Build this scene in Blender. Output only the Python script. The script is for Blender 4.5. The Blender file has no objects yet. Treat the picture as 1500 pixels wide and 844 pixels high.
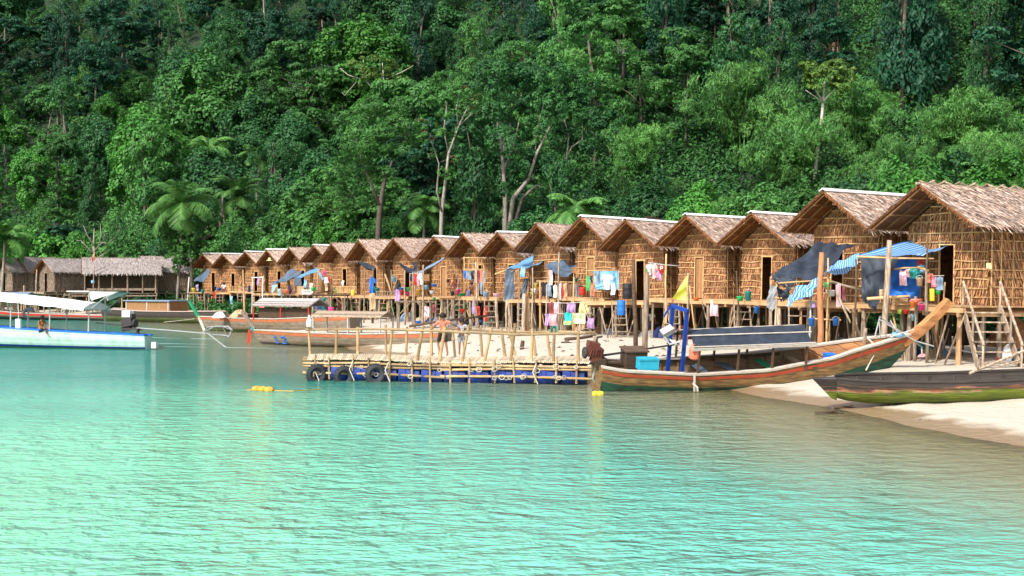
import bpy, math, random
import numpy as np
from mathutils import Vector, Matrix, Euler, noise as mnoise
R = math.radians
S = bpy.context.scene
COL = S.collection
# ---------------------------------------------------------------- camera, sky, sun, exposure
F, HY, CZ = 1800.0, 416.0, 3.0          # focal length in photo pixels, horizon row, eye height
cam = bpy.data.objects.new('camera', bpy.data.cameras.new('camera')); COL.objects.link(cam)
cam.location = (0, 0, CZ); cam.rotation_euler = (R(90), 0, 0)
cam.data.sensor_width = 36; cam.data.lens = 36*F/1500; cam.data.shift_y = -(422-HY)/1500
cam.data.clip_start = .3; cam.data.clip_end = 2000
S.camera = cam
W = bpy.data.worlds.new('World'); S.world = W; W.use_nodes = True
SUN_EL, SUN_AZ = 43, 216
nt = W.node_tree; bg = nt.nodes['Background']; sky = nt.nodes.new('ShaderNodeTexSky')
sky.sky_type = 'NISHITA'; sky.sun_disc = False; sky.sun_elevation = R(SUN_EL); sky.sun_rotation = R(SUN_AZ)
sky.dust_density = 3.0; sky.air_density = 1.0; sky.ozone_density = 1.0
hs = nt.nodes.new('ShaderNodeHueSaturation'); hs.inputs['Saturation'].default_value = .55; hs.inputs['Value'].default_value = 1.3
nt.links.new(sky.outputs[0], hs.inputs['Color']); nt.links.new(hs.outputs[0], bg.inputs[0]); bg.inputs[1].default_value = .14
sun = bpy.data.objects.new('sun', bpy.data.lights.new('sun', 'SUN')); COL.objects.link(sun)
sun.data.energy = 3.5; sun.data.angle = R(1.2); sun.data.color = (1, .95, .87)
_d = Vector((math.sin(R(SUN_AZ))*math.cos(R(SUN_EL)), math.cos(R(SUN_AZ))*math.cos(R(SUN_EL)), math.sin(R(SUN_EL))))
sun.rotation_euler = _d.to_track_quat('Z', 'Y').to_euler()
S.view_settings.view_transform = 'Standard'; S.view_settings.look = 'None'
S.view_settings.exposure = .5; S.view_settings.gamma = 1
S.cycles.max_bounces = 5; S.cycles.diffuse_bounces = 2; S.cycles.glossy_bounces = 2
S.cycles.transmission_bounces = 3; S.cycles.transparent_max_bounces = 6
S.cycles.caustics_reflective = False; S.cycles.caustics_refractive = False

def P(px, py, d): return Vector(((px-750)/F*d, d, CZ-(py-HY)/F*d))
def G(px, py, z=0.): return P(px, py, (CZ-z)*F/(py-HY))

# ---------------------------------------------------------------- materials
MATS = {}
def mat(name, c1, c2=None, scale=3., stretch=(1, 1, 1), rough=.8, vamt=.3, bump=.0, spec=.3, detail=4., trans=0., stripes=None, contrast=.25, rnd=0.):
    if name in MATS: return MATS[name]
    m = bpy.data.materials.new(name); m.use_nodes = True; t = m.node_tree; N = t.nodes; L = t.links
    b = N['Principled BSDF']; b.inputs['Roughness'].default_value = rough
    b.inputs['Specular IOR Level'].default_value = spec
    c2 = c2 or tuple(x*.7 for x in c1)
    tc = N.new('ShaderNodeTexCoord'); mp = N.new('ShaderNodeMapping'); mp.inputs['Scale'].default_value = stretch
    L.new(tc.outputs['Object'], mp.inputs[0])
    ns = N.new('ShaderNodeTexNoise'); ns.inputs['Scale'].default_value = scale; ns.inputs['Detail'].default_value = detail
    L.new(mp.outputs[0], ns.inputs['Vector'])
    rp = N.new('ShaderNodeValToRGB'); e = rp.color_ramp.elements
    e[0].position = .5-contrast; e[1].position = .5+contrast
    e[0].color = (*c2, 1); e[1].color = (*c1, 1)
    L.new(ns.outputs[0], rp.inputs[0]); out = rp.outputs[0]
    if stripes:
        cc, freq = stripes
        uv = N.new('ShaderNodeUVMap'); sx = N.new('ShaderNodeSeparateXYZ'); L.new(uv.outputs[0], sx.inputs[0])
        mu = N.new('ShaderNodeMath'); mu.operation = 'MULTIPLY'; mu.inputs[1].default_value = freq; L.new(sx.outputs[1], mu.inputs[0])
        fr = N.new('ShaderNodeMath'); fr.operation = 'FRACT'; L.new(mu.outputs[0], fr.inputs[0])
        gt = N.new('ShaderNodeMath'); gt.operation = 'GREATER_THAN'; gt.inputs[1].default_value = .5; L.new(fr.outputs[0], gt.inputs[0])
        mx = N.new('ShaderNodeMix'); mx.data_type = 'RGBA'; L.new(gt.outputs[0], mx.inputs[0]); L.new(out, mx.inputs[6]); mx.inputs[7].default_value = (*cc, 1)
        out = mx.outputs[2]
    at = N.new('ShaderNodeAttribute'); at.attribute_name = 'v'
    ma = N.new('ShaderNodeMath'); ma.operation = 'MULTIPLY_ADD'; ma.inputs[1].default_value = vamt*2; ma.inputs[2].default_value = 1-vamt
    L.new(at.outputs['Fac'], ma.inputs[0]); val = ma.outputs[0]
    if rnd:
        oi = N.new('ShaderNodeObjectInfo'); mb = N.new('ShaderNodeMath'); mb.operation = 'MULTIPLY_ADD'; mb.inputs[1].default_value = rnd*2; mb.inputs[2].default_value = 1-rnd
        L.new(oi.outputs['Random'], mb.inputs[0]); mc = N.new('ShaderNodeMath'); mc.operation = 'MULTIPLY'; L.new(val, mc.inputs[0]); L.new(mb.outputs[0], mc.inputs[1]); val = mc.outputs[0]
    vm = N.new('ShaderNodeVectorMath'); vm.operation = 'SCALE'; L.new(out, vm.inputs[0]); L.new(val, vm.inputs['Scale'])
    L.new(vm.outputs[0], b.inputs['Base Color'])
    if bump:
        bp = N.new('ShaderNodeBump'); bp.inputs['Strength'].default_value = bump; bp.inputs['Distance'].default_value = .03
        L.new(ns.outputs[0], bp.inputs['Height']); L.new(bp.outputs[0], b.inputs['Normal'])
    if trans:
        tr = N.new('ShaderNodeBsdfTranslucent'); L.new(vm.outputs[0], tr.inputs[0])
        ms = N.new('ShaderNodeMixShader'); ms.inputs[0].default_value = trans
        L.new(b.outputs[0], ms.inputs[1]); L.new(tr.outputs[0], ms.inputs[2]); L.new(ms.outputs[0], N['Material Output'].inputs[0])
    MATS[name] = m; return m

M = {}
M['roof'] = mat('roof_thatch', (.72, .565, .475), (.30, .19, .135), 7, vamt=.72, contrast=.18)
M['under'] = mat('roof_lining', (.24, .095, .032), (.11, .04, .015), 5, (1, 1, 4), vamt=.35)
M['wall'] = mat('wall_thatch', (.47, .235, .108), (.17, .072, .033), 7, vamt=.62, contrast=.2)
M['bamboo'] = mat('bamboo_batten', (.66, .43, .21), (.40, .23, .09), 3, vamt=.3)
M['post'] = mat('weathered_post', (.40, .32, .24), (.18, .12, .08), 3, (6, 6, 1), vamt=.35, contrast=.15)
M['plank'] = mat('deck_plank', (.50, .31, .16), (.30, .17, .08), 4, (1, 5, 1), vamt=.3)
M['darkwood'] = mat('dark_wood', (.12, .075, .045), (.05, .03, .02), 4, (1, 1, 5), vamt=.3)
M['doorwood'] = mat('door_plank', (.40, .22, .10), (.24, .12, .05), 3, (6, 6, 1), vamt=.2)
M['zinc'] = mat('ridge_sheet', (.82, .82, .80), (.66, .66, .64), 3, rough=.5)
M['oldroof'] = mat('old_grey_thatch', (.42, .37, .35), (.24, .20, .19), 7, vamt=.5, contrast=.2)
M['oldwall'] = mat('old_grey_wall', (.32, .235, .17), (.17, .12, .085), 6, vamt=.45)
M['pole'] = mat('raft_bamboo', (.46, .33, .17), (.22, .14, .07), 2.2, vamt=.28, rough=.6)
M['barrel'] = mat('blue_plastic', (.01, .045, .28), (.008, .025, .15), 3, rough=.4, spec=.5, vamt=.15)
M['rubber'] = mat('rubber', (.05, .055, .065), (.03, .03, .035), 6, rough=.75)
M['rope'] = mat('rope', (.62, .58, .5), (.4, .37, .3), 20)
M['darkrope'] = mat('dark_rope', (.10, .09, .08), (.05, .05, .05), 20)
M['hullwood'] = mat('hull_wood', (.29, .175, .068), (.10, .062, .03), 2.6, (1, 3, 7), vamt=.22, contrast=.16, bump=.3, detail=8)
M['hullgreen'] = mat('hull_green', (.022, .105, .062), (.022, .035, .022), 2.6, (1, 2, 4), contrast=.16, detail=8)
M['hullred'] = mat('hull_red_line', (.42, .06, .025), (.28, .05, .025), 6)
M['gunwale'] = mat('gunwale_white', (.56, .52, .46), (.36, .31, .26), 5, (1, 4, 4), vamt=.12)
M['boatin'] = mat('inner_planks', (.30, .20, .12), (.14, .09, .055), 3, (1, 6, 6), vamt=.3)
M['boardeck'] = mat('bow_deck', (.46, .22, .085), (.24, .10, .04), 2.4, (1, 9, 3), vamt=.3, contrast=.15)
M['greyhull'] = mat('grey_hull', (.27, .22, .16), (.12, .10, .075), 2.5, (1, 3, 7), contrast=.22, detail=8)
M['algae'] = mat('algae', (.13, .16, .05), (.06, .075, .03), 3, (1, 1, 3))
M['orange'] = mat('orange_rail', (.46, .14, .055), (.26, .09, .045), 4, (1, 4, 4))
M['greenpaint'] = mat('green_paint', (.02, .30, .12), (.015, .2, .09), 4)
M['bluepaint'] = mat('blue_paint', (.012, .06, .35), (.01, .04, .24), 4, rough=.4)
M['black'] = mat('black_sheet', (.040, .052, .075), (.018, .024, .036), 5, rough=.6, spec=.3, bump=.5)
M['steel'] = mat('steel', (.45, .45, .45), (.3, .3, .3), 8, rough=.35)
M['iron'] = mat('dark_iron', (.045, .04, .04), (.03, .025, .025), 10, rough=.5)
M['engine'] = mat('engine_red', (.16, .045, .03), (.07, .03, .02), 14, rough=.55)
M['whitepaint'] = mat('white_paint', (.78, .8, .78), (.66, .7, .68), 2)
M['mint'] = mat('mint_hull', (.50, .67, .61), (.36, .50, .43), 1.6, (2, 2, .8), contrast=.2, detail=8)
M['darkhull'] = mat('dark_hull', (.075, .06, .052), (.028, .024, .022), 3, (1, 3, 9), contrast=.25, bump=.4, detail=8)
M['moss'] = mat('moss', (.135, .175, .012), (.035, .06, .008), 3, (1, 1, 2), contrast=.2)
M['bark'] = mat('bark', (.17, .14, .11), (.08, .06, .05), 3, (4, 4, 1), contrast=.2)
M['palebark'] = mat('pale_bark', (.36, .32, .27), (.16, .13, .11), 2.5, (3, 3, 1), contrast=.2)
M['whitebark'] = mat('white_bark', (.56, .51, .44), (.34, .29, .24), 2.5, (3, 3, 1), contrast=.2)
M['orangebark'] = mat('orange_bark', (.46, .20, .085), (.28, .12, .06), 5, (3, 3, 1))
M['stripe'] = mat('striped_sheet', (.04, .20, .55), (.03, .15, .45), 3, rough=.5, stripes=((.30, .50, .72), 14), trans=.15)
M['bluesheet'] = mat('blue_sheet', (.10, .26, .50), (.14, .30, .48), 3, rough=.45, spec=.5)
M['greysheet'] = mat('grey_blue_sheet', (.10, .15, .22), (.065, .09, .13), 3, rough=.45, spec=.5)
M['whitesheet'] = mat('white_canvas', (.82, .82, .80), (.62, .62, .58), 1.3, rough=.7)
M['skin'] = mat('skin', (.26, .12, .065), (.23, .10, .055), 5, rough=.6, vamt=.0)
M['hair'] = mat('hair', (.015, .012, .01), None, 20, rough=.6)
def paint(name, c, **k): return mat('c_'+name, c, tuple(x*.8 for x in c), 6, rough=k.get('rough', .6), vamt=.1, **{a: b for a, b in k.items() if a != 'rough'})
C = {'red': (.55, .03, .02), 'blue': (.02, .16, .60), 'navy': (.015, .03, .12), 'white': (.75, .75, .74), 'pink': (.75, .25, .32), 'hotpink': (.70, .05, .22),
     'green': (.03, .45, .12), 'yellow': (.75, .60, .04), 'orange': (.75, .20, .03), 'cyan': (.03, .38, .55), 'grey': (.28, .29, .31), 'black': (.02, .02, .025),
     'lilac': (.42, .26, .50), 'paleyellow': (.72, .66, .30), 'lime': (.42, .60, .08), 'brown': (.20, .10, .06), 'coral': (.78, .22, .14), 'teal': (.02, .24, .22),
     'skyblue': (.22, .48, .72), 'rose': (.62, .36, .40), 'mustard': (.55, .32, .04), 'flag': (.80, .82, .12), 'maroon': (.22, .05, .06), 'bluegrey': (.20, .28, .38), 'palegreen': (.55, .66, .42), 'tan': (.52, .36, .22), 'palepink': (.78, .48, .54), 'turq': (.03, .50, .52)}
def dugout_material():
    m = bpy.data.materials.new('dugout_wood'); m.use_nodes = True; t = m.node_tree; N = t.nodes; L = t.links; b = N['Principled BSDF']; b.inputs['Roughness'].default_value = .85
    tc = N.new('ShaderNodeTexCoord'); sx = N.new('ShaderNodeSeparateXYZ'); L.new(tc.outputs['Object'], sx.inputs[0])
    mp = N.new('ShaderNodeMapping'); mp.inputs['Scale'].default_value = (.7, 1, 3); L.new(tc.outputs['Object'], mp.inputs[0])
    n1 = N.new('ShaderNodeTexNoise'); n1.inputs['Scale'].default_value = 2.2; n1.inputs['Detail'].default_value = 9; L.new(mp.outputs[0], n1.inputs['Vector'])
    a = N.new('ShaderNodeMath'); a.operation = 'MULTIPLY_ADD'; a.inputs[1].default_value = .42; L.new(n1.outputs[0], a.inputs[0]); L.new(sx.outputs[2], a.inputs[2])
    c = N.new('ShaderNodeMath'); c.operation = 'MULTIPLY_ADD'; c.inputs[1].default_value = -.028; L.new(sx.outputs[0], c.inputs[0]); L.new(a.outputs[0], c.inputs[2])
    rp = N.new('ShaderNodeValToRGB'); rp.color_ramp.interpolation = 'LINEAR'; e = rp.color_ramp.elements
    e[0].position = .16; e[0].color = (.035, .055, .010, 1); e[1].position = .38; e[1].color = (.13, .17, .012, 1)
    for p, q in ((.48, (.11, .14, .02, 1)), (.51, (.33, .22, .12, 1)), (.55, (.30, .10, .05, 1)), (.585, (.055, .042, .036, 1)), (.78, (.035, .028, .026, 1)), (.92, (.10, .085, .075, 1))): k = e.new(p); k.color = q
    L.new(c.outputs[0], rp.inputs[0])
    mp2 = N.new('ShaderNodeMapping'); mp2.inputs['Scale'].default_value = (1.5, 3, 26); L.new(tc.outputs['Object'], mp2.inputs[0])
    n2 = N.new('ShaderNodeTexNoise'); n2.inputs['Scale'].default_value = 1.5; n2.inputs['Detail'].default_value = 8; L.new(mp2.outputs[0], n2.inputs['Vector'])
    mr = N.new('ShaderNodeMapRange'); mr.inputs[1].default_value = .3; mr.inputs[2].default_value = .7; mr.inputs[3].default_value = .55; mr.inputs[4].default_value = 1.4; L.new(n2.outputs[0], mr.inputs[0])
    vm = N.new('ShaderNodeVectorMath'); vm.operation = 'SCALE'; L.new(rp.outputs[0], vm.inputs[0]); L.new(mr.outputs[0], vm.inputs['Scale']); L.new(vm.outputs[0], b.inputs['Base Color'])
    bp = N.new('ShaderNodeBump'); bp.inputs['Strength'].default_value = .7; bp.inputs['Distance'].default_value = .03; L.new(n2.outputs[0], bp.inputs['Height']); L.new(bp.outputs[0], b.inputs['Normal'])
    return m
M['dugout'] = dugout_material()
def cm(n): return paint(n, C[n])
def leafmat(name, c1, c2, vamt=.45, rnd=.25, trans=.25): return mat(name, c1, c2, .35, vamt=vamt, rough=.55, trans=trans, rnd=rnd, spec=.25, contrast=.2, detail=3)
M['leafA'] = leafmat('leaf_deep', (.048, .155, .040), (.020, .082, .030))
M['leafB'] = leafmat('leaf_mid', (.082, .225, .045), (.038, .130, .034))
M['leafC'] = leafmat('leaf_bluegreen', (.024, .100, .044), (.011, .056, .030))
M['leafD'] = leafmat('leaf_bright', (.085, .270, .036), (.045, .165, .032))
M['leafE'] = leafmat('leaf_olive', (.145, .250, .042), (.075, .145, .034))
M['leafF'] = leafmat('bamboo_leaf', (.128, .30, .062), (.062, .185, .046))
M['leafP'] = leafmat('palm_leaf', (.115, .27, .055), (.060, .16, .042))
M['leafR'] = leafmat('rusty_leaf', (.15, .075, .035), (.09, .055, .025))
M['under_g'] = leafmat('undergrowth_leaf', (.062, .185, .042), (.026, .095, .028), rnd=0)

# ---------------------------------------------------------------- mesh builder
class MB:
    def __init__(s, seed=1): s.v = []; s.f = []; s.a = []; s.m = []; s.uv = None; s.r = random.Random(seed)
    def add(s, vs, fs, v=None, mi=0):
        n = len(s.v); s.v.extend([tuple(p) for p in vs])
        if v is None: v = s.r.random()
        for f in fs: s.f.append(tuple(i+n for i in f)); s.a.append(v); s.m.append(mi)
    def box(s, c, size, rot=None, v=None, mi=0, taper=1.):
        x, y, z = (q/2 for q in size); c = Vector(c)
        vs = [Vector((sx*x*(taper if sz > 0 else 1), sy*y*(taper if sz > 0 else 1), sz*z)) for sz in (-1, 1) for sy in (-1, 1) for sx in (-1, 1)]
        if rot is not None:
            m = rot if isinstance(rot, Matrix) else Euler(rot).to_matrix(); vs = [m @ p for p in vs]
        s.add([p+c for p in vs], [(0, 2, 3, 1), (4, 5, 7, 6), (0, 1, 5, 4), (2, 6, 7, 3), (0, 4, 6, 2), (1, 3, 7, 5)], v, mi)
    def beam(s, a, b, w, h, v=None, mi=0):
        a = Vector(a); b = Vector(b); d = b-a; q = d.to_track_quat('X', 'Z').to_matrix()
        s.box((a+b)/2, (d.length, w, h), q, v, mi)
    def tube(s, pts, r, n=6, v=None, mi=0, cap=True):
        pts = [Vector(p) for p in pts]; rs = r if isinstance(r, (list, tuple)) else [r]*len(pts)
        vs = []; k = len(pts); up = None
        for i, p in enumerate(pts):
            d = (pts[min(i+1, k-1)]-pts[max(i-1, 0)]).normalized()
            if up is None: up = d.orthogonal().normalized()
            up = (up - d*up.dot(d)); up = up.normalized() if up.length > 1e-4 else d.orthogonal().normalized()
            w = d.cross(up)
            for j in range(n):
                a = 2*math.pi*j/n; vs.append(p+(up*math.cos(a)+w*math.sin(a))*rs[i])
        fs = [(i*n+j, i*n+(j+1) % n, (i+1)*n+(j+1) % n, (i+1)*n+j) for i in range(k-1) for j in range(n)]
        if cap: fs += [tuple(range(n-1, -1, -1)), tuple(range((k-1)*n, k*n))]
        s.add(vs, fs, v, mi)
    def bpole(s, a, b, r, v=None, n=7, bend=.0):    # bamboo pole with nodes
        a = Vector(a); b = Vector(b); L = (b-a).length; k = max(2, int(L/.32)); pts = []; rs = []
        side = (b-a).normalized().orthogonal()*bend*L
        for i in range(k+1):
            t = i/k; q = a.lerp(b, t)+side*math.sin(math.pi*t)
            e = .012/L
            for dt, rr in ((-e*2, 1.), (0, 1.16), (e*2, 1.)):
                if 0 <= t+dt <= 1: pts.append(q+(b-a)*dt); rs.append(r*rr*(1-.12*t))
        s.tube(pts, rs, n, v)
    def lathe(s, c, prof, n=14, v=None, mi=0, axis='Z'):
        vs = []
        for r_, z in prof:
            for j in range(n):
                a = 2*math.pi*j/n; p = Vector((r_*math.cos(a), r_*math.sin(a), z))
                if axis == 'X': p = Vector((p.z, p.x, p.y))
                if axis == 'Y': p = Vector((p.x, p.z, p.y))
                vs.append(p+Vector(c))
        k = len(prof)
        s.add(vs, [(i*n+j, i*n+(j+1) % n, (i+1)*n+(j+1) % n, (i+1)*n+j) for i in range(k-1) for j in range(n)], v, mi)
    def grid(s, fn, nu, nv, v=None, mi=0, uv=False, close=False):
        vs = [fn(i/nu, j/nv) for i in range(nu+1) for j in range(nv+1)]
        fs = [(i*(nv+1)+j, (i+1)*(nv+1)+j, (i+1)*(nv+1)+j+1, i*(nv+1)+j+1) for i in range(nu) for j in range(nv)]
        if uv:
            s.uv = s.uv or {}
            b = len(s.v)
            for i in range(nu+1):
                for j in range(nv+1): s.uv[b+i*(nv+1)+j] = (i/nu, j/nv)
        if callable(mi):
            for i in range(nu):
                for j in range(nv):
                    pass
        s.add(vs, fs, v, mi)
    def build(s, name, mats, parent=None, smooth=False, org=None):
        if org is None and parent is not None and parent.get('_w'): org = Vector(parent['_w'])
        if org is not None: s.v = [(p[0]-org[0], p[1]-org[1], p[2]-org[2]) for p in s.v]
        me = bpy.data.meshes.new(name); me.from_pydata(s.v, [], s.f)
        for m in (mats if isinstance(mats, (list, tuple)) else [mats]): me.materials.append(m)
        at = me.attributes.new('v', 'FLOAT', 'FACE'); at.data.foreach_set('value', s.a)
        me.polygons.foreach_set('material_index', s.m)
        if smooth: me.polygons.foreach_set('use_smooth', [True]*len(s.f))
        if s.uv:
            ul = me.uv_layers.new(name='UVMap')
            for l in me.loops: ul.data[l.index].uv = s.uv.get(l.vertex_index, (0, 0))
        me.update(); o = bpy.data.objects.new(name, me); COL.objects.link(o)
        if parent: o.parent = parent
        elif org is not None: o.location = org
        if parent is not None and parent.get('_w'): o['_w'] = parent['_w']
        return o
def tag(o, label=None, cat=None, group=None, kind=None):
    if label: o['label'] = label
    if cat: o['category'] = cat
    if group: o['group'] = group
    if kind: o['kind'] = kind
    return o
def thing(name, label, cat, loc=(0, 0, 0), rot=(0, 0, 0), group=None):
    o = bpy.data.objects.new(name, None); COL.objects.link(o); o.location = loc; o.rotation_euler = rot; o.empty_display_size = .2
    return tag(o, label, cat, group)
KIDS = {}
def copy_tree(o, parent=None):
    c = o.copy(); COL.objects.link(c)
    if parent is not None: c.parent = parent
    for ch in list(o.children): copy_tree(ch, c)
    return c
def wthing(name, label, cat, loc, group=None):
    """a thing whose parts are given in world coordinates (their origin is moved to loc)"""
    o = thing(name, label, cat, loc, (0, 0, 0), group); o['_w'] = tuple(loc); return o
def npmesh(name, V, faces4, v, mats, mi=None, parent=None):
    me = bpy.data.meshes.new(name); n = len(V); k = len(faces4)
    me.vertices.add(n); me.vertices.foreach_set('co', np.asarray(V, dtype=np.float32).ravel())
    me.loops.add(k*4); me.loops.foreach_set('vertex_index', np.asarray(faces4, dtype=np.int32).ravel())
    me.polygons.add(k); me.polygons.foreach_set('loop_start', np.arange(0, k*4, 4, dtype=np.int32))
    for m in mats: me.materials.append(m)
    if mi is not None: me.polygons.foreach_set('material_index', np.asarray(mi, dtype=np.int32))
    me.update(calc_edges=True)
    at = me.attributes.new('v', 'FLOAT', 'FACE'); at.data.foreach_set('value', np.asarray(v, dtype=np.float32))
    o = bpy.data.objects.new(name, me); COL.objects.link(o)
    if parent: o.parent = parent
    return o

# ---------------------------------------------------------------- terrain: sea bed, beach and hillside
SHORE = np.array([(40, 8), (16, 12), (12, 18), (9.45, 22.6), (8.9, 24.8), (7.75, 30), (6.6, 32.6), (6.0, 35), (4.0, 38.2), (1.6, 41), (-3.2, 46), (-6.5, 54), (-10, 65), (-19, 84), (-29, 105), (-45, 122), (-70, 136), (-160, 160)], float)
BASE = np.array([(120, 62), (60, 74), (40, 78), (22, 84), (8, 92), (-5, 104), (-18, 118), (-32, 132), (-50, 146), (-90, 166), (-200, 190)], float)
def sdist(X, Y, L):
    best = np.full(X.shape, 1e9); sg = np.zeros(X.shape)
    for a, b in zip(L[:-1], L[1:]):
        d = b-a; t = np.clip(((X-a[0])*d[0]+(Y-a[1])*d[1])/(d@d), 0, 1)
        dx = X-a[0]-t*d[0]; dy = Y-a[1]-t*d[1]; q = np.hypot(dx, dy)
        cr = d[0]*(Y-a[1])-d[1]*(X-a[0]); m = q < best
        best = np.where(m, q, best); sg = np.where(m, np.where(cr < 0, 1, -1), sg)
    return best*sg
def vnoise(X, Y, s, seed=0.):
    return (np.sin(X/s*1.7+seed+1.3*np.sin(Y/s*1.1+seed))+np.sin(Y/s*1.9+seed*2+1.1*np.sin(X/s*1.3)))*.5
def height(X, Y):
    X = np.asarray(X, float); Y = np.asarray(Y, float)
    d = sdist(X, Y, SHORE)+.25*vnoise(X, Y, 2.2)+.08*vnoise(X, Y, .7)
    h = np.where(d > 0, .62*(1-np.exp(-np.maximum(d, 0)/4.5)), np.maximum(-3, np.where(d > -7, .05*d, .12*d+.49)))
    db = sdist(X, Y, BASE)
    up = np.maximum(db+4, 0); slope = .60
    hill = slope*(up-6*(1-np.exp(-up/6)))
    hill = np.minimum(hill, 84)+np.clip(up/30, 0, 1)*2.5*vnoise(X, Y, 14, 2.)
    h = h+np.maximum(hill, 0)+np.where(d > .6, .03*vnoise(X, Y, .8, 1)+.02*vnoise(X, Y, .3, 4), 0)
    return h
def gz(x, y): return float(height(np.array([x]), np.array([y]))[0])
SHORE = SHORE[::-1].copy(); BASE = BASE[::-1].copy()      # land lies to the side that gives sg = +1
if sdist(np.array([12.]), np.array([40.]), SHORE)[0] < 0: SHORE = SHORE[::-1].copy()
if sdist(np.array([0.]), np.array([200.]), BASE)[0] < 0: BASE = BASE[::-1].copy()

ys = np.concatenate([np.array([-400, -60, -5]), np.arange(1, 20, .8), np.arange(20, 60, .22), np.arange(60, 130, .9), np.arange(130, 330, 4), [500, 900]])
us = np.concatenate([[-6, -3, -1.6, -1.0, -.7], np.arange(-.5, .5, .006), [.5, .7, 1.0, 1.6, 3, 6]])
UU, YY = np.meshgrid(us, ys); XX = UU*np.maximum(YY, 30)
ZZ = height(XX, YY)
nr, nc = XX.shape; idx = np.arange(nr*nc).reshape(nr, nc)
Fq = np.stack([idx[:-1, :-1], idx[:-1, 1:], idx[1:, 1:], idx[1:, :-1]], -1).reshape(-1, 4)
def sand_material():
    m = bpy.data.materials.new('beach_sand'); m.use_nodes = True; t = m.node_tree; N = t.nodes; L = t.links; b = N['Principled BSDF']
    g = N.new('ShaderNodeNewGeometry'); sx = N.new('ShaderNodeSeparateXYZ'); L.new(g.outputs['Position'], sx.inputs[0])
    n1 = N.new('ShaderNodeTexNoise'); n1.inputs['Scale'].default_value = 1.1; n1.inputs['Detail'].default_value = 8; L.new(g.outputs['Position'], n1.inputs['Vector'])
    n2 = N.new('ShaderNodeTexNoise'); n2.inputs['Scale'].default_value = 14; n2.inputs['Detail'].default_value = 6; L.new(g.outputs['Position'], n2.inputs['Vector'])
    wet = N.new('ShaderNodeMath'); wet.operation = 'MULTIPLY_ADD'; wet.inputs[1].default_value = .16; L.new(n1.outputs[0], wet.inputs[0]); wet.inputs[2].default_value = -.08
    ad = N.new('ShaderNodeMath'); L.new(sx.outputs[2], ad.inputs[0]); L.new(wet.outputs[0], ad.inputs[1])
    mr = N.new('ShaderNodeMapRange'); mr.inputs[1].default_value = .075; mr.inputs[2].default_value = .135; L.new(ad.outputs[0], mr.inputs[0])
    dry = N.new('ShaderNodeMix'); dry.data_type = 'RGBA'; L.new(n2.outputs[0], dry.inputs[0]); dry.inputs[6].default_value = (.38, .325, .25, 1); dry.inputs[7].default_value = (.59, .535, .445, 1)
    mx = N.new('ShaderNodeMix'); mx.data_type = 'RGBA'; L.new(mr.outputs[0], mx.inputs[0]); mx.inputs[6].default_value = (.27, .19, .11, 1); L.new(dry.outputs[2], mx.inputs[7])
    sb = N.new('ShaderNodeMapRange'); sb.inputs[1].default_value = .0; sb.inputs[2].default_value = -.05; L.new(sx.outputs[2], sb.inputs[0])
    m3 = N.new('ShaderNodeMix'); m3.data_type = 'RGBA'; L.new(sb.outputs[0], m3.inputs[0]); L.new(mx.outputs[2], m3.inputs[6]); m3.inputs[7].default_value = (.42, .35, .20, 1)
    mx = m3
    # leaf litter and soil away from the water
    far = N.new('ShaderNodeAttribute'); far.attribute_name = 'soil'
    m2 = N.new('ShaderNodeMix'); m2.data_type = 'RGBA'; L.new(far.outputs['Fac'], m2.inputs[0]); L.new(mx.outputs[2], m2.inputs[6]); m2.inputs[7].default_value = (.014, .034, .012, 1)
    L.new(m2.outputs[2], b.inputs['Base Color'])
    rr = N.new('ShaderNodeMapRange'); rr.inputs[3].default_value = .3; rr.inputs[4].default_value = .9; L.new(mr.outputs[0], rr.inputs[0]); L.new(rr.outputs[0], b.inputs['Roughness'])
    bp = N.new('ShaderNodeBump'); bp.inputs['Strength'].default_value = .8; bp.inputs['Distance'].default_value = .07
    n3 = N.new('ShaderNodeTexNoise'); n3.inputs['Scale'].default_value = 5; n3.inputs['Detail'].default_value = 6; L.new(g.outputs['Position'], n3.inputs['Vector'])
    L.new(n3.outputs[0], bp.inputs['Height']); L.new(bp.outputs[0], b.inputs['Normal'])
    return m
beach = npmesh('beach_ground', np.stack([XX, YY, ZZ], -1).reshape(-1, 3), Fq, np.full(len(Fq), .5), [sand_material()])
beach.data.polygons.foreach_set('use_smooth', [True]*len(Fq))
soil = np.clip((sdist(XX, YY, BASE)+14)/6, 0, 1).ravel()
sa = beach.data.attributes.new('soil', 'FLOAT', 'POINT'); sa.data.foreach_set('value', soil.astype(np.float32))
tag(beach, kind='structure')

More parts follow.
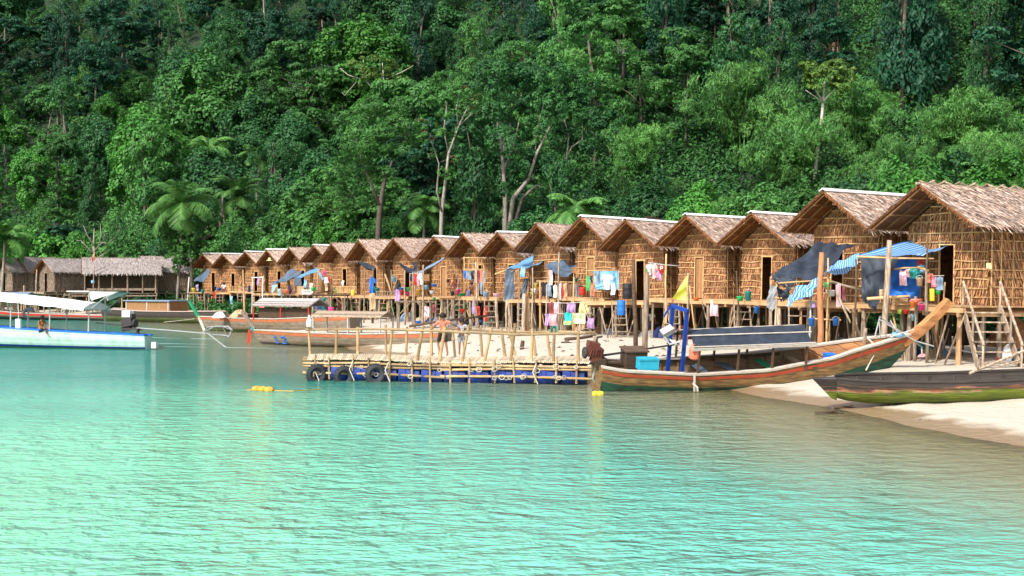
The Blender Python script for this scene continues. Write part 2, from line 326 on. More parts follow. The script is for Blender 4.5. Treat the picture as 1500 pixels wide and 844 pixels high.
# ---------------------------------------------------------------- sea
ys = np.concatenate([[-400, -60, -5, 1], np.arange(3, 60, .5), np.arange(60, 190, 1.5)])
us = np.concatenate([[-6, -3, -1.5, -.8], np.arange(-.5, .52, .02), [.8, 1.5, 3, 6]])
UU, YY = np.meshgrid(us, ys); XX = UU*np.maximum(YY, 30)
hh = height(XX, YY)
nr, nc = XX.shape; idx = np.arange(nr*nc).reshape(nr, nc)
Fq = np.stack([idx[:-1, :-1], idx[:-1, 1:], idx[1:, 1:], idx[1:, :-1]], -1).reshape(-1, 4)
sea = npmesh('sea_water', np.stack([XX, YY, XX*0], -1).reshape(-1, 3), Fq, np.full(len(Fq), .5), [])
def att(o, n, a): q = o.data.attributes.new(n, 'FLOAT', 'POINT'); q.data.foreach_set('value', a.ravel().astype(np.float32))
att(sea, 'depth', np.maximum(-hh, 0))
def water_material():
    m = bpy.data.materials.new('sea_water'); m.use_nodes = True; t = m.node_tree; N = t.nodes; L = t.links; b = N['Principled BSDF']
    def math_(op, a, bb=None, c=None, clamp=False):
        n = N.new('ShaderNodeMath'); n.operation = op; n.use_clamp = clamp
        for i, q in enumerate((a, bb, c)):
            if q is None: continue
            if isinstance(q, (int, float)): n.inputs[i].default_value = q
            else: L.new(q, n.inputs[i])
        return n.outputs[0]
    g = N.new('ShaderNodeNewGeometry'); sx = N.new('ShaderNodeSeparateXYZ'); L.new(g.outputs['Position'], sx.inputs[0])
    dp = N.new('ShaderNodeAttribute'); dp.attribute_name = 'depth'; dep = dp.outputs['Fac']
    def ns(scale, st, det=3, dist=0.):
        mp = N.new('ShaderNodeMapping'); mp.inputs['Scale'].default_value = st; L.new(g.outputs['Position'], mp.inputs[0])
        n = N.new('ShaderNodeTexNoise'); n.inputs['Scale'].default_value = scale; n.inputs['Detail'].default_value = det; n.inputs['Distortion'].default_value = dist
        L.new(mp.outputs[0], n.inputs['Vector']); return n.outputs[0]
    big = ns(.06, (1, 1.6, 1), 3)
    # base colour: paler near the viewer, darker teal farther out
    yy = math_('MULTIPLY_ADD', math_('SUBTRACT', big, .5), 26, sx.outputs[1])
    yy = math_('MULTIPLY_ADD', sx.outputs[0], -.25, yy)
    mr = N.new('ShaderNodeMapRange'); mr.interpolation_type = 'SMOOTHSTEP'; mr.inputs[1].default_value = 14; mr.inputs[2].default_value = 46; L.new(yy, mr.inputs[0])
    mx = N.new('ShaderNodeMix'); mx.data_type = 'RGBA'; L.new(mr.outputs[0], mx.inputs[0]); mx.inputs[6].default_value = SEA_NEAR; mx.inputs[7].default_value = SEA_FAR
    # greener to the left
    gl = N.new('ShaderNodeMapRange'); gl.inputs[1].default_value = 2; gl.inputs[2].default_value = -7; L.new(sx.outputs[0], gl.inputs[0])
    gm = N.new('ShaderNodeMix'); gm.data_type = 'RGBA'; L.new(math_('MULTIPLY', gl.outputs[0], math_('SUBTRACT', 1., mr.outputs[0])), gm.inputs[0]); L.new(mx.outputs[2], gm.inputs[6]); gm.inputs[7].default_value = SEA_GREEN
    sh = N.new('ShaderNodeMapRange'); sh.interpolation_type = 'SMOOTHSTEP'; sh.inputs[1].default_value = .04; sh.inputs[2].default_value = .44; L.new(dep, sh.inputs[0])
    sm_ = N.new('ShaderNodeMix'); sm_.data_type = 'RGBA'; L.new(sh.outputs[0], sm_.inputs[0]); sm_.inputs[6].default_value = (.42, .41, .27, 1); L.new(gm.outputs[2], sm_.inputs[7])
    L.new(sm_.outputs[2], b.inputs['Base Color'])
    b.inputs['Roughness'].default_value = .10; b.inputs['IOR'].default_value = 1.33; b.inputs['Specular IOR Level'].default_value = .42
    w1 = ns(2.6, (.75, 1.2, 1), 3, .5); w2 = ns(7.5, (.8, 1.2, 1), 2, .3); w3 = ns(.5, (.7, 1.3, 1), 2)
    patch = ns(.13, (1, 1.8, 1), 2)
    amp = math_('MULTIPLY_ADD', patch, 1.3, .35)
    hgt = math_('ADD', math_('MULTIPLY', w1, .125), math_('ADD', math_('MULTIPLY', w2, .040), math_('MULTIPLY', w3, .09)))
    hgt = math_('MULTIPLY', hgt, amp)
    # calmer water behind the raft and between the boats
    calm = N.new('ShaderNodeMapRange'); calm.inputs[1].default_value = 30; calm.inputs[2].default_value = 44; calm.inputs[3].default_value = 1; calm.inputs[4].default_value = .5; L.new(sx.outputs[1], calm.inputs[0])
    hgt = math_('MULTIPLY', hgt, calm.outputs[0])
    bp = N.new('ShaderNodeBump'); bp.inputs['Strength'].default_value = 1; bp.inputs['Distance'].default_value = WAVE; L.new(hgt, bp.inputs['Height'])
    L.new(bp.outputs[0], b.inputs['Normal'])
    # shallow: the sand shows through, under the same glossy skin
    tr = N.new('ShaderNodeBsdfTransparent'); tr.inputs[0].default_value = (.84, .90, .76, 1)
    gs = N.new('ShaderNodeBsdfGlossy'); gs.inputs['Roughness'].default_value = .06; L.new(bp.outputs[0], gs.inputs['Normal'])
    fr = N.new('ShaderNodeFresnel'); fr.inputs[0].default_value = 1.33; L.new(bp.outputs[0], fr.inputs['Normal'])
    sm = N.new('ShaderNodeMixShader'); L.new(fr.outputs[0], sm.inputs[0]); L.new(tr.outputs[0], sm.inputs[1]); L.new(gs.outputs[0], sm.inputs[2])
    op = math_('SUBTRACT', 1., math_('POWER', 2.718, math_('MULTIPLY', dep, -3.2)), clamp=True)
    fm = N.new('ShaderNodeMixShader'); L.new(op, fm.inputs[0]); L.new(sm.outputs[0], fm.inputs[1]); L.new(b.outputs[0], fm.inputs[2])
    L.new(fm.outputs[0], N['Material Output'].inputs[0])
    return m
SEA_NEAR, SEA_FAR, SEA_GREEN, WAVE = (.15, .50, .40, 1), (.009, .21, .165, 1), (.20, .55, .34, 1), 2.0
sea.data.materials.append(water_material()); tag(sea, kind='structure')

# ---------------------------------------------------------------- huts
def shards(mb, org, ux, uz, nrm, w, rows, seed, sw=.05, sl=.3, lean=.10, mask=None, step=.045, jit=.12):
    """rows of hanging leaf shards on a panel: org bottom-left, ux along, uz up"""
    r = random.Random(seed)
    for z0, ln in rows:
        x = 0
        while x < w:
            x += step*r.uniform(.7, 1.3)
            zt = z0+r.uniform(-.02, .02)
            if mask and not mask(x, zt): continue
            l = sl*ln*r.uniform(.75, 1.15); dx = r.uniform(-jit, jit)*l; o = r.uniform(.0, lean)
            a = org+ux*x+uz*zt+nrm*.015; b = org+ux*(x+dx)+uz*(zt-l)+nrm*(.02+o)
            hw = sw*r.uniform(.6, 1.2)/2
            mb.add([a-ux*hw, a+ux*hw, b+ux*hw*.5, b-ux*hw*.5], [(0, 1, 2, 3)], r.random())
X_, Y_, Z_ = Vector((1, 0, 0)), Vector((0, 1, 0)), Vector((0, 0, 1))
def make_hut(seed, W=2.8, L=3.8, eave=2.45, ridge=3.62, door=.35, lattice=False, mats=('roof', 'wall', 'bamboo'), cap='zinc', over=1.1, tilt=0., openfront=False, small=False, panel=False, deckw=3.6, deckd=1.5, ladx=.5, name='stilt_hut', legs=1.9, stairs=False):
    r = random.Random(seed); rm, wm, bm = (M[k] for k in mats)
    t = thing(name, 'x', 'hut')
    span = W/2+.42; ez = eave-.1; slope = Vector((span, 0, ez-ridge))
    # roof: two thatched slopes with lining and rafters below
    rf = MB(seed); y0, y1 = -over, L+.3
    for sx in (-1, 1):
        ex = Vector((sx*span, 0, ez)); rg = Vector((0, 0, ridge)); n = Vector((-sx*(ez-ridge), 0, span)).normalized()
        for lay, off in ((0, 0.), (1, .07)):
            a, b = rg+n*off, ex+n*off
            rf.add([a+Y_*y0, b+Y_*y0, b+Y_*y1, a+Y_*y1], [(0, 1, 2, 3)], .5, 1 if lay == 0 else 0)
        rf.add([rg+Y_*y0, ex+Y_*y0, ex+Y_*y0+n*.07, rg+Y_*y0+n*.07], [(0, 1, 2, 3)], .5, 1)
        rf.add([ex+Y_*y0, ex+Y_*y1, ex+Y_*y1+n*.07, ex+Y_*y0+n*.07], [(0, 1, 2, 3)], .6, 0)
        dn = (ex-rg).normalized(); SL = (ex-rg).length; nrow = 20 if not small else 9
        for k in range(nrow+1):
            s0 = SL*k/nrow; y = y0
            while y < y1:
                y += r.uniform(.028, .062) if not small else r.uniform(.06, .13)
                l = r.uniform(.22, .42); hw = r.uniform(.012, .034)*(1.5 if small else 1); dy = r.uniform(-.16, .16)*l*1.6
                h0 = .075+r.uniform(0, .02); h1 = .085+r.uniform(0, .06)
                a = rg+dn*(s0-.1)+n*h0+Y_*y; b = rg+dn*(s0-.1+l)+n*h1+Y_*(y+dy)
                if k == nrow: b -= n*r.uniform(0, .16)
                rf.add([a-Y_*hw, a+Y_*hw, b+Y_*hw*.4, b-Y_*hw*.6], [(0, 1, 2, 3)], r.random(), 0)
        # shaggy front edge
        s0 = 0
        while s0 < SL:
            s0 += r.uniform(.03, .08); a = rg+dn*s0+n*.05+Y_*y0; b = a+Y_*(-r.uniform(.02, .13))+dn*r.uniform(.0, .18)-n*r.uniform(0, .1)
            rf.add([a-dn*.02, a+dn*.03, b+dn*.01, b-dn*.01], [(0, 1, 2, 3)], r.random(), 1)
        # rafters and purlins seen under the overhang
        for y in (y0+.08, y0+.55, -.02): rf.beam(rg+Y_*y-n*.04, ex+Y_*y-n*.04, .05, .05, r.random(), 2)
        for s0 in (.25, .6, .95):
            q = rg.lerp(ex, s0)-n*.09; rf.beam(q+Y_*(y0+.02), q+Y_*.6, .045, .045, r.random(), 2)
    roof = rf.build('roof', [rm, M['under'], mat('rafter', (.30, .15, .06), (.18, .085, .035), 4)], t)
    if cap:
        cb = MB(seed); cb.box((-.07, (y0+y1)/2, ridge+.11), (.2, y1-y0+.1, .03), (0, R(-28), 0), v=.6); cb.box((.07, (y0+y1)/2, ridge+.112), (.2, y1-y0+.08, .03), (0, R(28), 0), v=.7)
        cb.build('ridge_cap', M[cap], roof)
    else:
        cb = MB(seed)
        for k in range(int((y1-y0)/.55)):
            y = y0+.2+k*.55+r.uniform(-.1, .1); e_ = 1 if lattice and L > 5 else .45; cb.beam((-.22*e_, y, ridge+.10+.12*e_), (.3*e_, y+r.uniform(-.1, .1), ridge-.03), .05, .04); cb.beam((.2*e_, y+.1, ridge+.1+.1*e_), (-.3*e_, y, ridge-.03), .05, .04)
        cb.tube([(0, y0-.1, ridge+.09), (0, (y0+y1)/2, ridge+.07), (0, y1, ridge+.09)], .04)
        cb.build('ridge_pole', M['post'], roof)
    # walls
    rows = [(.26+.28*i, 1.) for i in range(int(eave/.28))]
    hw_ = W/2; dx0 = -hw_+W*door; dx1 = dx0+.52; dz = 1.85
    st = .031 if not small else .09
    def gz_(x): return ridge-.06-(ridge-eave)*abs(x)/hw_
    if not openfront:
        wb = MB(seed+1)
        wb.add([(-hw_, 0, 0), (dx0, 0, 0), (dx0, 0, dz), (dx1, 0, dz), (dx1, 0, 0), (hw_, 0, 0), (hw_, 0, eave), (0, 0, ridge-.06), (-hw_, 0, eave)], [(0, 1, 2, 8), (3, 4, 5, 6), (8, 2, 3, 6, 7)], .3)
        rws = rows+[(eave+.14+.26*i, 1) for i in range(5)]
        shards(wb, Vector((-hw_, 0, 0)), X_, Z_, -Y_, W, rws, seed, mask=lambda x, z: z < gz_(x-hw_)+.08 and not (dx0 < x-hw_ < dx1 and z < dz+.2), step=st, sw=.036 if not small else .1)
        for z, _ in rws:
            zz = z-.02; a = -hw_; b = hw_
            if zz > eave: q = hw_*(ridge-.06-zz)/(ridge-eave); a, b = -q, q
            if b-a < .2: continue
            seg = [(a, dx0), (dx1, b)] if zz < dz+.05 else [(a, b)]
            for p, q in seg: wb.tube([(p, -.04, zz+r.uniform(-.03, .03)), ((p+q)/2, -.055, zz+r.uniform(-.04, .04)), (q, -.04, zz+r.uniform(-.03, .03))], .027, 4, None, 1)
        if lattice:
            x = -hw_+.2
            while x < hw_: wb.tube([(x, -.05, .05 if not dx0-.02 < x < dx1 else dz), (x+r.uniform(-.05, .05), -.05, gz_(x)-.1)], .014, 4, None, 1); x += r.uniform(.28, .42)
        for sx in (-1, 1): wb.tube([(sx*.75, -.06, eave+.06), (-sx*.05, -.06, ridge-.45)], .018, 4, None, 1)
        wb.build('wall', [wm, bm], t)
        db = MB(seed+2); db.tube([(dx0, -.05, 0), (dx0, -.05, dz)], .028, 5, .7); db.tube([(dx1, -.05, 0), (dx1, -.05, dz)], .028, 5, .6); db.tube([(dx0-.05, -.05, dz), (dx1+.05, -.05, dz)], .028, 5, .8)
        db.build('door_frame', bm, t)
        if panel:
            pb = MB(seed+3)
            for k in range(4): pb.box((dx0+.09+k*.15, .02, dz/2), (.14, .03, dz-.05))
            pb.build('door', M['doorwood'], t)
    for sx in (-1, 1):
        wb = MB(seed+5+sx); x = sx*hw_
        wb.add([(x, 0, 0), (x, L, 0), (x, L, eave), (x, 0, eave)], [(0, 1, 2, 3)], .3)
        if sx == 1 and not openfront:
            shards(wb, Vector((x, 0, 0)), Y_, Z_, X_, L, rows, seed+9, step=st, sw=.05 if not small else .1)
            for z, _ in rows: wb.tube([(x+.04, 0, z+r.uniform(-.03, .03)), (x+.055, L/2, z+r.uniform(-.05, .05)), (x+.04, L, z+r.uniform(-.03, .03))], .02, 4, None, 1)
            y = .05
            while y < L: wb.tube([(x+.06, y, 0), (x+.06, y+r.uniform(-.05, .05), eave)], .02, 4, None, 1); y += r.uniform(.36, .5)
        wb.build('wall', [wm, bm], t)
    wb = MB(seed+8); wb.add([(-hw_, L, 0), (hw_, L, 0), (hw_, L, eave), (0, L, ridge-.06), (-hw_, L, eave)], [(0, 1, 2, 3, 4)], .3); wb.build('wall', wm, t)
    # deck
    dk = MB(seed+11); dw = deckw/2; k = int((L+deckd)/.16)
    for i in range(k):
        y = -deckd+.08+i*.16; dk.box((0, y, -.03), (deckw+r.uniform(-.08, .08), .145, .035))
    for y in (-deckd+.06, -.1, L*.5, L-.1): dk.box((0, y, -.13), (deckw+.1, .08, .14), v=.8)
    for x in (-dw+.1, -dw*.33, dw*.33, dw-.1): dk.box((x, (L-deckd)/2, -.26), (.07, L+deckd, .12), v=.4)
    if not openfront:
        sk = MB(seed+12); x = -dw+.1  # added dark boards stand in for the shade under the hut, hiding greenery
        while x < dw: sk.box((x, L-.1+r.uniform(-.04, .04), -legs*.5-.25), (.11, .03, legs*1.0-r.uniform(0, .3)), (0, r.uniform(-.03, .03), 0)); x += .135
        sk.build('added_dark_screen', M['darkwood'], t)
    dk.build('deck', M['plank'] if wm == M['wall'] else M['post'], t)
    for y in (-deckd+.15, .1, L*.5, L-.15):
        for x in (-dw+.15, 0, dw-.15):
            if x == 0 and y > 0: continue
            pb = MB(seed+int(100*x+10*y)+50); rr = r.uniform(.05, .085)
            pb.tube([(x+r.uniform(-.08, .08), y+r.uniform(-.08, .08), -legs-.5), (x+r.uniform(-.03, .03), y, -1.), (x, y, -.2)], [rr*1.1, rr, rr*.9], 6)
            pb.build('post', M['post'] if r.random() < .6 else M['plank'], t)
    for i in range(5):
        bb = MB(seed+70+i); x0 = r.uniform(-dw, dw); y_ = -deckd+.1 if i < 4 else .2; bb.tube([(x0, y_, -legs-.3), (x0+r.uniform(-.9, .9), y_+r.uniform(0, .4), r.uniform(-.5, .0))], .028, 5); bb.build('brace', M['post'], t)
    lb = MB(seed+20); w = .3 if not stairs else .48
    dr = Vector((.75, -.66, 0)); sd_ = Vector((.66, .75, 0)); top = Vector((ladx, -deckd-.04, -.02))+dr*.06
    if stairs: dr = Vector((.9, -.44, 0)); sd_ = Vector((.44, .9, 0)); top = Vector((dw+.05, -deckd*.55, -.02))
    run = 1.0 if not stairs else 1.35
    bot = top+dr*run+Z_*(-legs+.03)
    for sx in (-1, 1): lb.beam(top+sd_*sx*w, bot+sd_*sx*(w+.05)-Z_*.3, .045, .15 if not stairs else .2, .5)
    q_ = Matrix(((sd_.x, -sd_.y, 0), (sd_.y, sd_.x, 0), (0, 0, 1)))
    for i in range(6): lb.box(top.lerp(bot, (i+.6)/6.3), (w*2+.1, .15, .035), q_)
    lo = lb.build('stairs' if stairs else 'ladder', M['post'], t)
    if stairs:
        for sx in (-1, 1):
            hb = MB(seed+21); u_ = Z_*.75; hb.tube([top+sd_*sx*w+u_, bot+sd_*sx*w+u_*.9], .035, 6)
            for f in (.02, .5, .97): hb.tube([top.lerp(bot, f)+sd_*sx*w-Z_*.1, top.lerp(bot, f)+sd_*sx*w+u_], .03, 6)
            hb.build('handrail', M['post'], lo)
    return t

protos = {}
def hut_proto(key, **k):
    protos[key] = make_hut(**k); return protos[key]
# peak px, ridge px-row offset, depth of the front ridge tip, ridge direction (deg right of straight ahead), proto
HUTS = [
 (1343, 139, 39.6, 62, 'big', 'large near thatched stilt hut with bamboo lattice side wall and broad wooden stairs'),
 (1203, 130, 45.0, 57, 'big2', 'large thatched stilt hut behind the black sloping tarpaulin'),
 (1098, 99, 50.0, 52, 'b', 'thatched stilt hut with a dark open doorway just past the black sloping tarpaulin'),
 (1003, 96, 53.5, 50, 'a', 'thatched stilt hut with a brown plank door above a pink towel'),
 (915, 94, 57.0, 50, 'b', 'thatched stilt hut with red and white shirts hung before its front'),
 (848, 94, 60.5, 50, 'c', 'thatched stilt hut whose deck has a blue board full of drying shirts'),
 (785, 88, 64.5, 49, 'd', 'thatched stilt hut with no metal ridge strip, behind the pale blue awning'),
 (729, 74, 69.0, 49, 'b', 'thatched stilt hut left of the pale blue awning, pink basin on its deck'),
 (679, 72, 73.0, 48, 'd2', 'thatched stilt hut with dark clothes hung from its front lattice'),
 (635, 69, 77.0, 48, 'c', 'thatched stilt hut with a narrow slanting grey awning on its right side'),
 (577, 66, 81.5, 47, 'd', 'thatched stilt hut with a dark net slung before it, second one from the left'),
 (527, 64, 86.0, 47, 'd2', 'thatched stilt hut behind the long blue shirt on a pole'),
 (487, 59, 91.0, 46, 'd', 'thatched stilt hut behind the pole with pink and white laundry'),
 (458, 54, 96.0, 45, 'c', 'small looking thatched stilt hut behind the short flat grey awning'),
 (424, 52, 100.0, 44, 'd2', 'thatched stilt hut behind the double drooping dark blue awning'),
 (392, 50, 105.0, 43, 'a2', 'thatched stilt hut with a pale hat shaped lamp under its gable'),
 (358, 45, 110.0, 42, 'a2', 'thatched stilt hut with a white ridge strip behind the white wooden frame'),
 (325, 44, 114.0, 41, 'a2', 'thatched stilt hut second from the far end of the brown row, door ajar'),
 (297, 44, 118.0, 40, 'a2', 'last thatched stilt hut of the brown row beside the bushy tree'),
]
hut_proto('big', seed=3, L=6.2, lattice=True, cap=None, door=.42, deckw=3.7, ladx=1.2, legs=1.75, stairs=True)
hut_proto('big2', seed=4, L=5.2, W=2.8, cap='zinc', door=.3, ladx=-.6)
hut_proto('a', seed=11, door=.36, panel=True, ladx=-.35)
hut_proto('b', seed=12, door=.40, ladx=.3, deckd=1.9)
hut_proto('c', seed=13, door=.30, lattice=True, ladx=.6, deckd=1.1, deckw=3.3, panel=True)
hut_proto('d', seed=14, door=.45, cap=None, ladx=-.5)
hut_proto('d2', seed=15, door=.55, cap=None, lattice=True, ladx=.2)
hut_proto('a2', seed=16, door=.5, cap='zinc', small=True, ladx=.2)
DECK = 2.28; HUTPOS = []
used = set()
for px, off, d, ang, key, label in HUTS:
    o = protos[key]
    if key in used: o = copy_tree(o)
    used.add(key)
    zs = ((off*d/F)+CZ-DECK)/3.62
    yd = Vector((math.sin(R(ang)), math.cos(R(ang)), 0)); pk = P(px, HY-off, d)
    sc = (1.2 if key == 'big' else 1.12) if key.startswith('big') else 1.
    loc = pk+yd*1.1*sc; loc.z = DECK
    o.location = loc; o.rotation_euler = (0, 0, -R(ang)); o.scale = (sc, sc, zs)
    tag(o, label, 'hut', 'brown thatched huts on stilts')
    HUTPOS.append((px, loc, ang)); o.rotation_euler = (R(((px*7) % 5-2)*.45), R(((px*3) % 5-2)*.5), -R(ang)+R(((px*11) % 7-3)*1.0)); loc.z += ((px*13) % 5-2)*.035; o.location = loc
# older grey huts at the far left
def old(px, off, d, ang, label, **k):
    o = make_hut(mats=('oldroof', 'oldwall', 'post'), small=True, **k)
    yd = Vector((math.sin(R(ang)), math.cos(R(ang)), 0)); pk = P(px, HY-off, d); ov = k.get('over', .35)
    loc = pk+yd*ov; loc.z = pk.z-k['ridge']; o.location = loc; o.rotation_euler = (0, 0, -R(ang)); tag(o, label, 'hut', 'old grey huts'); return o
old(0, 37, 126, 38, 'grey weathered hut cut off by the left edge of the photo', seed=31, W=2.6, L=2.6, eave=2.0, ridge=3.3, cap=None, over=.6, ladx=.2)
old(27, 38, 127, 36, 'grey weathered hut with a wide brown gable edge', seed=32, W=2.8, L=3.4, eave=2., ridge=3.4, cap=None, over=.7, ladx=.2)
old(61, 36, 122, 38, 'grey weathered hut with a lean-to roof lying along its side', seed=33, W=2.6, L=4.2, eave=2., ridge=3.2, cap=None, over=.6, ladx=.2)
o = old(120, 37, 118, 70, 'long grey thatched house with an open dark side on thick posts', seed=34, W=3.4, L=6.6, eave=1.9, ridge=3.3, cap=None, over=.3, ladx=.2)
for c in list(o.children):                       # the open side: take that wall away and set posts and a sill in it
    if c.name.startswith('wall') and len(c.data.polygons) > 100 and abs(sum(v.co.x for v in c.data.vertices)/len(c.data.vertices)) > 1: bpy.data.objects.remove(c)
mb = MB(7)
for y in (1.2, 2.4, 3.8, 5.2, 6.4): mb.tube([(1.75, y, 0), (1.75, y, 1.9)], .07, 6)
mb.box((1.74, 3.3, .35), (.05, 6.4, .22)); mb.build('side_frame', M['post'], o)
old(206, 39, 122, 70, 'plain grey hut with a brown boarded side wall left of the bushy tree', seed=35, W=3.0, L=4.2, eave=1.9, ridge=3.3, cap=None, over=.2, ladx=.2)

# ---------------------------------------------------------------- trees
def leaves(rs, C_, Nrm, size, asp=.5, droop=0.):
    """one diamond quad per centre, facing Nrm with jitter"""
    n = len(C_); N_ = Nrm+rs.normal(0, .26, (n, 3)); N_ /= np.linalg.norm(N_, axis=1)[:, None]
    A = rs.normal(0, 1, (n, 3)); A -= (A*N_).sum(1)[:, None]*N_; A[:, 2] -= droop; A /= np.linalg.norm(A, axis=1)[:, None]
    B = np.cross(N_, A); s = (size*rs.uniform(.6, 1.3, n))[:, None]
    V = np.stack([C_-A*s*.5, C_+B*s*asp*.5, C_+A*s*.5, C_-B*s*asp*.5], 1).reshape(-1, 3)
    return V
def lobes_cloud(rs, lobes, per, size, asp=.5, droop=0., flat=1.):
    Cs, Ns, vs = [], [], []
    for (cx, cy, cz, r) in lobes:
        n = int(per*r*r); u = rs.normal(0, 1, (n, 3)); u[:, 2] = u[:, 2]*.9+.25; u /= np.linalg.norm(u, axis=1)[:, None]
        k = max(3, int(r*7)); cl = rs.normal(0, 1, (k, 3)); cl[:, 2] += .3; cl /= np.linalg.norm(cl, axis=1)[:, None]
        pick = rs.integers(0, k, n); u2 = u*.42+cl[pick]; ln = np.linalg.norm(u2, axis=1)[:, None]; rad = rs.uniform(.72, 1.06, (n, 1))
        p = u2/ln*rad*r*(.9+.1*ln); p[:, 2] *= flat
        Cs.append(p+np.array([cx, cy, cz])); nn = u*.6+cl[pick]*.5; nn[:, 2] += .35; Ns.append(nn)
        vs.append(np.clip(rs.normal(.5, .2, n)*.6+rs.random(k)[pick]*.4, 0, 1))
    C_ = np.concatenate(Cs); N_ = np.concatenate(Ns); V = leaves(rs, C_, N_, size, asp, droop)
    return V, np.concatenate(vs)
def leafobj(name, V, v, m, parent=None):
    return npmesh(name, V, np.arange(len(V)).reshape(-1, 4), v, [m], None, parent)
def trunk_obj(parent, pts, r0, r1, limbs=(), m='bark', seed=0, name='trunk'):
    mb = MB(seed); k = len(pts); mb.tube(pts, [r0+(r1-r0)*i/(k-1) for i in range(k)], 8)
    for a, b, c, r in limbs: mb.tube([a, b, c], [r, r*.7, r*.3], 5)
    return mb.build(name, M[m], parent, True)
def tree(kind, seed):
    rs = np.random.default_rng(seed); rr = random.Random(seed); t = thing(kind+'_tree' if kind not in ('bush', 'bamboo') else {'bush': 'bush', 'bamboo': 'bamboo_clump'}[kind], 'x', 'tree')
    if kind == 'broad':
        H, Rr = 9, 3.6; lob = [(0, 0, H-1.5, 1.9)]
        for i in range(9):
            a = i*2.4+rr.random(); q = Rr*rr.uniform(.3, .7); lob.append((q*math.cos(a), q*math.sin(a), H-2.6+rr.uniform(-1.6, 1.0)-q*.25, rr.uniform(1.3, 2.2)))
        for i in range(9):
            a = i*2.4+rr.random(); q = Rr*rr.uniform(.3, .6); lob.append((q*math.cos(a), q*math.sin(a), rr.uniform(1.2, H-4.2), rr.uniform(1.1, 1.7)))
        V, v = lobes_cloud(rs, lob, 400, .30, .6)
    if kind == 'tower':
        H, Rr = 12, 2.1; lob = []
        for i in range(15):
            z = rr.uniform(1.5, H-.8); a = rr.random()*6.3; q = rr.uniform(.3, 1.3)*(1.15-z/H*.55); lob.append((q*math.cos(a), q*math.sin(a), z, rr.uniform(.9, 1.6)*(1.15-.4*z/H)))
        V, v = lobes_cloud(rs, lob, 400, .28, .5, droop=1.2, flat=1.25)
    if kind == 'layered':
        H = 10; lob = []
        for i in range(30):
            a = rr.random()*6.3; q = rr.uniform(.2, 3.9); lob.append((q*math.cos(a), q*math.sin(a), H-.6-q*.45-rr.random()**1.5*6.5, rr.uniform(.8, 1.5)))
        V, v = lobes_cloud(rs, lob, 400, .28, .55, flat=.5)
    if kind == 'feather':       # ferny, light crown
        H = 9; lob = []
        for i in range(34):
            a = rr.random()*6.3; q = rr.uniform(.2, 3.4); lob.append((q*math.cos(a), q*math.sin(a), H-1-q*.35-rr.random()*6.2, rr.uniform(.6, 1.2)))
        V, v = lobes_cloud(rs, lob, 480, .22, .35, flat=.62, droop=.5)
    if kind == 'bush':
        H = 3; lob = [(0, 0, 1.2, 1.5)]
        for i in range(8):
            a = i*.85; q = rr.uniform(1., 1.9); lob.append((q*math.cos(a), q*math.sin(a), rr.uniform(.6, 1.9), rr.uniform(.8, 1.2)))
        V, v = lobes_cloud(rs, lob, 700, .19, .6)
    if kind == 'bamboo':
        H = 7; lob = []; cb = MB(seed)
        for i in range(26):
            a = rr.random()*6.3; ln = rr.uniform(3.5, 7.8); out = rr.uniform(.4, 3.2); pts = []
            for k in range(8):
                s = k/7; pts.append(Vector((math.cos(a)*(out*s**1.8+.3), math.sin(a)*(out*s**1.8+.3), ln*(s-.30*s**3.2))))
            cb.tube(pts, [.05*(1-.8*k/7) for k in range(8)], 4)
            for k, r_ in ((3, .7), (5, .95), (6, 1.0), (7, .75)): lob.append((pts[k].x, pts[k].y, pts[k].z, r_*rr.uniform(.8, 1.2)))
        cb.build('culms', M['leafF'], t); V, v = lobes_cloud(rs, lob, 330, .27, .24, droop=.9, flat=.9)
        return t, V, v
    if kind not in ('bush',):
        base = [Vector((0, 0, -1)), Vector((rr.uniform(-.2, .2), 0, H*.35)), Vector((rr.uniform(-.4, .4), rr.uniform(-.3, .3), H*.8))]
        lm = [(base[1].lerp(base[2], rr.uniform(.3, .9)), Vector((l[0]*.5, l[1]*.5, l[2]-.8)), Vector(l[:3]), .055) for l in lob[1:8]]
        trunk_obj(t, base, .14, .06, lm, seed=seed)
    return t, V, v
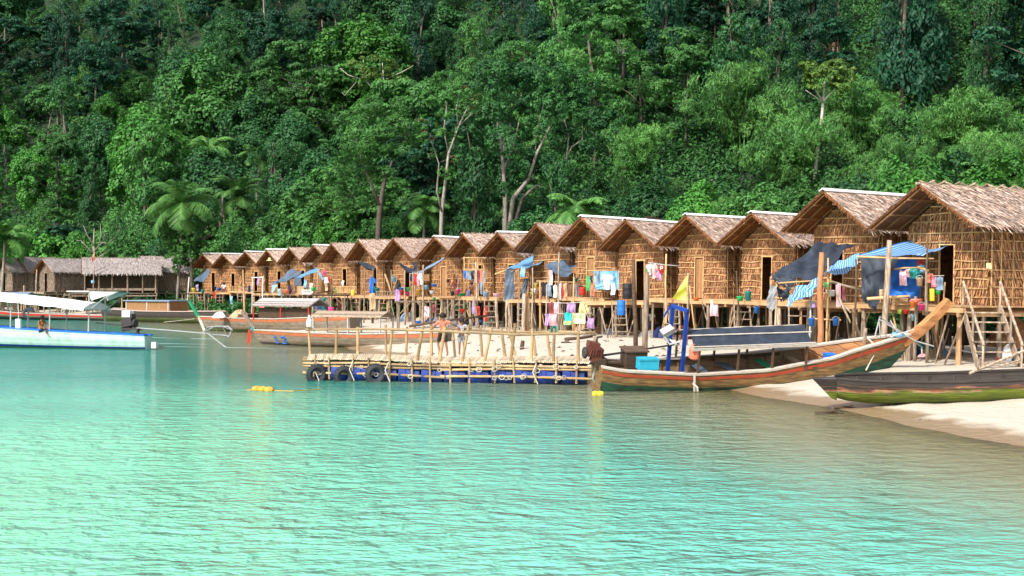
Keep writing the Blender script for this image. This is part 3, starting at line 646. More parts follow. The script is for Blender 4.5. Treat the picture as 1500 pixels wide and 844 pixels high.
def palm(seed, H=6., nf=22, fl=3.2, fan=False, name='palm_tree', m='leafP', lean=.5, dead=False):
    rs = np.random.default_rng(seed); rr = random.Random(seed); t = thing(name, 'x', 'palm')
    pts = [Vector((lean*math.sin(s*1.4), lean*.3*s, H*s-(.8 if s == 0 else 0))) for s in (0, .2, .4, .6, .8, 1)]
    trunk_obj(t, pts, .17, .10, m='palebark', seed=seed); top = pts[-1]
    Vs = []; vs = []; mb = MB(seed)
    for i in range(nf):
        a = i*2.4+rr.random()*.4; el = rr.uniform(-.25, 1.4); L_ = fl*rr.uniform(.8, 1.1)
        if fan:
            c = top+Vector((math.cos(a)*math.cos(el), math.sin(a)*math.cos(el), math.sin(el)))*fl*.45
            d0 = (c-top).normalized(); up = d0.orthogonal().normalized(); w = d0.cross(up)
            for k in range(15):
                b = (k-7)/7*1.9; dd = (d0*math.cos(b)+w*math.sin(b)); e = c+dd*fl*.5+Z_*(-fl*.1); sd = dd.cross(up)*.035*fl
                Vs.append([c, c.lerp(e, .5)+sd, e, c.lerp(e, .5)-sd]); vs.append(rr.random())
            mb.tube([top, c], .02, 4)
        else:
            q = []; p = top.copy(); el_ = el; n = 12
            for k in range(n+1):
                q.append(p.copy()); p = p+Vector((math.cos(a)*math.cos(el_), math.sin(a)*math.cos(el_), math.sin(el_)))*(L_/n); el_ -= .105+.010*k
            mb.tube(q, [.035*(1-.9*k/n) for k in range(n+1)], 4)
            for k in range(1, n*5):
                s = k/(n*5)*n; ix = min(int(s), n-1); c = q[ix].lerp(q[ix+1], s-ix); d0 = (q[ix+1]-q[ix]).normalized()
                sd = d0.cross(Z_).normalized(); l = fl*.26*math.sin(math.pi*min(1, .12+min(1,.88*k/(n*5))))+.12
                for sg in (-1, 1):
                    e = c+sd*sg*l*.8+d0*l*.45-Z_*l*rr.uniform(.25, .6); wv = d0*.045
                    Vs.append([c-wv, c+wv, e+wv*.2, e-wv*.2]); vs.append(rr.random())
    mb.build('frond_ribs', M[m], t)
    V = np.array([[tuple(p) for p in q] for q in Vs]).reshape(-1, 3)
    return t, V, np.array(vs)
TP = []     # (root, kind)
def proto_tree(kind, seed, mats):
    """same shape in several leaf colours"""
    t, V, v = tree(kind, seed) if kind not in ('palm', 'fanpalm') else palm(seed, H={'palm': 5, 'fanpalm': 9}[kind], fan=kind == 'fanpalm', nf=20 if kind == 'palm' else 16, fl=3.2 if kind == 'palm' else 1.7, name='palm_tree' if kind == 'palm' else 'fan_palm_tree')
    res = []
    for i, m in enumerate(mats):
        r_ = t if i == 0 else copy_tree(t)
        leafobj('crown' if 'palm' not in kind else 'fronds', V, v, M[m], r_); res.append((r_, kind, m))
        if i == 0: pass
    return res
def protos_of(kind, seeds, mats):
    out = []
    for s in seeds:
        t, V, v = tree(kind, s) if kind not in ('palm', 'fanpalm') else palm(s, H={'palm': 5, 'fanpalm': 9}[kind], fan=kind == 'fanpalm', nf=20 if kind == 'palm' else 16, fl=3.2 if kind == 'palm' else 1.7, name='palm_tree' if kind == 'palm' else 'fan_palm_tree')
        bare = t; cop = [copy_tree(bare) for _ in mats[1:]]
        for r_, m in zip([t]+cop, mats):
            leafobj('crown' if 'palm' not in kind else 'fronds', V, v, M[m], r_); out.append([r_, kind, m, False])
    return out
LIB = {}
LIB['broad'] = protos_of('broad', (1, 2, 3), ('leafA', 'leafB', 'leafD'))
LIB['tower'] = protos_of('tower', (4, 5), ('leafA', 'leafC', 'leafB'))
LIB['layered'] = protos_of('layered', (6, 7), ('leafC', 'leafB', 'leafE'))
LIB['feather'] = protos_of('feather', (8, 9), ('leafB', 'leafA'))
LIB['bush'] = protos_of('bush', (10, 11), ('leafB', 'leafD', 'leafA'))
LIB['bamboo'] = protos_of('bamboo', (12, 13, 14), ('leafF',))
LIB['palm'] = protos_of('palm', (15, 16), ('leafP',))
LIB['fanpalm'] = protos_of('fanpalm', (17,), ('leafC',))
TONE = {'leafA': 'dark green', 'leafB': 'mid green', 'leafC': 'bluish dark green', 'leafD': 'bright green', 'leafE': 'olive green', 'leafF': 'light green', 'leafP': 'green'}
KIND = {'broad': 'broadleaf tree', 'tower': 'vine-draped tree', 'layered': 'flat-layered tree', 'feather': 'feathery tree', 'bush': 'rounded bush', 'bamboo': 'bamboo clump', 'palm': 'coconut palm', 'fanpalm': 'fan palm'}
LAND = [(0, 'the cut-off grey hut'), (90, 'the lean-to grey hut'), (170, 'the long grey house'), (235, 'the boarded grey hut'), (300, 'the last brown hut'), (365, 'the white door frame'), (430, 'the double blue awning'), (500, 'the pink and white laundry'), (560, 'the long blue shirt'),
        (640, 'the narrow grey awning'), (700, 'the dark clothes'), (775, 'the pale blue awning'), (850, 'the board of shirts'), (930, 'the red shirt'), (1000, 'the yellow flag'), (1090, 'the pink towel'), (1170, 'the black tarpaulin'), (1240, 'the orange-barked pole'), (1310, 'the blue striped awning'), (1400, 'the near broad stairs'), (1480, 'the lattice side wall')]
def proj(p): return 750+p.x/p.y*F, HY-(p.z-CZ)/p.y*F
lab_seen = {}
def tree_label(kind, m, p, hz):
    px, py = proj(p+Z_*hz)
    near = min(LAND, key=lambda q: abs(q[0]-px))[1]
    band = 'at the hill foot' if py > 300 else 'low on the hill' if py > 225 else 'midway up the hill' if py > 150 else 'high on the hill' if py > 75 else 'at the top edge'
    return '%s %s %s, %s' % (TONE[m], KIND[kind], band, near.replace('the ', 'over ', 1)), band
def place_tree(kind, x, y, s, rnd, m=None, label=None, dz=0., sz=None, cat=None):
    opts = [q for q in LIB[kind] if m is None or q[2] == m]; q = rnd.choice(opts)
    o = q[0]
    if q[3]: o = copy_tree(o)
    q[3] = True
    o.location = (x, y, gz(x, y)+dz); o.rotation_euler = (0, 0, rnd.random()*6.28); z_ = sz or s*rnd.uniform(.9, 1.15); o.scale = (s, s, z_)
    l, band = tree_label(kind, q[2], Vector(o.location), {'broad': 7, 'tower': 7, 'layered': 8, 'feather': 7, 'bush': 1.5, 'bamboo': 5, 'palm': 5, 'fanpalm': 9}[kind]*z_)
    tag(o, label or l, cat or {'bush': 'bush', 'bamboo': 'bamboo', 'palm': 'palm', 'fanpalm': 'palm'}.get(kind, 'tree'), 'forest trees '+band)
    return o
rnd = random.Random(5)
# --- forest on the hillside, spaced apart
cand = []
tries = 0
while tries < 60000 and len(cand) < 285:
    tries += 1
    u = rnd.uniform(-.47, .47); y = rnd.uniform(78, 290); x = u*y
    db = float(sdist(np.array([x]), np.array([y]), BASE)[0])
    if db < -3 or db > 92: continue
    z = gz(x, y); py = HY-(z+9-CZ)/y*F
    if py < -70: continue
    if x/y < -.16 and y < 128: continue
    pq = 750+u*F; tp = HY-(z+8.5-CZ)/y*F
    if 1165 < pq < 1232 and y < 112 and tp < 285: continue
    if (383 < pq < 418 or 128 < pq < 150) and y < 165 and tp < 205: continue
    mind = 4.4+.016*y
    if any((x-a)**2+(y-b)**2 < mind*mind for a, b in cand): continue
    cand.append((x, y))
for x, y in cand:
    px, py = proj(Vector((x, y, gz(x, y)+7)))
    q = rnd.random()
    if px > 900 and 95+max(0, 1100-px)*.35 < py < 330 and q < .70+.22*(px > 1060): k, m = 'bamboo', None
    elif py < 110: k, m = rnd.choice([('tower', 'leafC'), ('broad', 'leafA'), ('tower', 'leafA'), ('layered', 'leafC'), ('broad', 'leafA'), ('fanpalm', None) if q < .35 else ('tower', 'leafC')])
    else:
        k, m = rnd.choice([('broad', 'leafB'), ('broad', 'leafA'), ('tower', 'leafB'), ('tower', 'leafA'), ('layered', 'leafB'), ('feather', 'leafB'), ('feather', 'leafA'), ('palm', None), ('palm', None), ('broad', 'leafD'), ('layered', 'leafC')])
        if k == 'palm' and not (py > 130 and px < 620): k, m = 'feather', 'leafB'
    place_tree(k, x, y, rnd.choice((.8, .95, 1.1, 1.3, 1.6))*rnd.uniform(.9, 1.1)*(.85 if y < 100 else 1.08), rnd, m)
# undergrowth: one mass over the whole slope
def undergrowth():
    rs = np.random.default_rng(99); Cs = []; Ns = []; vs = []
    n = 25000; y = np.sqrt(rs.uniform(60**2, 345**2, n)); y[:6000] = rs.uniform(66, 150, 6000); x = rs.uniform(-.5, .5, n)*y
    db = sdist(x, y, BASE); k = (db > -13) & (db < 150); x, y, db = x[k], y[k], db[k]; z = height(x, y)
    r_ = rs.uniform(1.0, 2.6, len(x))*np.clip((db+20)/26, .4, 1); dens = rs.random(len(x))
    for i in range(len(x)):
        m = 95; u = rs.normal(0, 1, (m, 3)); u[:, 2] = np.abs(u[:, 2])+.1; u /= np.linalg.norm(u, axis=1)[:, None]
        Cs.append(np.array([x[i], y[i], z[i]])+u*r_[i]*rs.uniform(.6, 1.1, (m, 1))*np.array([1, 1, 1.2])); uu = u.copy(); uu[:, 2] += .4; Ns.append(uu); vs.append(np.clip(rs.normal(.45, .18, m)+(dens[i]-.5)*.5, 0, 1))
    V = leaves(rs, np.concatenate(Cs), np.concatenate(Ns), .40, .5, .4)
    o = leafobj('undergrowth', V, np.concatenate(vs), M['under_g']); tag(o, 'dense green undergrowth covering the hillside between the trees', 'undergrowth', kind='stuff')
undergrowth()

# ---------------------------------------------------------------- feature trees, each traced to its own distance and depth
def ftree(name, label, d, lobes, trunks, leaf='leafB', size=.3, per=300, flat=.85, bark='palebark', seed=1, asp=.5, spread=.35, cat='tree', droop=0., leaf2=None):
    """lobes: (px, py, radius in px); trunks: lists of (px, py, radius m)"""
    rs = np.random.default_rng(seed); rr = random.Random(seed); k = d/F
    x0, y0 = (trunks[0][0][0]-750)*k, d; base = Vector((x0, y0, gz(x0, y0)))
    o = wthing(name, label, cat, base)
    def W_(px, py, dd): return P(px, py, d+dd)
    L_ = []
    for (px, py, r) in lobes:
        dd = rr.uniform(-1, 1)*spread*max(l[2] for l in lobes)*k*3; q = W_(px, py, dd)-base; L_.append((q.x, q.y, q.z, r*k))
    if L_:
        V, v = lobes_cloud(rs, L_, per, size, asp, droop, flat); leafobj('crown', V, v, M[leaf], o)
        if leaf2:
            V, v = lobes_cloud(rs, L_[::4], per*.4, size, asp, droop, flat); leafobj('dry_leaves', V, v, M[leaf2], o)
    for i, tk in enumerate(trunks):
        mb = MB(seed+i); pts = [W_(px, py, rr.uniform(-.3, .3)*j) for j, (px, py, r) in enumerate(tk)]
        if i == 0: pts[0].z = base.z-.5
        mb.tube(pts, [r*.75 for _, _, r in tk], 7); mb.build('trunk' if i == 0 else 'limb', M[bark], o, True)
    return o
def hill_d(px, py, d0=80.):
    d = d0
    while d < 330:
        p = P(px, py, d)
        if gz(p.x, p.y) >= p.z: return d
        d += 1.
    return 170.
def ring(cx, cy, rx, ry, n, r, seed):
    q = random.Random(seed); return [(cx+rx*math.sqrt(q.random())*math.cos(a), cy+ry*math.sqrt(q.random())*math.sin(a), r*q.uniform(.7, 1.25)) for a in [q.random()*6.28 for _ in range(n)]]
ftree('spreading_tree', 'huge spreading tree with several pale forking trunks behind the huts', 98,
      ring(730, 120, 42, 30, 9, 21, 1)+ring(800, 130, 60, 35, 12, 23, 2)+ring(775, 200, 85, 55, 16, 24, 3)+ring(720, 250, 45, 60, 6, 18, 4)+ring(855, 190, 38, 60, 9, 22, 5),
      [[(738, 345, .34), (740, 290, .27), (737, 240, .2), (733, 200, .14), (722, 150, .08)], [(745, 345, .3), (752, 290, .25), (775, 262, .2), (786, 225, .15), (806, 185, .08)], [(752, 335, .22), (765, 290, .2), (785, 272, .14), (815, 277, .06)],
       [(738, 250, .13), (752, 215, .1), (760, 180, .06)], [(826, 238, .10), (838, 215, .09), (853, 205, .08), (853, 160, .06)], [(830, 235, .09), (833, 200, .07), (826, 172, .05)], [(782, 265, .08), (786, 190, .06), (800, 140, .04)]], 'leafA', .26, 420, .8, seed=41)
ftree('dry_tree', 'slim pale-trunked tree with thin branches and rusty leaves beside the spreading tree', 97,
      ring(665, 150, 44, 22, 8, 15, 6)+ring(640, 190, 40, 40, 7, 13, 7)+ring(635, 240, 45, 40, 5, 12, 8),
      [[(643, 348, .30), (647, 310, .22), (652, 270, .16), (657, 225, .13), (672, 185, .10), (686, 155, .05)], [(647, 310, .12), (640, 280, .1), (643, 240, .07), (630, 200, .04)], [(657, 225, .1), (650, 190, .07), (655, 150, .04)], [(672, 185, .07), (690, 168, .05), (706, 160, .03)], [(672, 185, .06), (668, 160, .04), (672, 138, .02)]], 'leafB', .24, 300, .7, 'palebark', seed=42, leaf2='leafR')
ftree('broad_green_tree', 'broad feathery green tree with a reddish leaning trunk above the mid huts', 101,
      ring(555, 170, 70, 30, 13, 20, 9)+ring(545, 230, 65, 40, 13, 22, 10)+ring(590, 200, 40, 40, 7, 19, 11)+ring(500, 290, 40, 40, 8, 20, 12),
      [[(548, 345, .4), (556, 310, .32), (562, 270, .22), (575, 235, .12)], [(556, 300, .2), (535, 250, .12), (520, 200, .06)]], 'leafB', .24, 330, .6, 'bark', seed=43, asp=.4)
ftree('slender_tree', 'lone slender tree with a tall pale trunk and flat olive crown above the bamboo', hill_d(1193, 300)-2,
      ring(1188, 105, 26, 14, 7, 14, 13)+ring(1230, 112, 30, 18, 10, 15, 14)+ring(1205, 118, 40, 16, 7, 11, 15)+ring(1208, 100, 44, 8, 7, 11, 95),
      [[(1190, 300, .26), (1195, 240, .22), (1203, 180, .19), (1206, 150, .15), (1208, 120, .08)], [(1206, 150, .1), (1190, 125, .06)], [(1206, 148, .1), (1228, 126, .05)], [(1206, 150, .08), (1180, 132, .04)]], 'leafE', .32, 300, .7, 'whitebark', seed=44)
ftree('pale_limbed_tree', 'tree with bare white forking limbs high above the grey boarded hut side', 150,
      ring(560, 95, 45, 18, 9, 13, 16)+ring(555, 125, 60, 22, 7, 12, 17),
      [[(550, 170, .24), (558, 140, .18), (562, 115, .12), (560, 92, .06)], [(558, 140, .12), (535, 118, .09), (522, 95, .05)], [(535, 118, .08), (510, 110, .06), (498, 100, .04)], [(562, 118, .1), (590, 105, .06), (606, 96, .04)], [(522, 120, .07), (505, 140, .05), (500, 135, .03)], [(535, 118, .06), (532, 85, .04)]], 'leafE', .30, 200, .6, 'whitebark', seed=45)
ftree('shore_tree', 'bushy green tree between the grey huts and the first brown hut', 119,
      ring(270, 352, 34, 32, 14, 14, 18)+ring(285, 330, 28, 20, 7, 12, 19)+ring(262, 388, 22, 14, 6, 10, 20)+ring(300, 345, 24, 20, 6, 12, 60),
      [[(282, 420, .22), (280, 380, .16), (276, 350, .08)]], 'leafB', .32, 300, .9, 'bark', seed=46)
ftree('emergent_tree', 'tall forest tree with a long bare brown trunk high above the white door frame', hill_d(400, 192),
      ring(400, 50, 45, 28, 13, 18, 21)+ring(405, 80, 50, 18, 8, 14, 22)+ring(385, 25, 40, 15, 5, 14, 23),
      [[(400, 185, .4), (401, 150, .32), (402, 100, .26), (402, 60, .14)], [(402, 95, .12), (380, 70, .05)]], 'leafC', .42, 190, .6, 'bark', seed=47)
ftree('pale_trunk_tree', 'tall grey-green tree whose pale bare trunk shows above the long grey house', hill_d(138, 205),
      ring(135, 95, 42, 30, 13, 17, 24)+ring(150, 125, 30, 20, 6, 14, 25), [[(138, 200, .32), (139, 160, .28), (141, 120, .2), (143, 90, .1)]], 'leafC', .40, 190, .65, seed=48)
ftree('young_tree', 'small thin tree with a light tuft crown above the pink towel hut', hill_d(1074, 240), ring(1076, 168, 16, 9, 6, 8, 26), [[(1074, 235, .12), (1075, 200, .1), (1076, 172, .06)]], 'leafF', .3, 300, .7, seed=49)
for i, (px, py0, py1, lean, d, lb) in enumerate([(68, 215, 172, 6, 160, 'broken pale tree snag on the left slope'), (118, 70, 38, -2, 195, 'short bare snag near the top left corner'), (272, 62, 8, -12, 190, 'leaning bare trunk at the top left of the slope'), (231, 100, 30, 3, 185, 'thin straight bare trunk at upper left of the slope'),
                                                 (474, 70, 20, -3, 185, 'thin pale trunk at the top above the double awning'), (1334, 78, 28, -5, 168, 'leaning pale trunk at the upper right of the slope'), (1438, 55, 5, -6, 175, 'straight pale trunk at the top right'), (1488, 32, -8, -8, 178, 'bare trunk in the top right corner')]):
    ftree('bare_trunk', lb, hill_d(px, py0+6), [], [[(px, py0+14, .2), (px+lean*.5, (py0+py1)/2, .17), (px+lean, py1, .12)]]+([[(px+lean*.4, (py0+py1)/2+4, .12), (px+12, py1+8, .09)]] if i == 0 else []), bark='bark', seed=70+i)
# dead tree behind the long grey house
ftree('dead_tree', 'leafless dead tree with crooked pale branches behind the grey huts', 127, [],
      [[(137, 420, .2), (138, 385, .17), (137, 360, .12), (138, 335, .06)], [(137, 372, .1), (124, 358, .07), (118, 352, .05), (112, 353, .03)], [(137, 360, .08), (128, 345, .05), (122, 330, .03)], [(138, 368, .1), (150, 355, .07), (158, 357, .04), (170, 346, .03)], [(144, 362, .06), (148, 345, .05), (147, 328, .03)], [(150, 356, .05), (154, 342, .03)], [(140, 380, .08), (152, 372, .05), (160, 368, .03)]], seed=80)
def fpalm(label, px, py, d, H, fl, seed, fan=False, nf=22, leaf='leafP', lean=.5):
    p = P(px, py, d); g = gz(p.x, p.y); t, V, v = palm(seed, H=max(2, p.z-g), nf=nf, fl=fl, fan=fan, m=leaf, name='fan_palm_tree' if fan else 'coconut_palm', lean=lean)
    leafobj('fronds', V, v, M[leaf], t); t.location = (p.x-lean, p.y, g); tag(t, label, 'palm', 'fan palms on the upper slope' if fan else None)
    if fan:      # skirt of dead fronds
        rs = np.random.default_rng(seed); n = 160; top = np.array([lean, .3*lean, p.z-g]); c = top+rs.normal(0, 1, (n, 3))*[.3, .3, .5]-[0, 0, 1.1]
        leafobj('dead_fronds', leaves(rs, c, c-top+[0, 0, .2], .7, .25, 1.5), rs.random(n), M['leafR'], t)
    return t
fpalm('large coconut palm with long pale fronds above the far brown huts', 266, 300, 119, 6, 4.5, 201, nf=24)
fpalm('coconut palm cut off by the left edge behind the grey huts', 6, 352, 124, 5, 3.6, 202)
fpalm('coconut palm fronds showing right of the spreading tree', 845, 312, 86, 5, 2.8, 203)
fpalm('coconut palm half hidden left of the slim dry tree', 622, 308, 104, 5, 3.2, 204)
fpalm('coconut palm on the slope left of the broad feathery tree', 350, 288, 131, 5, 3.6, 205)
fpalm('small palm behind the ridge of the near large hut', 1440, 262, 62, 3.4, 1.7, 206)
fpalm('palm crown over the lattice side wall at the right edge', 1495, 258, 66, 3.6, 2.0, 207)
for i, (px, py, lb) in enumerate([(1075, 48, 'fan palm with a rusty skirt above the pink towel hut'), (1222, 56, 'fan palm with a rusty skirt above the slender tree'), (768, 74, 'fan palm with a rusty skirt above the spreading tree'), (1328, 14, 'fan palm at the top edge above the striped awning'), (1430, 8, 'fan palm at the top edge above the near stairs'), (470, 8, 'fan palm at the top edge above the double awning'), (530, 100, 'fan palm beside the pale limbed tree')]):
    fpalm(lb, px, py, hill_d(px, py+78), 8, 1.9, 220+i, True, 14, 'leafC')
# bushes and small trees standing behind the huts, on flat ground
BUSH = [(1200, 275, 76, 1.5, 'leafB', 'big round bush'), (1120, 300, 76, 1.1, 'leafB', 'green bush'), (1262, 290, 68, 1.0, 'leafA', 'dark bush'), (950, 285, 92, 1.35, 'leafA', 'dark round bush'), (1030, 295, 84, 1.1, 'leafD', 'bright green bush'), (900, 315, 90, 1.0, 'leafA', 'dark low bush'), (870, 300, 98, 1.2, 'leafA', 'deep green bush'),
        (600, 318, 108, 1.2, 'leafA', 'dark bush'), (690, 320, 103, 1.2, 'leafA', 'shaded bush'), (490, 335, 112, 1.2, 'leafD', 'yellow-green bush'), (440, 320, 120, 1.6, 'leafB', 'large green bush'), (390, 330, 124, 1.4, 'leafB', 'green bush'), (340, 335, 128, 1.5, 'leafB', 'leafy bush'), (190, 345, 136, 1.6, 'leafB', 'green bush'), (45, 345, 142, 1.9, 'leafD', 'bright yellow-green bush'), (100, 358, 138, 1.2, 'leafD', 'bright bush'), (230, 362, 133, 1.2, 'leafA', 'dark bush'), (160, 330, 145, 1.5, 'leafB', 'green bush'), (1330, 262, 60, .9, 'leafD', 'bright bush'), (1390, 258, 62, .9, 'leafA', 'dark bush'), (785, 330, 92, 1.0, 'leafA', 'dark bush'), (540, 340, 106, .9, 'leafB', 'green bush'), (1470, 262, 58, .8, 'leafD', 'bright bush')]
for i, (px, py, d, s, lf, nm) in enumerate(BUSH):
    p = P(px, py, d); top_ = p.z+1.2-gz(p.x, p.y)
    if top_ > 5.5: place_tree('broad', p.x+.5, p.y+1.5, top_/9*.8, rnd, lf if lf != 'leafE' else 'leafB', sz=top_/9)
    near = min(LAND, key=lambda q: abs(q[0]-px))[1]
    o = place_tree('bush', p.x, p.y, s*1.25, rnd, lf, '%s right behind the huts, over %s' % (nm, near.replace('the ', '', 1))); top = p.z+.9-gz(p.x, p.y); o.scale.z = max(s, min(top/2.8, s*1.7))
# hidden band of small trees closing the view between the stilts
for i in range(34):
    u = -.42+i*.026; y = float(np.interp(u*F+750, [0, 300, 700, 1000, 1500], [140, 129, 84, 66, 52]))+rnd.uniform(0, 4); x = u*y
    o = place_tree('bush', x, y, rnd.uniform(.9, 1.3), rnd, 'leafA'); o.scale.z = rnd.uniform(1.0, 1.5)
for k in LIB.values():
    for q in k:
        if not q[3]:
            for c in list(q[0].children): bpy.data.objects.remove(c)
            bpy.data.objects.remove(q[0])

# ---------------------------------------------------------------- boats
class Boat:
    def __init__(s, L, rake, xs, zg, bm, zk, th=.05): s.L, s.rake, s.xs, s.zg_, s.bm_, s.zk_, s.th = L, rake, xs, zg, bm, zk, th
    def zg(s, t): return float(np.interp(t*s.L, s.xs, s.zg_))
    def b(s, t): return float(np.interp(t*s.L, s.xs, s.bm_))
    def zk(s, t): return float(np.interp(t*s.L, s.xs, s.zk_))
    def pt(s, t, u, sd, inn=0.):
        u = min(u, 1.); b = max(s.b(t)-inn, .004); zk = s.zk(t)+inn; zg = s.zg(t)
        return Vector((t*s.L+s.rake*u*t**10, sd*b*(1-(1-u)**2.1)**.62, zk+(zg-zk)*u**1.35))
    def build(s, root, bands, gun, inner, n=34, m=10, gw=.09, gh=.05, stripe=None, seed=1):
        mats = [b_[1] for b_ in bands]; mb = MB(seed)
        for sd in (-1, 1):
            vs = [s.pt(i/n, j/m, sd) for i in range(n+1) for j in range(m+1)]; b0 = len(mb.v); mb.v += [tuple(v) for v in vs]
            for i in range(n):
                for j in range(m):
                    u = (j+.5)/m; mi = next(k for k, b_ in enumerate(bands) if u <= b_[0])
                    f = [i*(m+1)+j, (i+1)*(m+1)+j, (i+1)*(m+1)+j+1, i*(m+1)+j+1]
                    if sd > 0: f.reverse()
                    mb.f.append(tuple(b0+q for q in f)); mb.a.append(.3+.4*((j*7) % 3)/2); mb.m.append(mi)
        ts = [s.pt(0, j/m, -1) for j in range(m+1)]+[s.pt(0, j/m, 1) for j in range(m, 0, -1)]
        mb.add(ts, [tuple(range(len(ts)-1, -1, -1))], .4, len(bands)-1)
        mb.build('hull', mats, root, True)
        ib = MB(seed+1)
        for sd in (-1, 1):
            vs = [s.pt(.004+i/n*.97, .08+.92*j/m, sd, s.th) for i in range(n+1) for j in range(m+1)]
            ib.add(vs, [(i*(m+1)+j, (i+1)*(m+1)+j, (i+1)*(m+1)+j+1, i*(m+1)+j+1) for i in range(n) for j in range(m)], .5)
            k = int(s.L/.55)
            for i in range(1, k): ib.tube([s.pt(i/k, .15+.8*j/5, sd, s.th+.02) for j in range(6)], .03, 4)
        ib.build('inner_planking', inner, root)
        gb = MB(seed+2)
        for sd in (-1, 1):
            pts = [s.pt(i/n, 1, sd) for i in range(n+1)]; vs = []
            for p in pts:
                for dy, dz in ((-.02, 0), (gw, 0), (gw, gh), (-.02, gh)):
                    y = p.y-sd*dy
                    if (y > 0) != (sd > 0): y = 0
                    vs.append((p.x, y, p.z+dz))
            gb.add(vs, [(i*4+j, i*4+(j+1) % 4, (i+1)*4+(j+1) % 4, (i+1)*4+j) for i in range(n) for j in range(4)]+[(0, 3, 2, 1), tuple(n*4+q for q in range(4))], .5)
        gb.build('gunwale', gun, root)
        if stripe:
            sb = MB(seed+3)
            for sd in (-1, 1):
                a = [s.pt(i/n, stripe[1], sd) for i in range(n+1)]; b = [s.pt(i/n, stripe[2], sd) for i in range(n+1)]; o = Vector((0, sd*.014, 0))
                vs = []
                for p, q in zip(a, b): vs += [p+o, q+o, q, p]
                sb.add(vs, [(i*4+j, (i+1)*4+j, (i+1)*4+(j+1) % 4, i*4+(j+1) % 4) for i in range(n) for j in range(4)], .5)
            sb.build('rubbing_strip', stripe[0], root)
    def seat(s, root, x, m, w=.22, z=None):
        t = x/s.L; b = s.b(t)-.08; zz = z or s.zg(t)-.2; mb = MB(int(x*10)); mb.box((x, 0, zz), (w, 2*b, .035)); return mb.build('seat', m, root)
def engine(root, p, yaw=0., sc=1., body='engine', pole=None, shaft=None):
    """longtail engine block with tank, exhaust, flywheel and tiller / propeller tubes, in boat coordinates"""
    e = MB(5); x, y, z = p
    e.box((x, y, z), (.52*sc, .38*sc, .34*sc), (0, R(12), yaw)); e.box((x-.05*sc, y, z+.25*sc), (.4*sc, .3*sc, .18*sc), (0, R(12), yaw)); e.box((x+.05*sc, y-.05*sc, z-.24*sc), (.34*sc, .3*sc, .2*sc), (0, R(12), yaw))
    for k in range(5): e.box((x-.18*sc+k*.09*sc, y-.2*sc, z+.02*sc), (.03*sc, .05*sc, .24*sc), (0, R(12), yaw))
    o = e.build('engine', M[body], root)
    f = MB(6); f.lathe((x-.33*sc, y, z-.03*sc), [(0, -.05*sc), (.17*sc, -.05*sc), (.2*sc, -.02*sc), (.2*sc, .03*sc), (.15*sc, .06*sc), (0, .06*sc)], 16, axis='X'); f.build('flywheel', M['iron'], o); f = MB(6); f.tube([(x+.1*sc, y+.1, z+.3*sc), (x+.12*sc, y+.12, z+.45*sc), (x+.3*sc, y+.14, z+.48*sc)], .035*sc, 6); f.build('exhaust', M['iron'], o); f = MB(6)
    f.tube([(x+.2*sc, y-.1, z-.1*sc), (x+.4*sc, y-.12, z-.22*sc), (x+.35*sc, y-.1, z-.42*sc)], .03*sc, 6); f.build('hose', M['iron'], o)
    if pole:
        q = MB(7); q.tube(pole, [.035, .03, .022][:len(pole)] if len(pole) < 4 else .03, 7); q.build('tiller', M['iron'], root)
    if shaft:
        q = MB(8); q.tube(shaft, .035, 7); a = Vector(shaft[-1]); d = (a-Vector(shaft[-2])).normalized()
        for k in range(3):
            w = d.orthogonal().normalized(); w.rotate(Matrix.Rotation(k*2.09, 3, d)); q.add([a, a+w*.14+d*.04, a+w*.17-d*.04, a-d*.03], [(0, 1, 2, 3)])
        q.build('propeller_shaft', M['steel'], root)
# --- the big beached longtail
root = thing('longtail_boat', 'large wooden longtail boat with a black canopy and upswept varnished prow, aground beside the raft', 'boat', (2.35, 34.75, 0), (R(12), 0, R(14)))
B = Boat(8.9, 1.15, [0, .6, 2.7, 4.8, 6.9, 8.2, 8.9], [.78, .70, .63, .72, 1.0, 1.33, 1.55], [.50, .68, .92, .95, .74, .36, .02], [-.22, -.30, -.34, -.38, -.32, -.12, .24])
B.build(root, [(.66, M['hullgreen']), (1, M['hullwood'])], M['gunwale'], M['boatin'], stripe=(M['hullred'], .90, .955), gw=.14, gh=.055, seed=11)
mb = MB(3); pts = []
for k in range(9):
    s_ = k/8; pts.append(Vector((9.55+1.42*s_, 0, 1.30+.20*s_+1.05*s_**1.45)))
vs = []
for k, p in enumerate(pts):
    w = .10+.015*k/8; h = .15-.035*k/8
    d = (pts[min(k+1, 8)]-pts[max(k-1, 0)]).normalized(); up = Vector((-d.z, 0, d.x))
    for sy, su in ((-1, -1), (1, -1), (1, 1), (-1, 1)): vs.append(p+Vector((0, sy*w, 0))+up*su*h)
mb.add(vs, [(i*4+j, i*4+(j+1) % 4, (i+1)*4+(j+1) % 4, (i+1)*4+j) for i in range(8) for j in range(4)]+[(3, 2, 1, 0), (32, 33, 34, 35)], .7)
mb.build('prow', M['boardeck'], root)
mb = MB(4)
for i in range(9):            # bow deck planks follow the sheer
    x = 6.75+i*.36; t0, t1 = x/8.9, min((x+.345)/8.9, 1.); r_ = lambda t: max(B.b(min(t, 1))-.10, .01)
    if x > 8.9: t0 = t1 = 1
    xa = x+B.rake*t0**10; xb = x+.345+B.rake*t1**10; z0 = B.zg(t0)-.03; z1 = B.zg(t1)-.03
    if x > 8.8: break
    mb.add([(xa, -r_(t0), z0), (xb, -r_(t1), z1), (xb, r_(t1), z1), (xa, r_(t0), z0)], [(0, 1, 2, 3)])
mb.box((6.72, 0, .78), (.05, 1.35, .36)); mb.build('bow_deck', M['boardeck'], root)
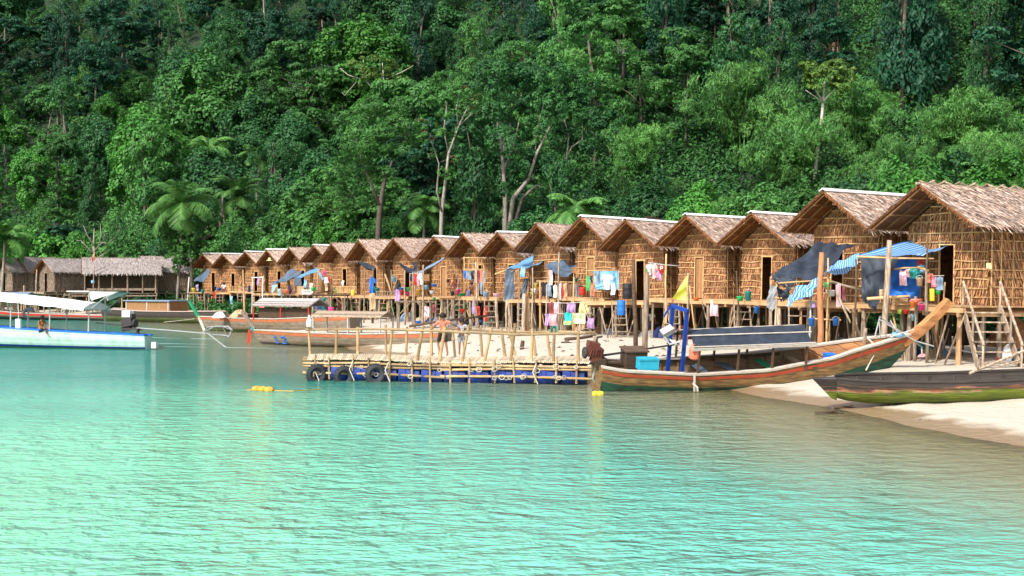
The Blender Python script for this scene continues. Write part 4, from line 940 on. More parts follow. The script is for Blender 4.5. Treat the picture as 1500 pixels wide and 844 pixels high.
mb = MB(5); mb.tube([(8.3, 0, 1.1), (8.3, 0, 1.72)], [.06, .045], 8); mb.tube([(8.2, -.12, 1.6), (8.4, .12, 1.6)], .025, 6); mb.build('mooring_post', M['post'], root)
mb = MB(6)               # folding steel frame lying on the bow
for a, b in [((8.75, -.1, 1.45), (8.55, -.25, 2.05)), ((8.55, -.25, 2.05), (9.9, -.1, 1.35)), ((8.75, .2, 1.45), (8.9, .3, 2.0)), ((8.55, -.25, 2.05), (8.9, .3, 2.0)), ((8.9, .3, 2.0), (10.3, .1, 1.1)), ((9.0, -.2, 1.5), (9.7, -.3, 1.75)), ((9.9, -.1, 1.35), (10.5, -.2, 1.2)), ((10.3, .1, 1.1), (10.1, -.25, 1.0)), ((9.3, -.2, 1.55), (9.2, .2, 1.9))]: mb.tube([a, b], .022, 6)
mb.build('steel_frame', M['steel'], root)
mb = MB(7)               # canopy: two black slopes on a timber frame
x0, x1 = 2.55, 6.15
def can(u, v, lift=0.):
    y = -.86+1.72*v; z = 1.42+.32*max(0, 1-abs(2*v-1))**.9+.10*u+.015*math.sin(u*23+v*5)+.01*math.sin(v*31); return Vector((x0+(x1-x0)*u+.12*(1-abs(2*v-1)), y, z+lift))
mb.grid(lambda u, v: can(u, v), 30, 16, .5); mb.grid(lambda u, v: can(u, v, -.02), 30, 16, .3); cp = mb.build('canopy', M['black'], root, True)
mb = MB(8)
for v in (0, .27, .73, 1.): mb.tube([can(0, v, .03)-Vector((.1, 0, 0)), can(.5, v, .03), can(1, v, .03)+Vector((.1, 0, 0))], .022, 6)
mb.box((x0+1.8, -.9, 1.43), (3.8, .05, .07), (0, R(-1.6), 0)); mb.box((x0+1.8, .9, 1.43), (3.8, .05, .07), (0, R(-1.6), 0)); mb.build('batten', M['gunwale'], cp)
for x in (2.7, 3.9, 4.95, 6.0):
    for sd in (-1, 1):
        mb = MB(9); t = x/8.9; mb.box((x, sd*.84, (B.zg(t)+1.46)/2-.05), (.055, .055, 1.5-B.zg(t)+.15)); mb.build('canopy_post', M['darkwood'], root)
mb = MB(10)
for sd in (-1, 1): mb.box((4.3, sd*.80, B.zg(.45)+.02), (4.2, .04, .09), (0, R(-1.5), 0))
mb.build('side_rail', M['darkwood'], root)
for x, m_ in ((1.6, 'gunwale'), (3.3, 'greysheet'), (4.15, 'greysheet'), (5.3, 'greenpaint'), (6.2, 'boatin')): B.seat(root, x, M[m_], .24)
for sd, dx in ((-1, .12), (1, -.1)):
    mb = MB(11); mb.box((2.35+dx, sd*.27, 1.3), (.10, .08, 2.1)); mb.build('gantry_post', M['bluepaint'], root)
mb = MB(12); mb.beam((2.25, .33, 2.36), (2.47, -.34, 2.36), .09, .09); mb.beam((2.25, .5, 2.3), (2.1, .5, 2.0), .04, .04); mb.build('gantry_bar', M['bluepaint'], root)
engine(root, (-.1, 0, 1.12), sc=.84, pole=[(.1, 0, 1.0), (1.2, .1, 1.12), (2.5, .15, 1.28)], shaft=[(.05, .1, .9), (-.05, .12, .3), (.22, .1, -.12)])
mb = MB(13); mb.box((.05, 0, .82), (.3, .45, .25)); mb.beam((.1, 0, .85), (.7, .1, .78), .3, .05); mb.build('engine_mount', M['darkwood'], root)
mb = MB(14); mb.box((1.12, .1, .88), (.62, .55, .5)); mb.box((1.12, .1, 1.15), (.7, .62, .04)); mb.build('locker', M['darkwood'], root)
o = MB(15); c = root.matrix_basis @ Vector((1.35, -.42, .72))
o.box((0, 0, .13), (.58, .3, .26)); o.box((0, 0, .29), (.6, .32, .05)); o.box((-.15, 0, .31), (.2, .2, .02)); tag(o.build('cool_box', cm('cyan')), 'turquoise plastic box at the stern of the large longtail boat', 'box'); bpy.data.objects['cool_box'].location = c; bpy.data.objects['cool_box'].rotation_euler = root.rotation_euler
o = MB(16); o.lathe((0, 0, 0), [(0, 0), (.1, 0), (.16, .05), (.17, .3), (.12, .38), (.05, .4), (0, .4)], 12); o.box((0, 0, .42), (.14, .03, .05)); q = tag(o.build('fuel_can', cm('coral')), 'dusty pink plastic fuel can hanging by the blue posts of the large boat', 'can'); q.location = root.matrix_basis @ Vector((2.62, -.72, 1.05)); q.rotation_euler = root.rotation_euler
mb = MB(17); mb.box((2.0, -.1, 1.72), (.35, .25, .16), (R(20), R(-30), 0)); mb.tube([(1.85, -.3, 1.6), (2.0, -.35, 1.4), (2.3, -.4, 1.5)], .03, 5); mb.tube([(1.9, .1, 1.62), (2.25, -.35, 1.35)], .03, 5); mb.build('folded_frame', M['steel'], root)
mb = MB(18); mb.tube([(2.55, -1.0, .72), (2.55, -1.04, .45), (2.58, -1.06, .0), (2.56, -1.08, -.25)], .035, 5); mb.tube([(2.5, -1.02, .45), (2.62, -1.1, .35), (2.66, -1.1, .12)], .03, 5); mb.build('mooring_line', M['rope'], root)
mb = MB(19); mb.tube([(8.3, 0, 1.5), (8.45, -.3, 1.3), (8.42, -.38, 1.0), (8.2, -.42, .55)], .022, 5); mb.build('bow_line', M['rope'], root)
mb = MB(20); mb.box((0, 0, .08), (.3, .25, .16)); q = tag(mb.build('plastic_crate', cm('blue')), 'small blue box on the bow deck of the large longtail boat', 'box'); q.location = root.matrix_basis @ Vector((6.95, -.45, .93)); q.rotation_euler = root.rotation_euler
mb = MB(21); mb.lathe((0, 0, 0), [(.0, .02), (.26, .0), (.3, .06), (.26, .1), (.2, .06), (0, .06)], 14); q = tag(mb.build('tarp_bundle', cm('skyblue')), 'small blue cloth tucked at the root of the varnished prow', 'cloth'); q.location = root.matrix_basis @ Vector((9.3, -.12, 1.5)); q.scale = (.7, .5, 1); q.rotation_euler = root.rotation_euler

# --- old dark dugout on the sand, running out of the frame
root = thing('dugout_boat', 'old dark wooden boat with green mossy bottom lying on the sand in front', 'boat', (7.75, 29.4, .16), (R(5), R(-1.5), R(-7)))
B = Boat(8.6, .8, [0, .25, .8, 2.5, 5, 7, 8.6], [.60, .60, .58, .55, .60, .75, .95], [.22, .42, .58, .72, .72, .5, .02], [.12, .04, -.02, -.06, -.05, 0, .12])
B.build(root, [(1, M['dugout'])], M['darkhull'], M['darkhull'], stripe=(M['darkwood'], .80, .84), gw=.07, gh=.04, seed=21)
mb = MB(2); mb.add([(-.55, -.1, .60), (-.55, .1, .60), (.02, .24, .60), (.02, -.24, .60), (-.1, 0, .1), (.02, 0, .05)], [(0, 1, 2, 3), (0, 3, 5, 4), (1, 4, 5, 2), (0, 4, 1)], .4); mb.build('stern_post', M['dugout'], root)
for x in (1.5, 3.2, 5): B.seat(root, x, M['darkwood'], .2)
for i, (a, b, lb) in enumerate([((1420, 547), (1505, 512), 'long pole propped on the sand behind the dark boat'), ((1432, 540), (1436, 524), 'short stake standing behind the dark boat'), ((1450, 541), (1495, 527), 'thin stick lying over the side of the dark boat')]):
    mb = MB(i); p = P(*a, 28.5); q = P(*b, 28.9); mb.tube([p, q], .035 if i == 0 else .02, 6); tag(mb.build('pole', M['post'], None, org=p), lb, 'pole')

def simple_boat(name, label, bowpx, sternpx, wl_bow, wl_stern, gy_bow, gy_mid, gy_stern, beam, mats, gun, seed, stripe=None, rake=.9, roll=0., drop=.12, gm=.09, inner='boatin', group=None, dark=None):
    """bow at bowpx (keel end), stern at sternpx; waterline and gunwale rows in the photo"""
    a = G(sternpx, wl_stern); b = G(bowpx, wl_bow); L_ = (b-a).length; ang = math.atan2(b.y-a.y, b.x-a.x)
    root = thing(name, label, 'boat', (a.x, a.y, 0), (R(roll), 0, ang), group)
    z = [CZ-(gy-HY)/F*dd for gy, dd in ((gy_stern, a.y), (gy_mid, (a.y+b.y)/2), (gy_bow, b.y))]
    Bt = Boat(L_, rake, [0, L_*.12, L_*.45, L_*.75, L_], [z[0], (z[0]*2+z[1])/3, z[1], (z[1]+z[2])/2*.97, z[2]], [beam*.55, beam*.8, beam, beam*.75, .02], [-drop, -drop, -drop, -drop*.8, 0])
    Bt.build(root, mats, gun, M[inner], stripe=stripe, gw=gm, seed=seed); return root, Bt, L_
# boat with the number
rt, B, L_ = simple_boat('longtail_boat', 'grey wooden longtail with orange rail and blue number 13 behind the raft', 385, 655, 504, 512, 484, 489, 487, .75, [(.3, M['darkhull']), (1, M['greyhull'])], M['gunwale'], 31, stripe=(M['orange'], .82, .97), rake=.75)
mb = MB(1); mb.beam((L_+.5, 0, .75), (L_+1.35, 0, 1.62), .12, .16); mb.build('prow', M['post'], rt)
mb = MB(2); mb.lathe((L_+.62, 0, .72), [(.09, -.12), (.11, 0), (.09, .14)], 8); mb.build('bow_cloth', cm('teal'), rt)
mb = MB(3)
mb.add([(L_+.75, .05, .7), (L_+.9, .05, .68), (L_+.95, .07, .05), (L_+.82, .07, .02)], [(0, 1, 2, 3)]); mb.add([(L_+.72, .06, .6), (L_+.84, .06, .6), (L_+.83, .09, -.0), (L_+.73, .09, .05)], [(0, 1, 2, 3)]); mb.build('bow_ribbon', cm('red'), rt)
def digits(B, L_, t0, strokes, sd, m, parent, h=.42, w=.34):
    mb = MB(4)
    for st_ in strokes:
        for (xa, ya), (xb, yb) in zip(st_[:-1], st_[1:]):
            for k in range(4):
                f0, f1 = k/4, (k+1)/4; p = [B.pt(t0-(xa+(xb-xa)*f)*w/L_, .30+.42*(ya+(yb-ya)*f), sd)+Vector((0, sd*.03, 0)) for f in (f0, f1)]
                mb.tube(p, .03, 4)
    mb.build('number', m, parent)
digits(B, L_, .90, [[(0, .8), (.3, 1), (.3, 0)], [(0, 0), (.6, 0)]], 1, cm('blue'), rt)
digits(B, L_, .86, [[(0, 1), (.8, 1), (.9, .75), (.4, .52), (.9, .3), (.8, 0), (0, 0)]], 1, cm('blue'), rt)
def boatroof(rt, x0, x1, hw, z, rise, m, post, zp, posts, thick=.05, seed=1):
    mb = MB(seed)
    for sd in (-1, 1):
        n_ = 7
        for k in range(n_):
            a = Vector((x0, sd*hw*k/n_, z+rise*(1-k/n_))); b = Vector((x1, sd*hw*(k+.97)/n_, z+rise*(1-(k+.97)/n_)))
            mb.add([a, (x1, a.y, a.z), b, (x0, b.y, b.z)], [(0, 1, 2, 3)]); o_ = Vector((0, 0, thick)); mb.add([a+o_, Vector((x1, a.y, a.z))+o_, b+o_, Vector((x0, b.y, b.z))+o_], [(0, 1, 2, 3)])
        mb.add([(x0, sd*hw, z), (x1, sd*hw, z), (x1, sd*hw, z+thick), (x0, sd*hw, z+thick)], [(0, 1, 2, 3)])
        mb.add([(x0, 0, z+rise), (x0, sd*hw, z), (x0, sd*hw, z+thick), (x0, 0, z+rise+thick)], [(0, 1, 2, 3)]); mb.add([(x1, 0, z+rise), (x1, sd*hw, z), (x1, sd*hw, z+thick), (x1, 0, z+rise+thick)], [(0, 1, 2, 3)])
    r_ = mb.build('roof', m, rt)
    for x in posts:
        for sd in (-1, 1):
            pb = MB(seed); pb.box((x, sd*(hw-.08), (z+zp)/2), (.06, .06, z-zp)); pb.build('roof_post', post, rt)
    return r_
boatroof(rt, L_*.30, L_*.68, .62, 1.42, .24, M['post'], M['steel'], .5, (L_*.31, L_*.48, L_*.67), seed=5)
# boat with the green prow and thatch-grey cabin
rt, B, L_ = simple_boat('longtail_boat', 'wooden longtail with green prow, orange rail and a grey-roofed open cabin', 300, 520, 484, 490, 464, 467, 462, .95, [(.35, M['algae']), (1, M['greyhull'])], M['gunwale'], 41, stripe=(M['orange'], .84, .97), rake=.75)
mb = MB(1); mb.beam((L_+.55, 0, .85), (L_+1.35, 0, 1.85), .14, .2); mb.build('prow', M['greenpaint'], rt)
mb = MB(2); mb.beam((L_+.45, 0, .85), (L_-.05, 0, -.05), .16, .2); mb.build('stem', M['gunwale'], rt)
boatroof(rt, L_*.22, L_*.60, .95, 1.62, .42, M['oldroof'], cm('red'), .8, (L_*.23, L_*.41, L_*.59), .08, seed=6)
mb = MB(3); mb.box((L_*.41, .55, 1.15), (L_*.34, .04, .75)); mb.box((L_*.75, 0, .95), (L_*.2, 1.2, .3)); mb.build('cabin_panel', M['darkwood'], rt)
mb = MB(9); mb.tube([(L_*.70, .2, .4), (L_*.71, .25, 3.9)], [.07, .045], 7); mb.build('mast', M['bamboo'], rt)
# dark hull with the brown cabin
rt, B, L_ = simple_boat('cabin_boat', 'long dark boat with algae stains, pink deck edge and a low brown cabin', 320, 158, 474, 470, 456, 456, 452, 1.2, [(.55, M['algae']), (1, M['darkhull'])], paint('deckpink', (.62, .46, .42)), 51, rake=.8, gm=.2)
mb = MB(1); mb.box((L_*.46, 0, 1.25), (L_*.40, 1.9, .75)); mb.build('cabin', M['doorwood'], rt)
mb = MB(2); mb.box((L_*.46, 0, 1.68), (L_*.42, 2.2, .08)); mb.build('cabin_roof', cm('bluegrey'), rt)
for x in (L_*.27, L_*.46, L_*.65): mb = MB(3); mb.box((x, -.97, 1.25), (.12, .05, .76)); mb.build('cabin_post', M['gunwale'], rt)
# red-striped boat with tyres at far left
rt, B, L_ = simple_boat('longtail_boat', 'dark longtail with a red and white stripe, moored by the grey huts at far left', 162, -60, 470, 466, 463, 458, 448, 1.1, [(.6, M['darkhull']), (1, M['greyhull'])], M['gunwale'], 61, stripe=(cm('red'), .8, .96), rake=.9, gm=.12)
boatroof(rt, L_*.1, L_*.5, .8, 2.0, .25, cm('bluegrey'), M['steel'], .9, (L_*.15, L_*.3, L_*.45), seed=7)
def tyre(px, py, d, r, label, ang=0., tilt=0., group=None):
    mb = MB(int(px)); t = r*.3; n, k = 24, 8
    vs = [((r-t+t*math.cos(2*math.pi*j/k))*math.cos(2*math.pi*i/n), t*.75*math.sin(2*math.pi*j/k)*1.2, (r-t+t*math.cos(2*math.pi*j/k))*math.sin(2*math.pi*i/n)) for i in range(n) for j in range(k)]
    mb.add(vs, [(i*k+j, ((i+1) % n)*k+j, ((i+1) % n)*k+(j+1) % k, i*k+(j+1) % k) for i in range(n) for j in range(k)])
    for i in range(0, n, 1): a = 2*math.pi*i/n; mb.box(((r+.004)*math.cos(a), 0, (r+.004)*math.sin(a)), (.03, t*1.1, r*.12), (0, -a, 0))
    o = mb.build('tyre', M['rubber'], None, False); o.location = P(px, py, d); o.rotation_euler = (R(tilt), 0, R(ang)); return tag(o, label, 'tyre', group)
tyre(42, 459, 103, .5, 'old tyre hung as a fender on the red-striped boat')
mb = MB(3)
for i in range(5): mb.tube([P(92+i*4+2.2*math.cos(a), 456+2.6*math.sin(a), 103.0+.1*i) for a in [q*.7 for q in range(10)]], .05, 4)
tag(mb.build('rope_coil', M['rope'], None, org=P(100, 456, 103)), 'row of white rope coils on the rail of the red-striped boat', 'rope')
# --- white open boat with long canopy, moving at left
a = G(217, 512); b = G(-190, 505); L_ = (a-b).length
root = thing('tour_boat', 'pale mint open boat with blue rim and long white canopy at the left edge', 'boat', (a.x, a.y, 0), (R(2), 0, math.atan2(b.y-a.y, b.x-a.x)))
B = Boat(L_, .8, [0, .4, L_*.3, L_*.6, L_*.85, L_], [.62, .64, .78, 1.0, 1.25, 1.6], [.32, .50, .74, .85, .6, .02], [-.1, -.12, -.15, -.15, -.1, .1])
B.build(root, [(.30, M['algae']), (.37, M['bluepaint']), (1, M['mint'])], cm('blue'), M['mint'], seed=71, gw=.12, gh=.07)
yl = lambda px, dy=0.: (Vector(P(px, 0, a.y))-a).length    # distance along the boat of a column
def cano(u, v):
    x = 2.72+u*7.4; z0 = 1.84+.104*(x-2.72)*(1-.25*u); return Vector((x, -1.05+2.1*v, z0+.30*math.sin(math.pi*v)**.8+.006*math.sin(u*40)))
mb = MB(1); mb.grid(cano, 34, 12, .6); mb.grid(lambda u, v: cano(u, v)-Vector((0, 0, .03)), 34, 12, .6)
for sd in (0, 1): mb.grid(lambda u, v: cano(u, sd)-Vector((0, (1-2*sd)*.01, .10*v+.012*v*math.sin(u*50))), 34, 3, .6)
for k in range(12): mb.add([cano(0, k/12), cano(0, (k+1)/12), Vector((2.72, -1.05+2.1*(k+1)/12, 1.80)), Vector((2.72, -1.05+2.1*k/12, 1.80))], [(0, 1, 2, 3)], .6)
mb.build('canopy', M['whitesheet'], root, True)
for x, z in ((2.75, 2.55), (4.85, 2.2), (7., 2.5)):
    for sd in (-1, 1): mb = MB(2); mb.tube([(x, sd*.62, .6), (x, sd*.62, z)], .03, 6); mb.build('canopy_post', M['steel'], root)
mb = MB(3)
for sd in (-1, 1):
    mb.add([(2.75, sd*.6, 2.62), (1.3, sd*.5, 2.62), (2.65, sd*.62, 2.22)], [(0, 1, 2)], .5)
mb.add([(2.75, -.6, 2.63), (1.3, -.5, 2.63), (1.3, .5, 2.63), (2.75, .6, 2.63)], [(0, 1, 2, 3)], .5); mb.box((3.4, 0, 2.64), (1.2, 1.2, .05)); mb.build('stern_awning', M['whitesheet'], root)
mb = MB(4); mb.tube([(2.75, .6, 1.75), (2.0, .6, 2.3), (1.35, .5, 2.62)], .03, 6); mb.tube([(2.75, -.6, 1.75), (2.0, -.6, 2.3), (1.35, -.5, 2.62)], .03, 6); mb.build('awning_strut', M['steel'], root)
engine(root, (1.05, 0, 1.22), body='iron', sc=1.05, pole=[(1.3, 0, 1.1), (2.2, 0, 1.15), (2.75, .1, 1.2)], shaft=[(.85, 0, .98), (-.8, 0, .9), (-2.6, -.05, .78), (-4.1, -.1, .66)])
mb = MB(5); mb.box((1.1, 0, 1.62), (.42, .34, .30)); mb.build('fuel_tank', M['whitepaint'], root)
mb = MB(6); mb.box((.9, 0, .92), (.9, .34, .08)); mb.tube([(.55, 0, .5), (.55, 0, .9)], .07, 8); mb.lathe((.55, 0, .68), [(.0, -.03), (.2, -.02), (.2, .02), (0, .03)], 10); mb.build('swivel_mount', M['iron'], root)
mb = MB(7)
for sd in (-1, 1): mb.tube([(-2.9, sd*.03, .85), (-3.2, sd*.25, 1.05), (-3.9, sd*.28, 1.1), (-4.25, sd*.05, .95), (-4.2, 0, .7)], .03, 6)
for x in (-3.2, -3.6, -4.0): mb.tube([(x, 0, .74), (x+.1, .2, 1.08)], .02, 5)
mb.tube([(-3.0, 0, .8), (-3.9, 0, .2), (-4.0, 0, .15)], .03, 5); mb.build('propeller_guard', M['steel'], root)
mb = MB(8); mb.box((-.28, -.1, .2), (.25, .22, .28)); mb.build('stern_float', M['whitepaint'], root)
# foam float hanging under the canopy
mb = MB(9); p = P(27, 474, a.y-.8); mb.box((0, 0, 0), (.22, .18, .42)); mb.tube([(0, 0, .2), (0, 0, .85)], .012, 4); q = tag(mb.build('foam_float', M['whitepaint'], None), 'white foam block hanging on a cord under the long white canopy', 'float'); q.location = p
mb = MB(10); q = G(217, 508)
for k, (x0_, x1_, yy) in enumerate([(219, 262, 494.3), (280, 330, 495.6), (221, 300, 503), (240, 300, 507.4), (330, 400, 509)]):
    mb.add([G(x0_, yy, .012), G(x1_, yy+1.2, .012), G(x1_+8, yy+1.5, .012), G(x0_, yy+.6, .012)], [(0, 1, 2, 3)])
tag(mb.build('wake_foam', paint('foam', (.42, .60, .56)), None, org=q), 'thin streaks of white wake behind the mint boat', 'foam', kind='stuff')

# ---------------------------------------------------------------- floating bamboo raft
DZ = .64
fl_, fr_, bl_, br_ = P(450, 0, 38.5), P(864, 0, 36.5), P(452, 0, 41.0), P(872, 0, 39.2)
raft = wthing('floating_raft', 'floating bamboo landing raft with pole railings on blue barrels', 'raft', Vector((-2, 39, 0)))
def rp(u, v, z=DZ): p = fl_.lerp(fr_, u).lerp(bl_.lerp(br_, u), v); p.z = z+.03*math.sin(u*9); return p
mb = MB(1); r = random.Random(3); n_ = 150
for i in range(n_):      # slats running front to back
    u = (i+.5)/n_; mb.tube([rp(u, -.03-r.random()*.03, DZ+r.uniform(-.01, .01)), rp(u, 1.02, DZ)], .029, 5)
mb.build('deck', mat('deck_slats', (.78, .66, .50), (.58, .45, .30), 3, vamt=.25), raft)
for z, j in ((DZ-.1, .0), (DZ-.22, .01), (.2, -.02)):
    k = 4
    for i in range(k):
        mb = MB(i+20); mb.bpole(rp(i/k-.015, -.03+j, z+r.uniform(-.03, .03)), rp((i+1)/k+.02, -.03+j, z+r.uniform(-.03, .03)), .042); mb.build('beam', M['pole'], raft)
for v in (.5, .98):
    mb = MB(31); mb.bpole(rp(-.02, v, DZ-.1), rp(1.02, v, DZ-.1), .045); mb.build('beam', M['pole'], raft)
for i in range(14):      # upright struts between the beams
    mb = MB(40+i); u = .02+i*.072+r.uniform(-.01, .01); mb.bpole(rp(u, -.05, .02), rp(u+r.uniform(-.008, .008), -.05, DZ+(.06 if i % 2 else .14)), .035); mb.build('strut', M['pole'], raft)
for i in range(12):
    for v in (.12, .78):
        mb = MB(60+i); c = rp((i+.6)/12.3, v-.06, .2); ax = 'X'
        prof = [(0, -.40), (.25, -.40), (.265, -.37), (.255, -.15), (.27, -.13), (.255, -.1), (.255, .1), (.27, .13), (.255, .15), (.265, .37), (.25, .40), (0, .40)]
        mb.lathe(c, [(a_*1., b_*.82) for a_, b_ in prof], 16, axis='X'); mb.build('barrel', M['barrel'], raft, False)
# railing
back = [(453, 453, 482), (492, 491, 483), (524, 524, 483), (566, 566, 479), (595, 595, 481), (632, 632, 482), (664, 667, 484), (702, 706, 483), (734, 739, 482), (745, 755, 484), (779, 782, 484), (800, 803, 486)]
front = [(575, 573, 481), (620, 614, 480), (652, 647, 483), (687, 680, 481), (720, 712, 482), (755, 750, 477), (780, 781, 485), (812, 812, 486), (847, 847, 487)]
def onraft(px, v):
    u = (px-450)/414.; return rp(u, v)
for i, (pt_, pb_, yt) in enumerate(back):
    a = onraft(pb_, .94); d = a.y; t_ = P(pt_+(i*5 % 3-1)*1.2, yt-2-(i*7 % 4), d+.1); mb = MB(i); mb.bpole(Vector((a.x, a.y, DZ-.15)), t_, .044+.004*(i % 3)); mb.build('railing_post', M['pole'], raft)
for i, (pt_, pb_, yt) in enumerate(front):
    a = onraft(pb_, .04); t_ = P(pt_, yt-2-(i*5 % 4), a.y+.1); mb = MB(i+50); mb.bpole(Vector((a.x, a.y, DZ-.25)), t_, .046+.004*(i % 3)); mb.build('railing_post', M['pole'], raft)
def rail(pts, v, seed):
    q = [P(px, py, onraft(px, v).y+.07) for px, py in pts]
    for k in range(len(q)-1): mb = MB(seed+k); mb.bpole(q[k], q[k+1], .04); mb.build('rail', M['pole'], raft)
rail([(448, 483), (572, 482)], .94, 80); rail([(560, 482), (660, 486)], .04, 83); rail([(655, 486), (760, 490)], .04, 85); rail([(745, 491), (858, 488)], .04, 87); rail([(650, 481), (745, 486), (806, 487)], .94, 89); rail([(575, 483), (655, 485)], .94, 92)
for i in range(26):      # lashings
    p = rp(r.random(), -.08, r.choice([.2, DZ-.1, DZ-.22])+r.uniform(-.03, .03)); w = r.uniform(.05, .10); mb = MB(95+i)
    mb.tube([p+Vector((w*math.cos(a_*1.1), -.02+.02*math.sin(a_*3), w*.8*math.sin(a_*1.1))) for a_ in range(7)], .013, 4); mb.build('lashing', M['rope'], raft)
for u in (.04, .17, .30, .82): p = rp(u, -.1, DZ-.05); mb = MB(5); mb.tube([p, p+Vector((-.1, -.05, -.25)), p+Vector((.05, -.06, -.6))], .02, 5); mb.build('hanging_rope', M['rope'], raft)
mb = MB(96); c = rp(.0, .94, 0); t_ = P(453, 474, c.y); mb.lathe(t_, [(0, -.12), (.09, -.1), (.1, .1), (.05, .16), (.03, .28), (0, .28)], 10); mb.build('post_cap', M['whitepaint'], raft)
for i, px in enumerate((464, 504, 550)):
    tyre(px, 549 if i != 1 else 552, onraft(px, 0).y-.28, .33, ['tyre fender nearest the outer corner of the raft', 'middle tyre fender of the raft, half under water', 'tyre fender of the raft beside the tied ropes'][i], 25, 0, 'tyre fenders on the raft')
mb = MB(5); p = G(385, 571, .02)
for k in range(3): q = G(376+k*9, 570.5+.6*k, .03); mb.lathe(q, [(0, -.13), (.08, -.11), (.11, 0), (.08, .11), (0, .13)], 10, axis='X')
mb.tube([G(362, 571, .02), G(430, 573, .02), G(470, 570, .02)], .015, 4); tag(mb.build('buoy', cm('mustard'), None, org=p, smooth=False), 'string of yellow-orange floats on the open water', 'buoy')
mb = MB(6); p = G(876, 577, .03)
for k in range(2): mb.lathe(G(872+k*7, 577, .04), [(0, -.09), (.06, -.08), (.085, 0), (.06, .08), (0, .09)], 10, axis='X')
tag(mb.build('buoy', cm('yellow'), None, org=p), 'pair of yellow floats at the stern of the large longtail boat', 'buoy')

# ---------------------------------------------------------------- people
def skinned(name, joints, edges, m, parent, sub=2, extra=None):
    """one continuous surface grown round a skeleton: joints {name: (pos, radius)}"""
    me = bpy.data.meshes.new(name); ks = list(joints); ix = {k: i for i, k in enumerate(ks)}
    me.from_pydata([tuple(joints[k][0]) for k in ks], [(ix[a], ix[b]) for a, b in edges], []); o = bpy.data.objects.new(name, me); COL.objects.link(o)
    md = o.modifiers.new('s', 'SKIN'); md.use_smooth_shade = True; o.modifiers.new('d', 'SUBSURF').levels = sub; o.modifiers['d'].render_levels = sub
    for i, k in enumerate(ks): r_ = joints[k][1]; me.skin_vertices[0].data[i].radius = (r_, r_) if not isinstance(r_, tuple) else r_
    me.skin_vertices[0].data[0].use_root = True
    bpy.context.view_layer.update(); dg = bpy.context.evaluated_depsgraph_get(); nm = bpy.data.meshes.new_from_object(o.evaluated_get(dg)); bpy.data.objects.remove(o)
    nm.materials.clear(); nm.materials.append(m); at = nm.attributes.new('v', 'FLOAT', 'FACE'); at.data.foreach_set('value', [.5]*len(nm.polygons))
    q = bpy.data.objects.new(name, nm); COL.objects.link(q); q.parent = parent; return q
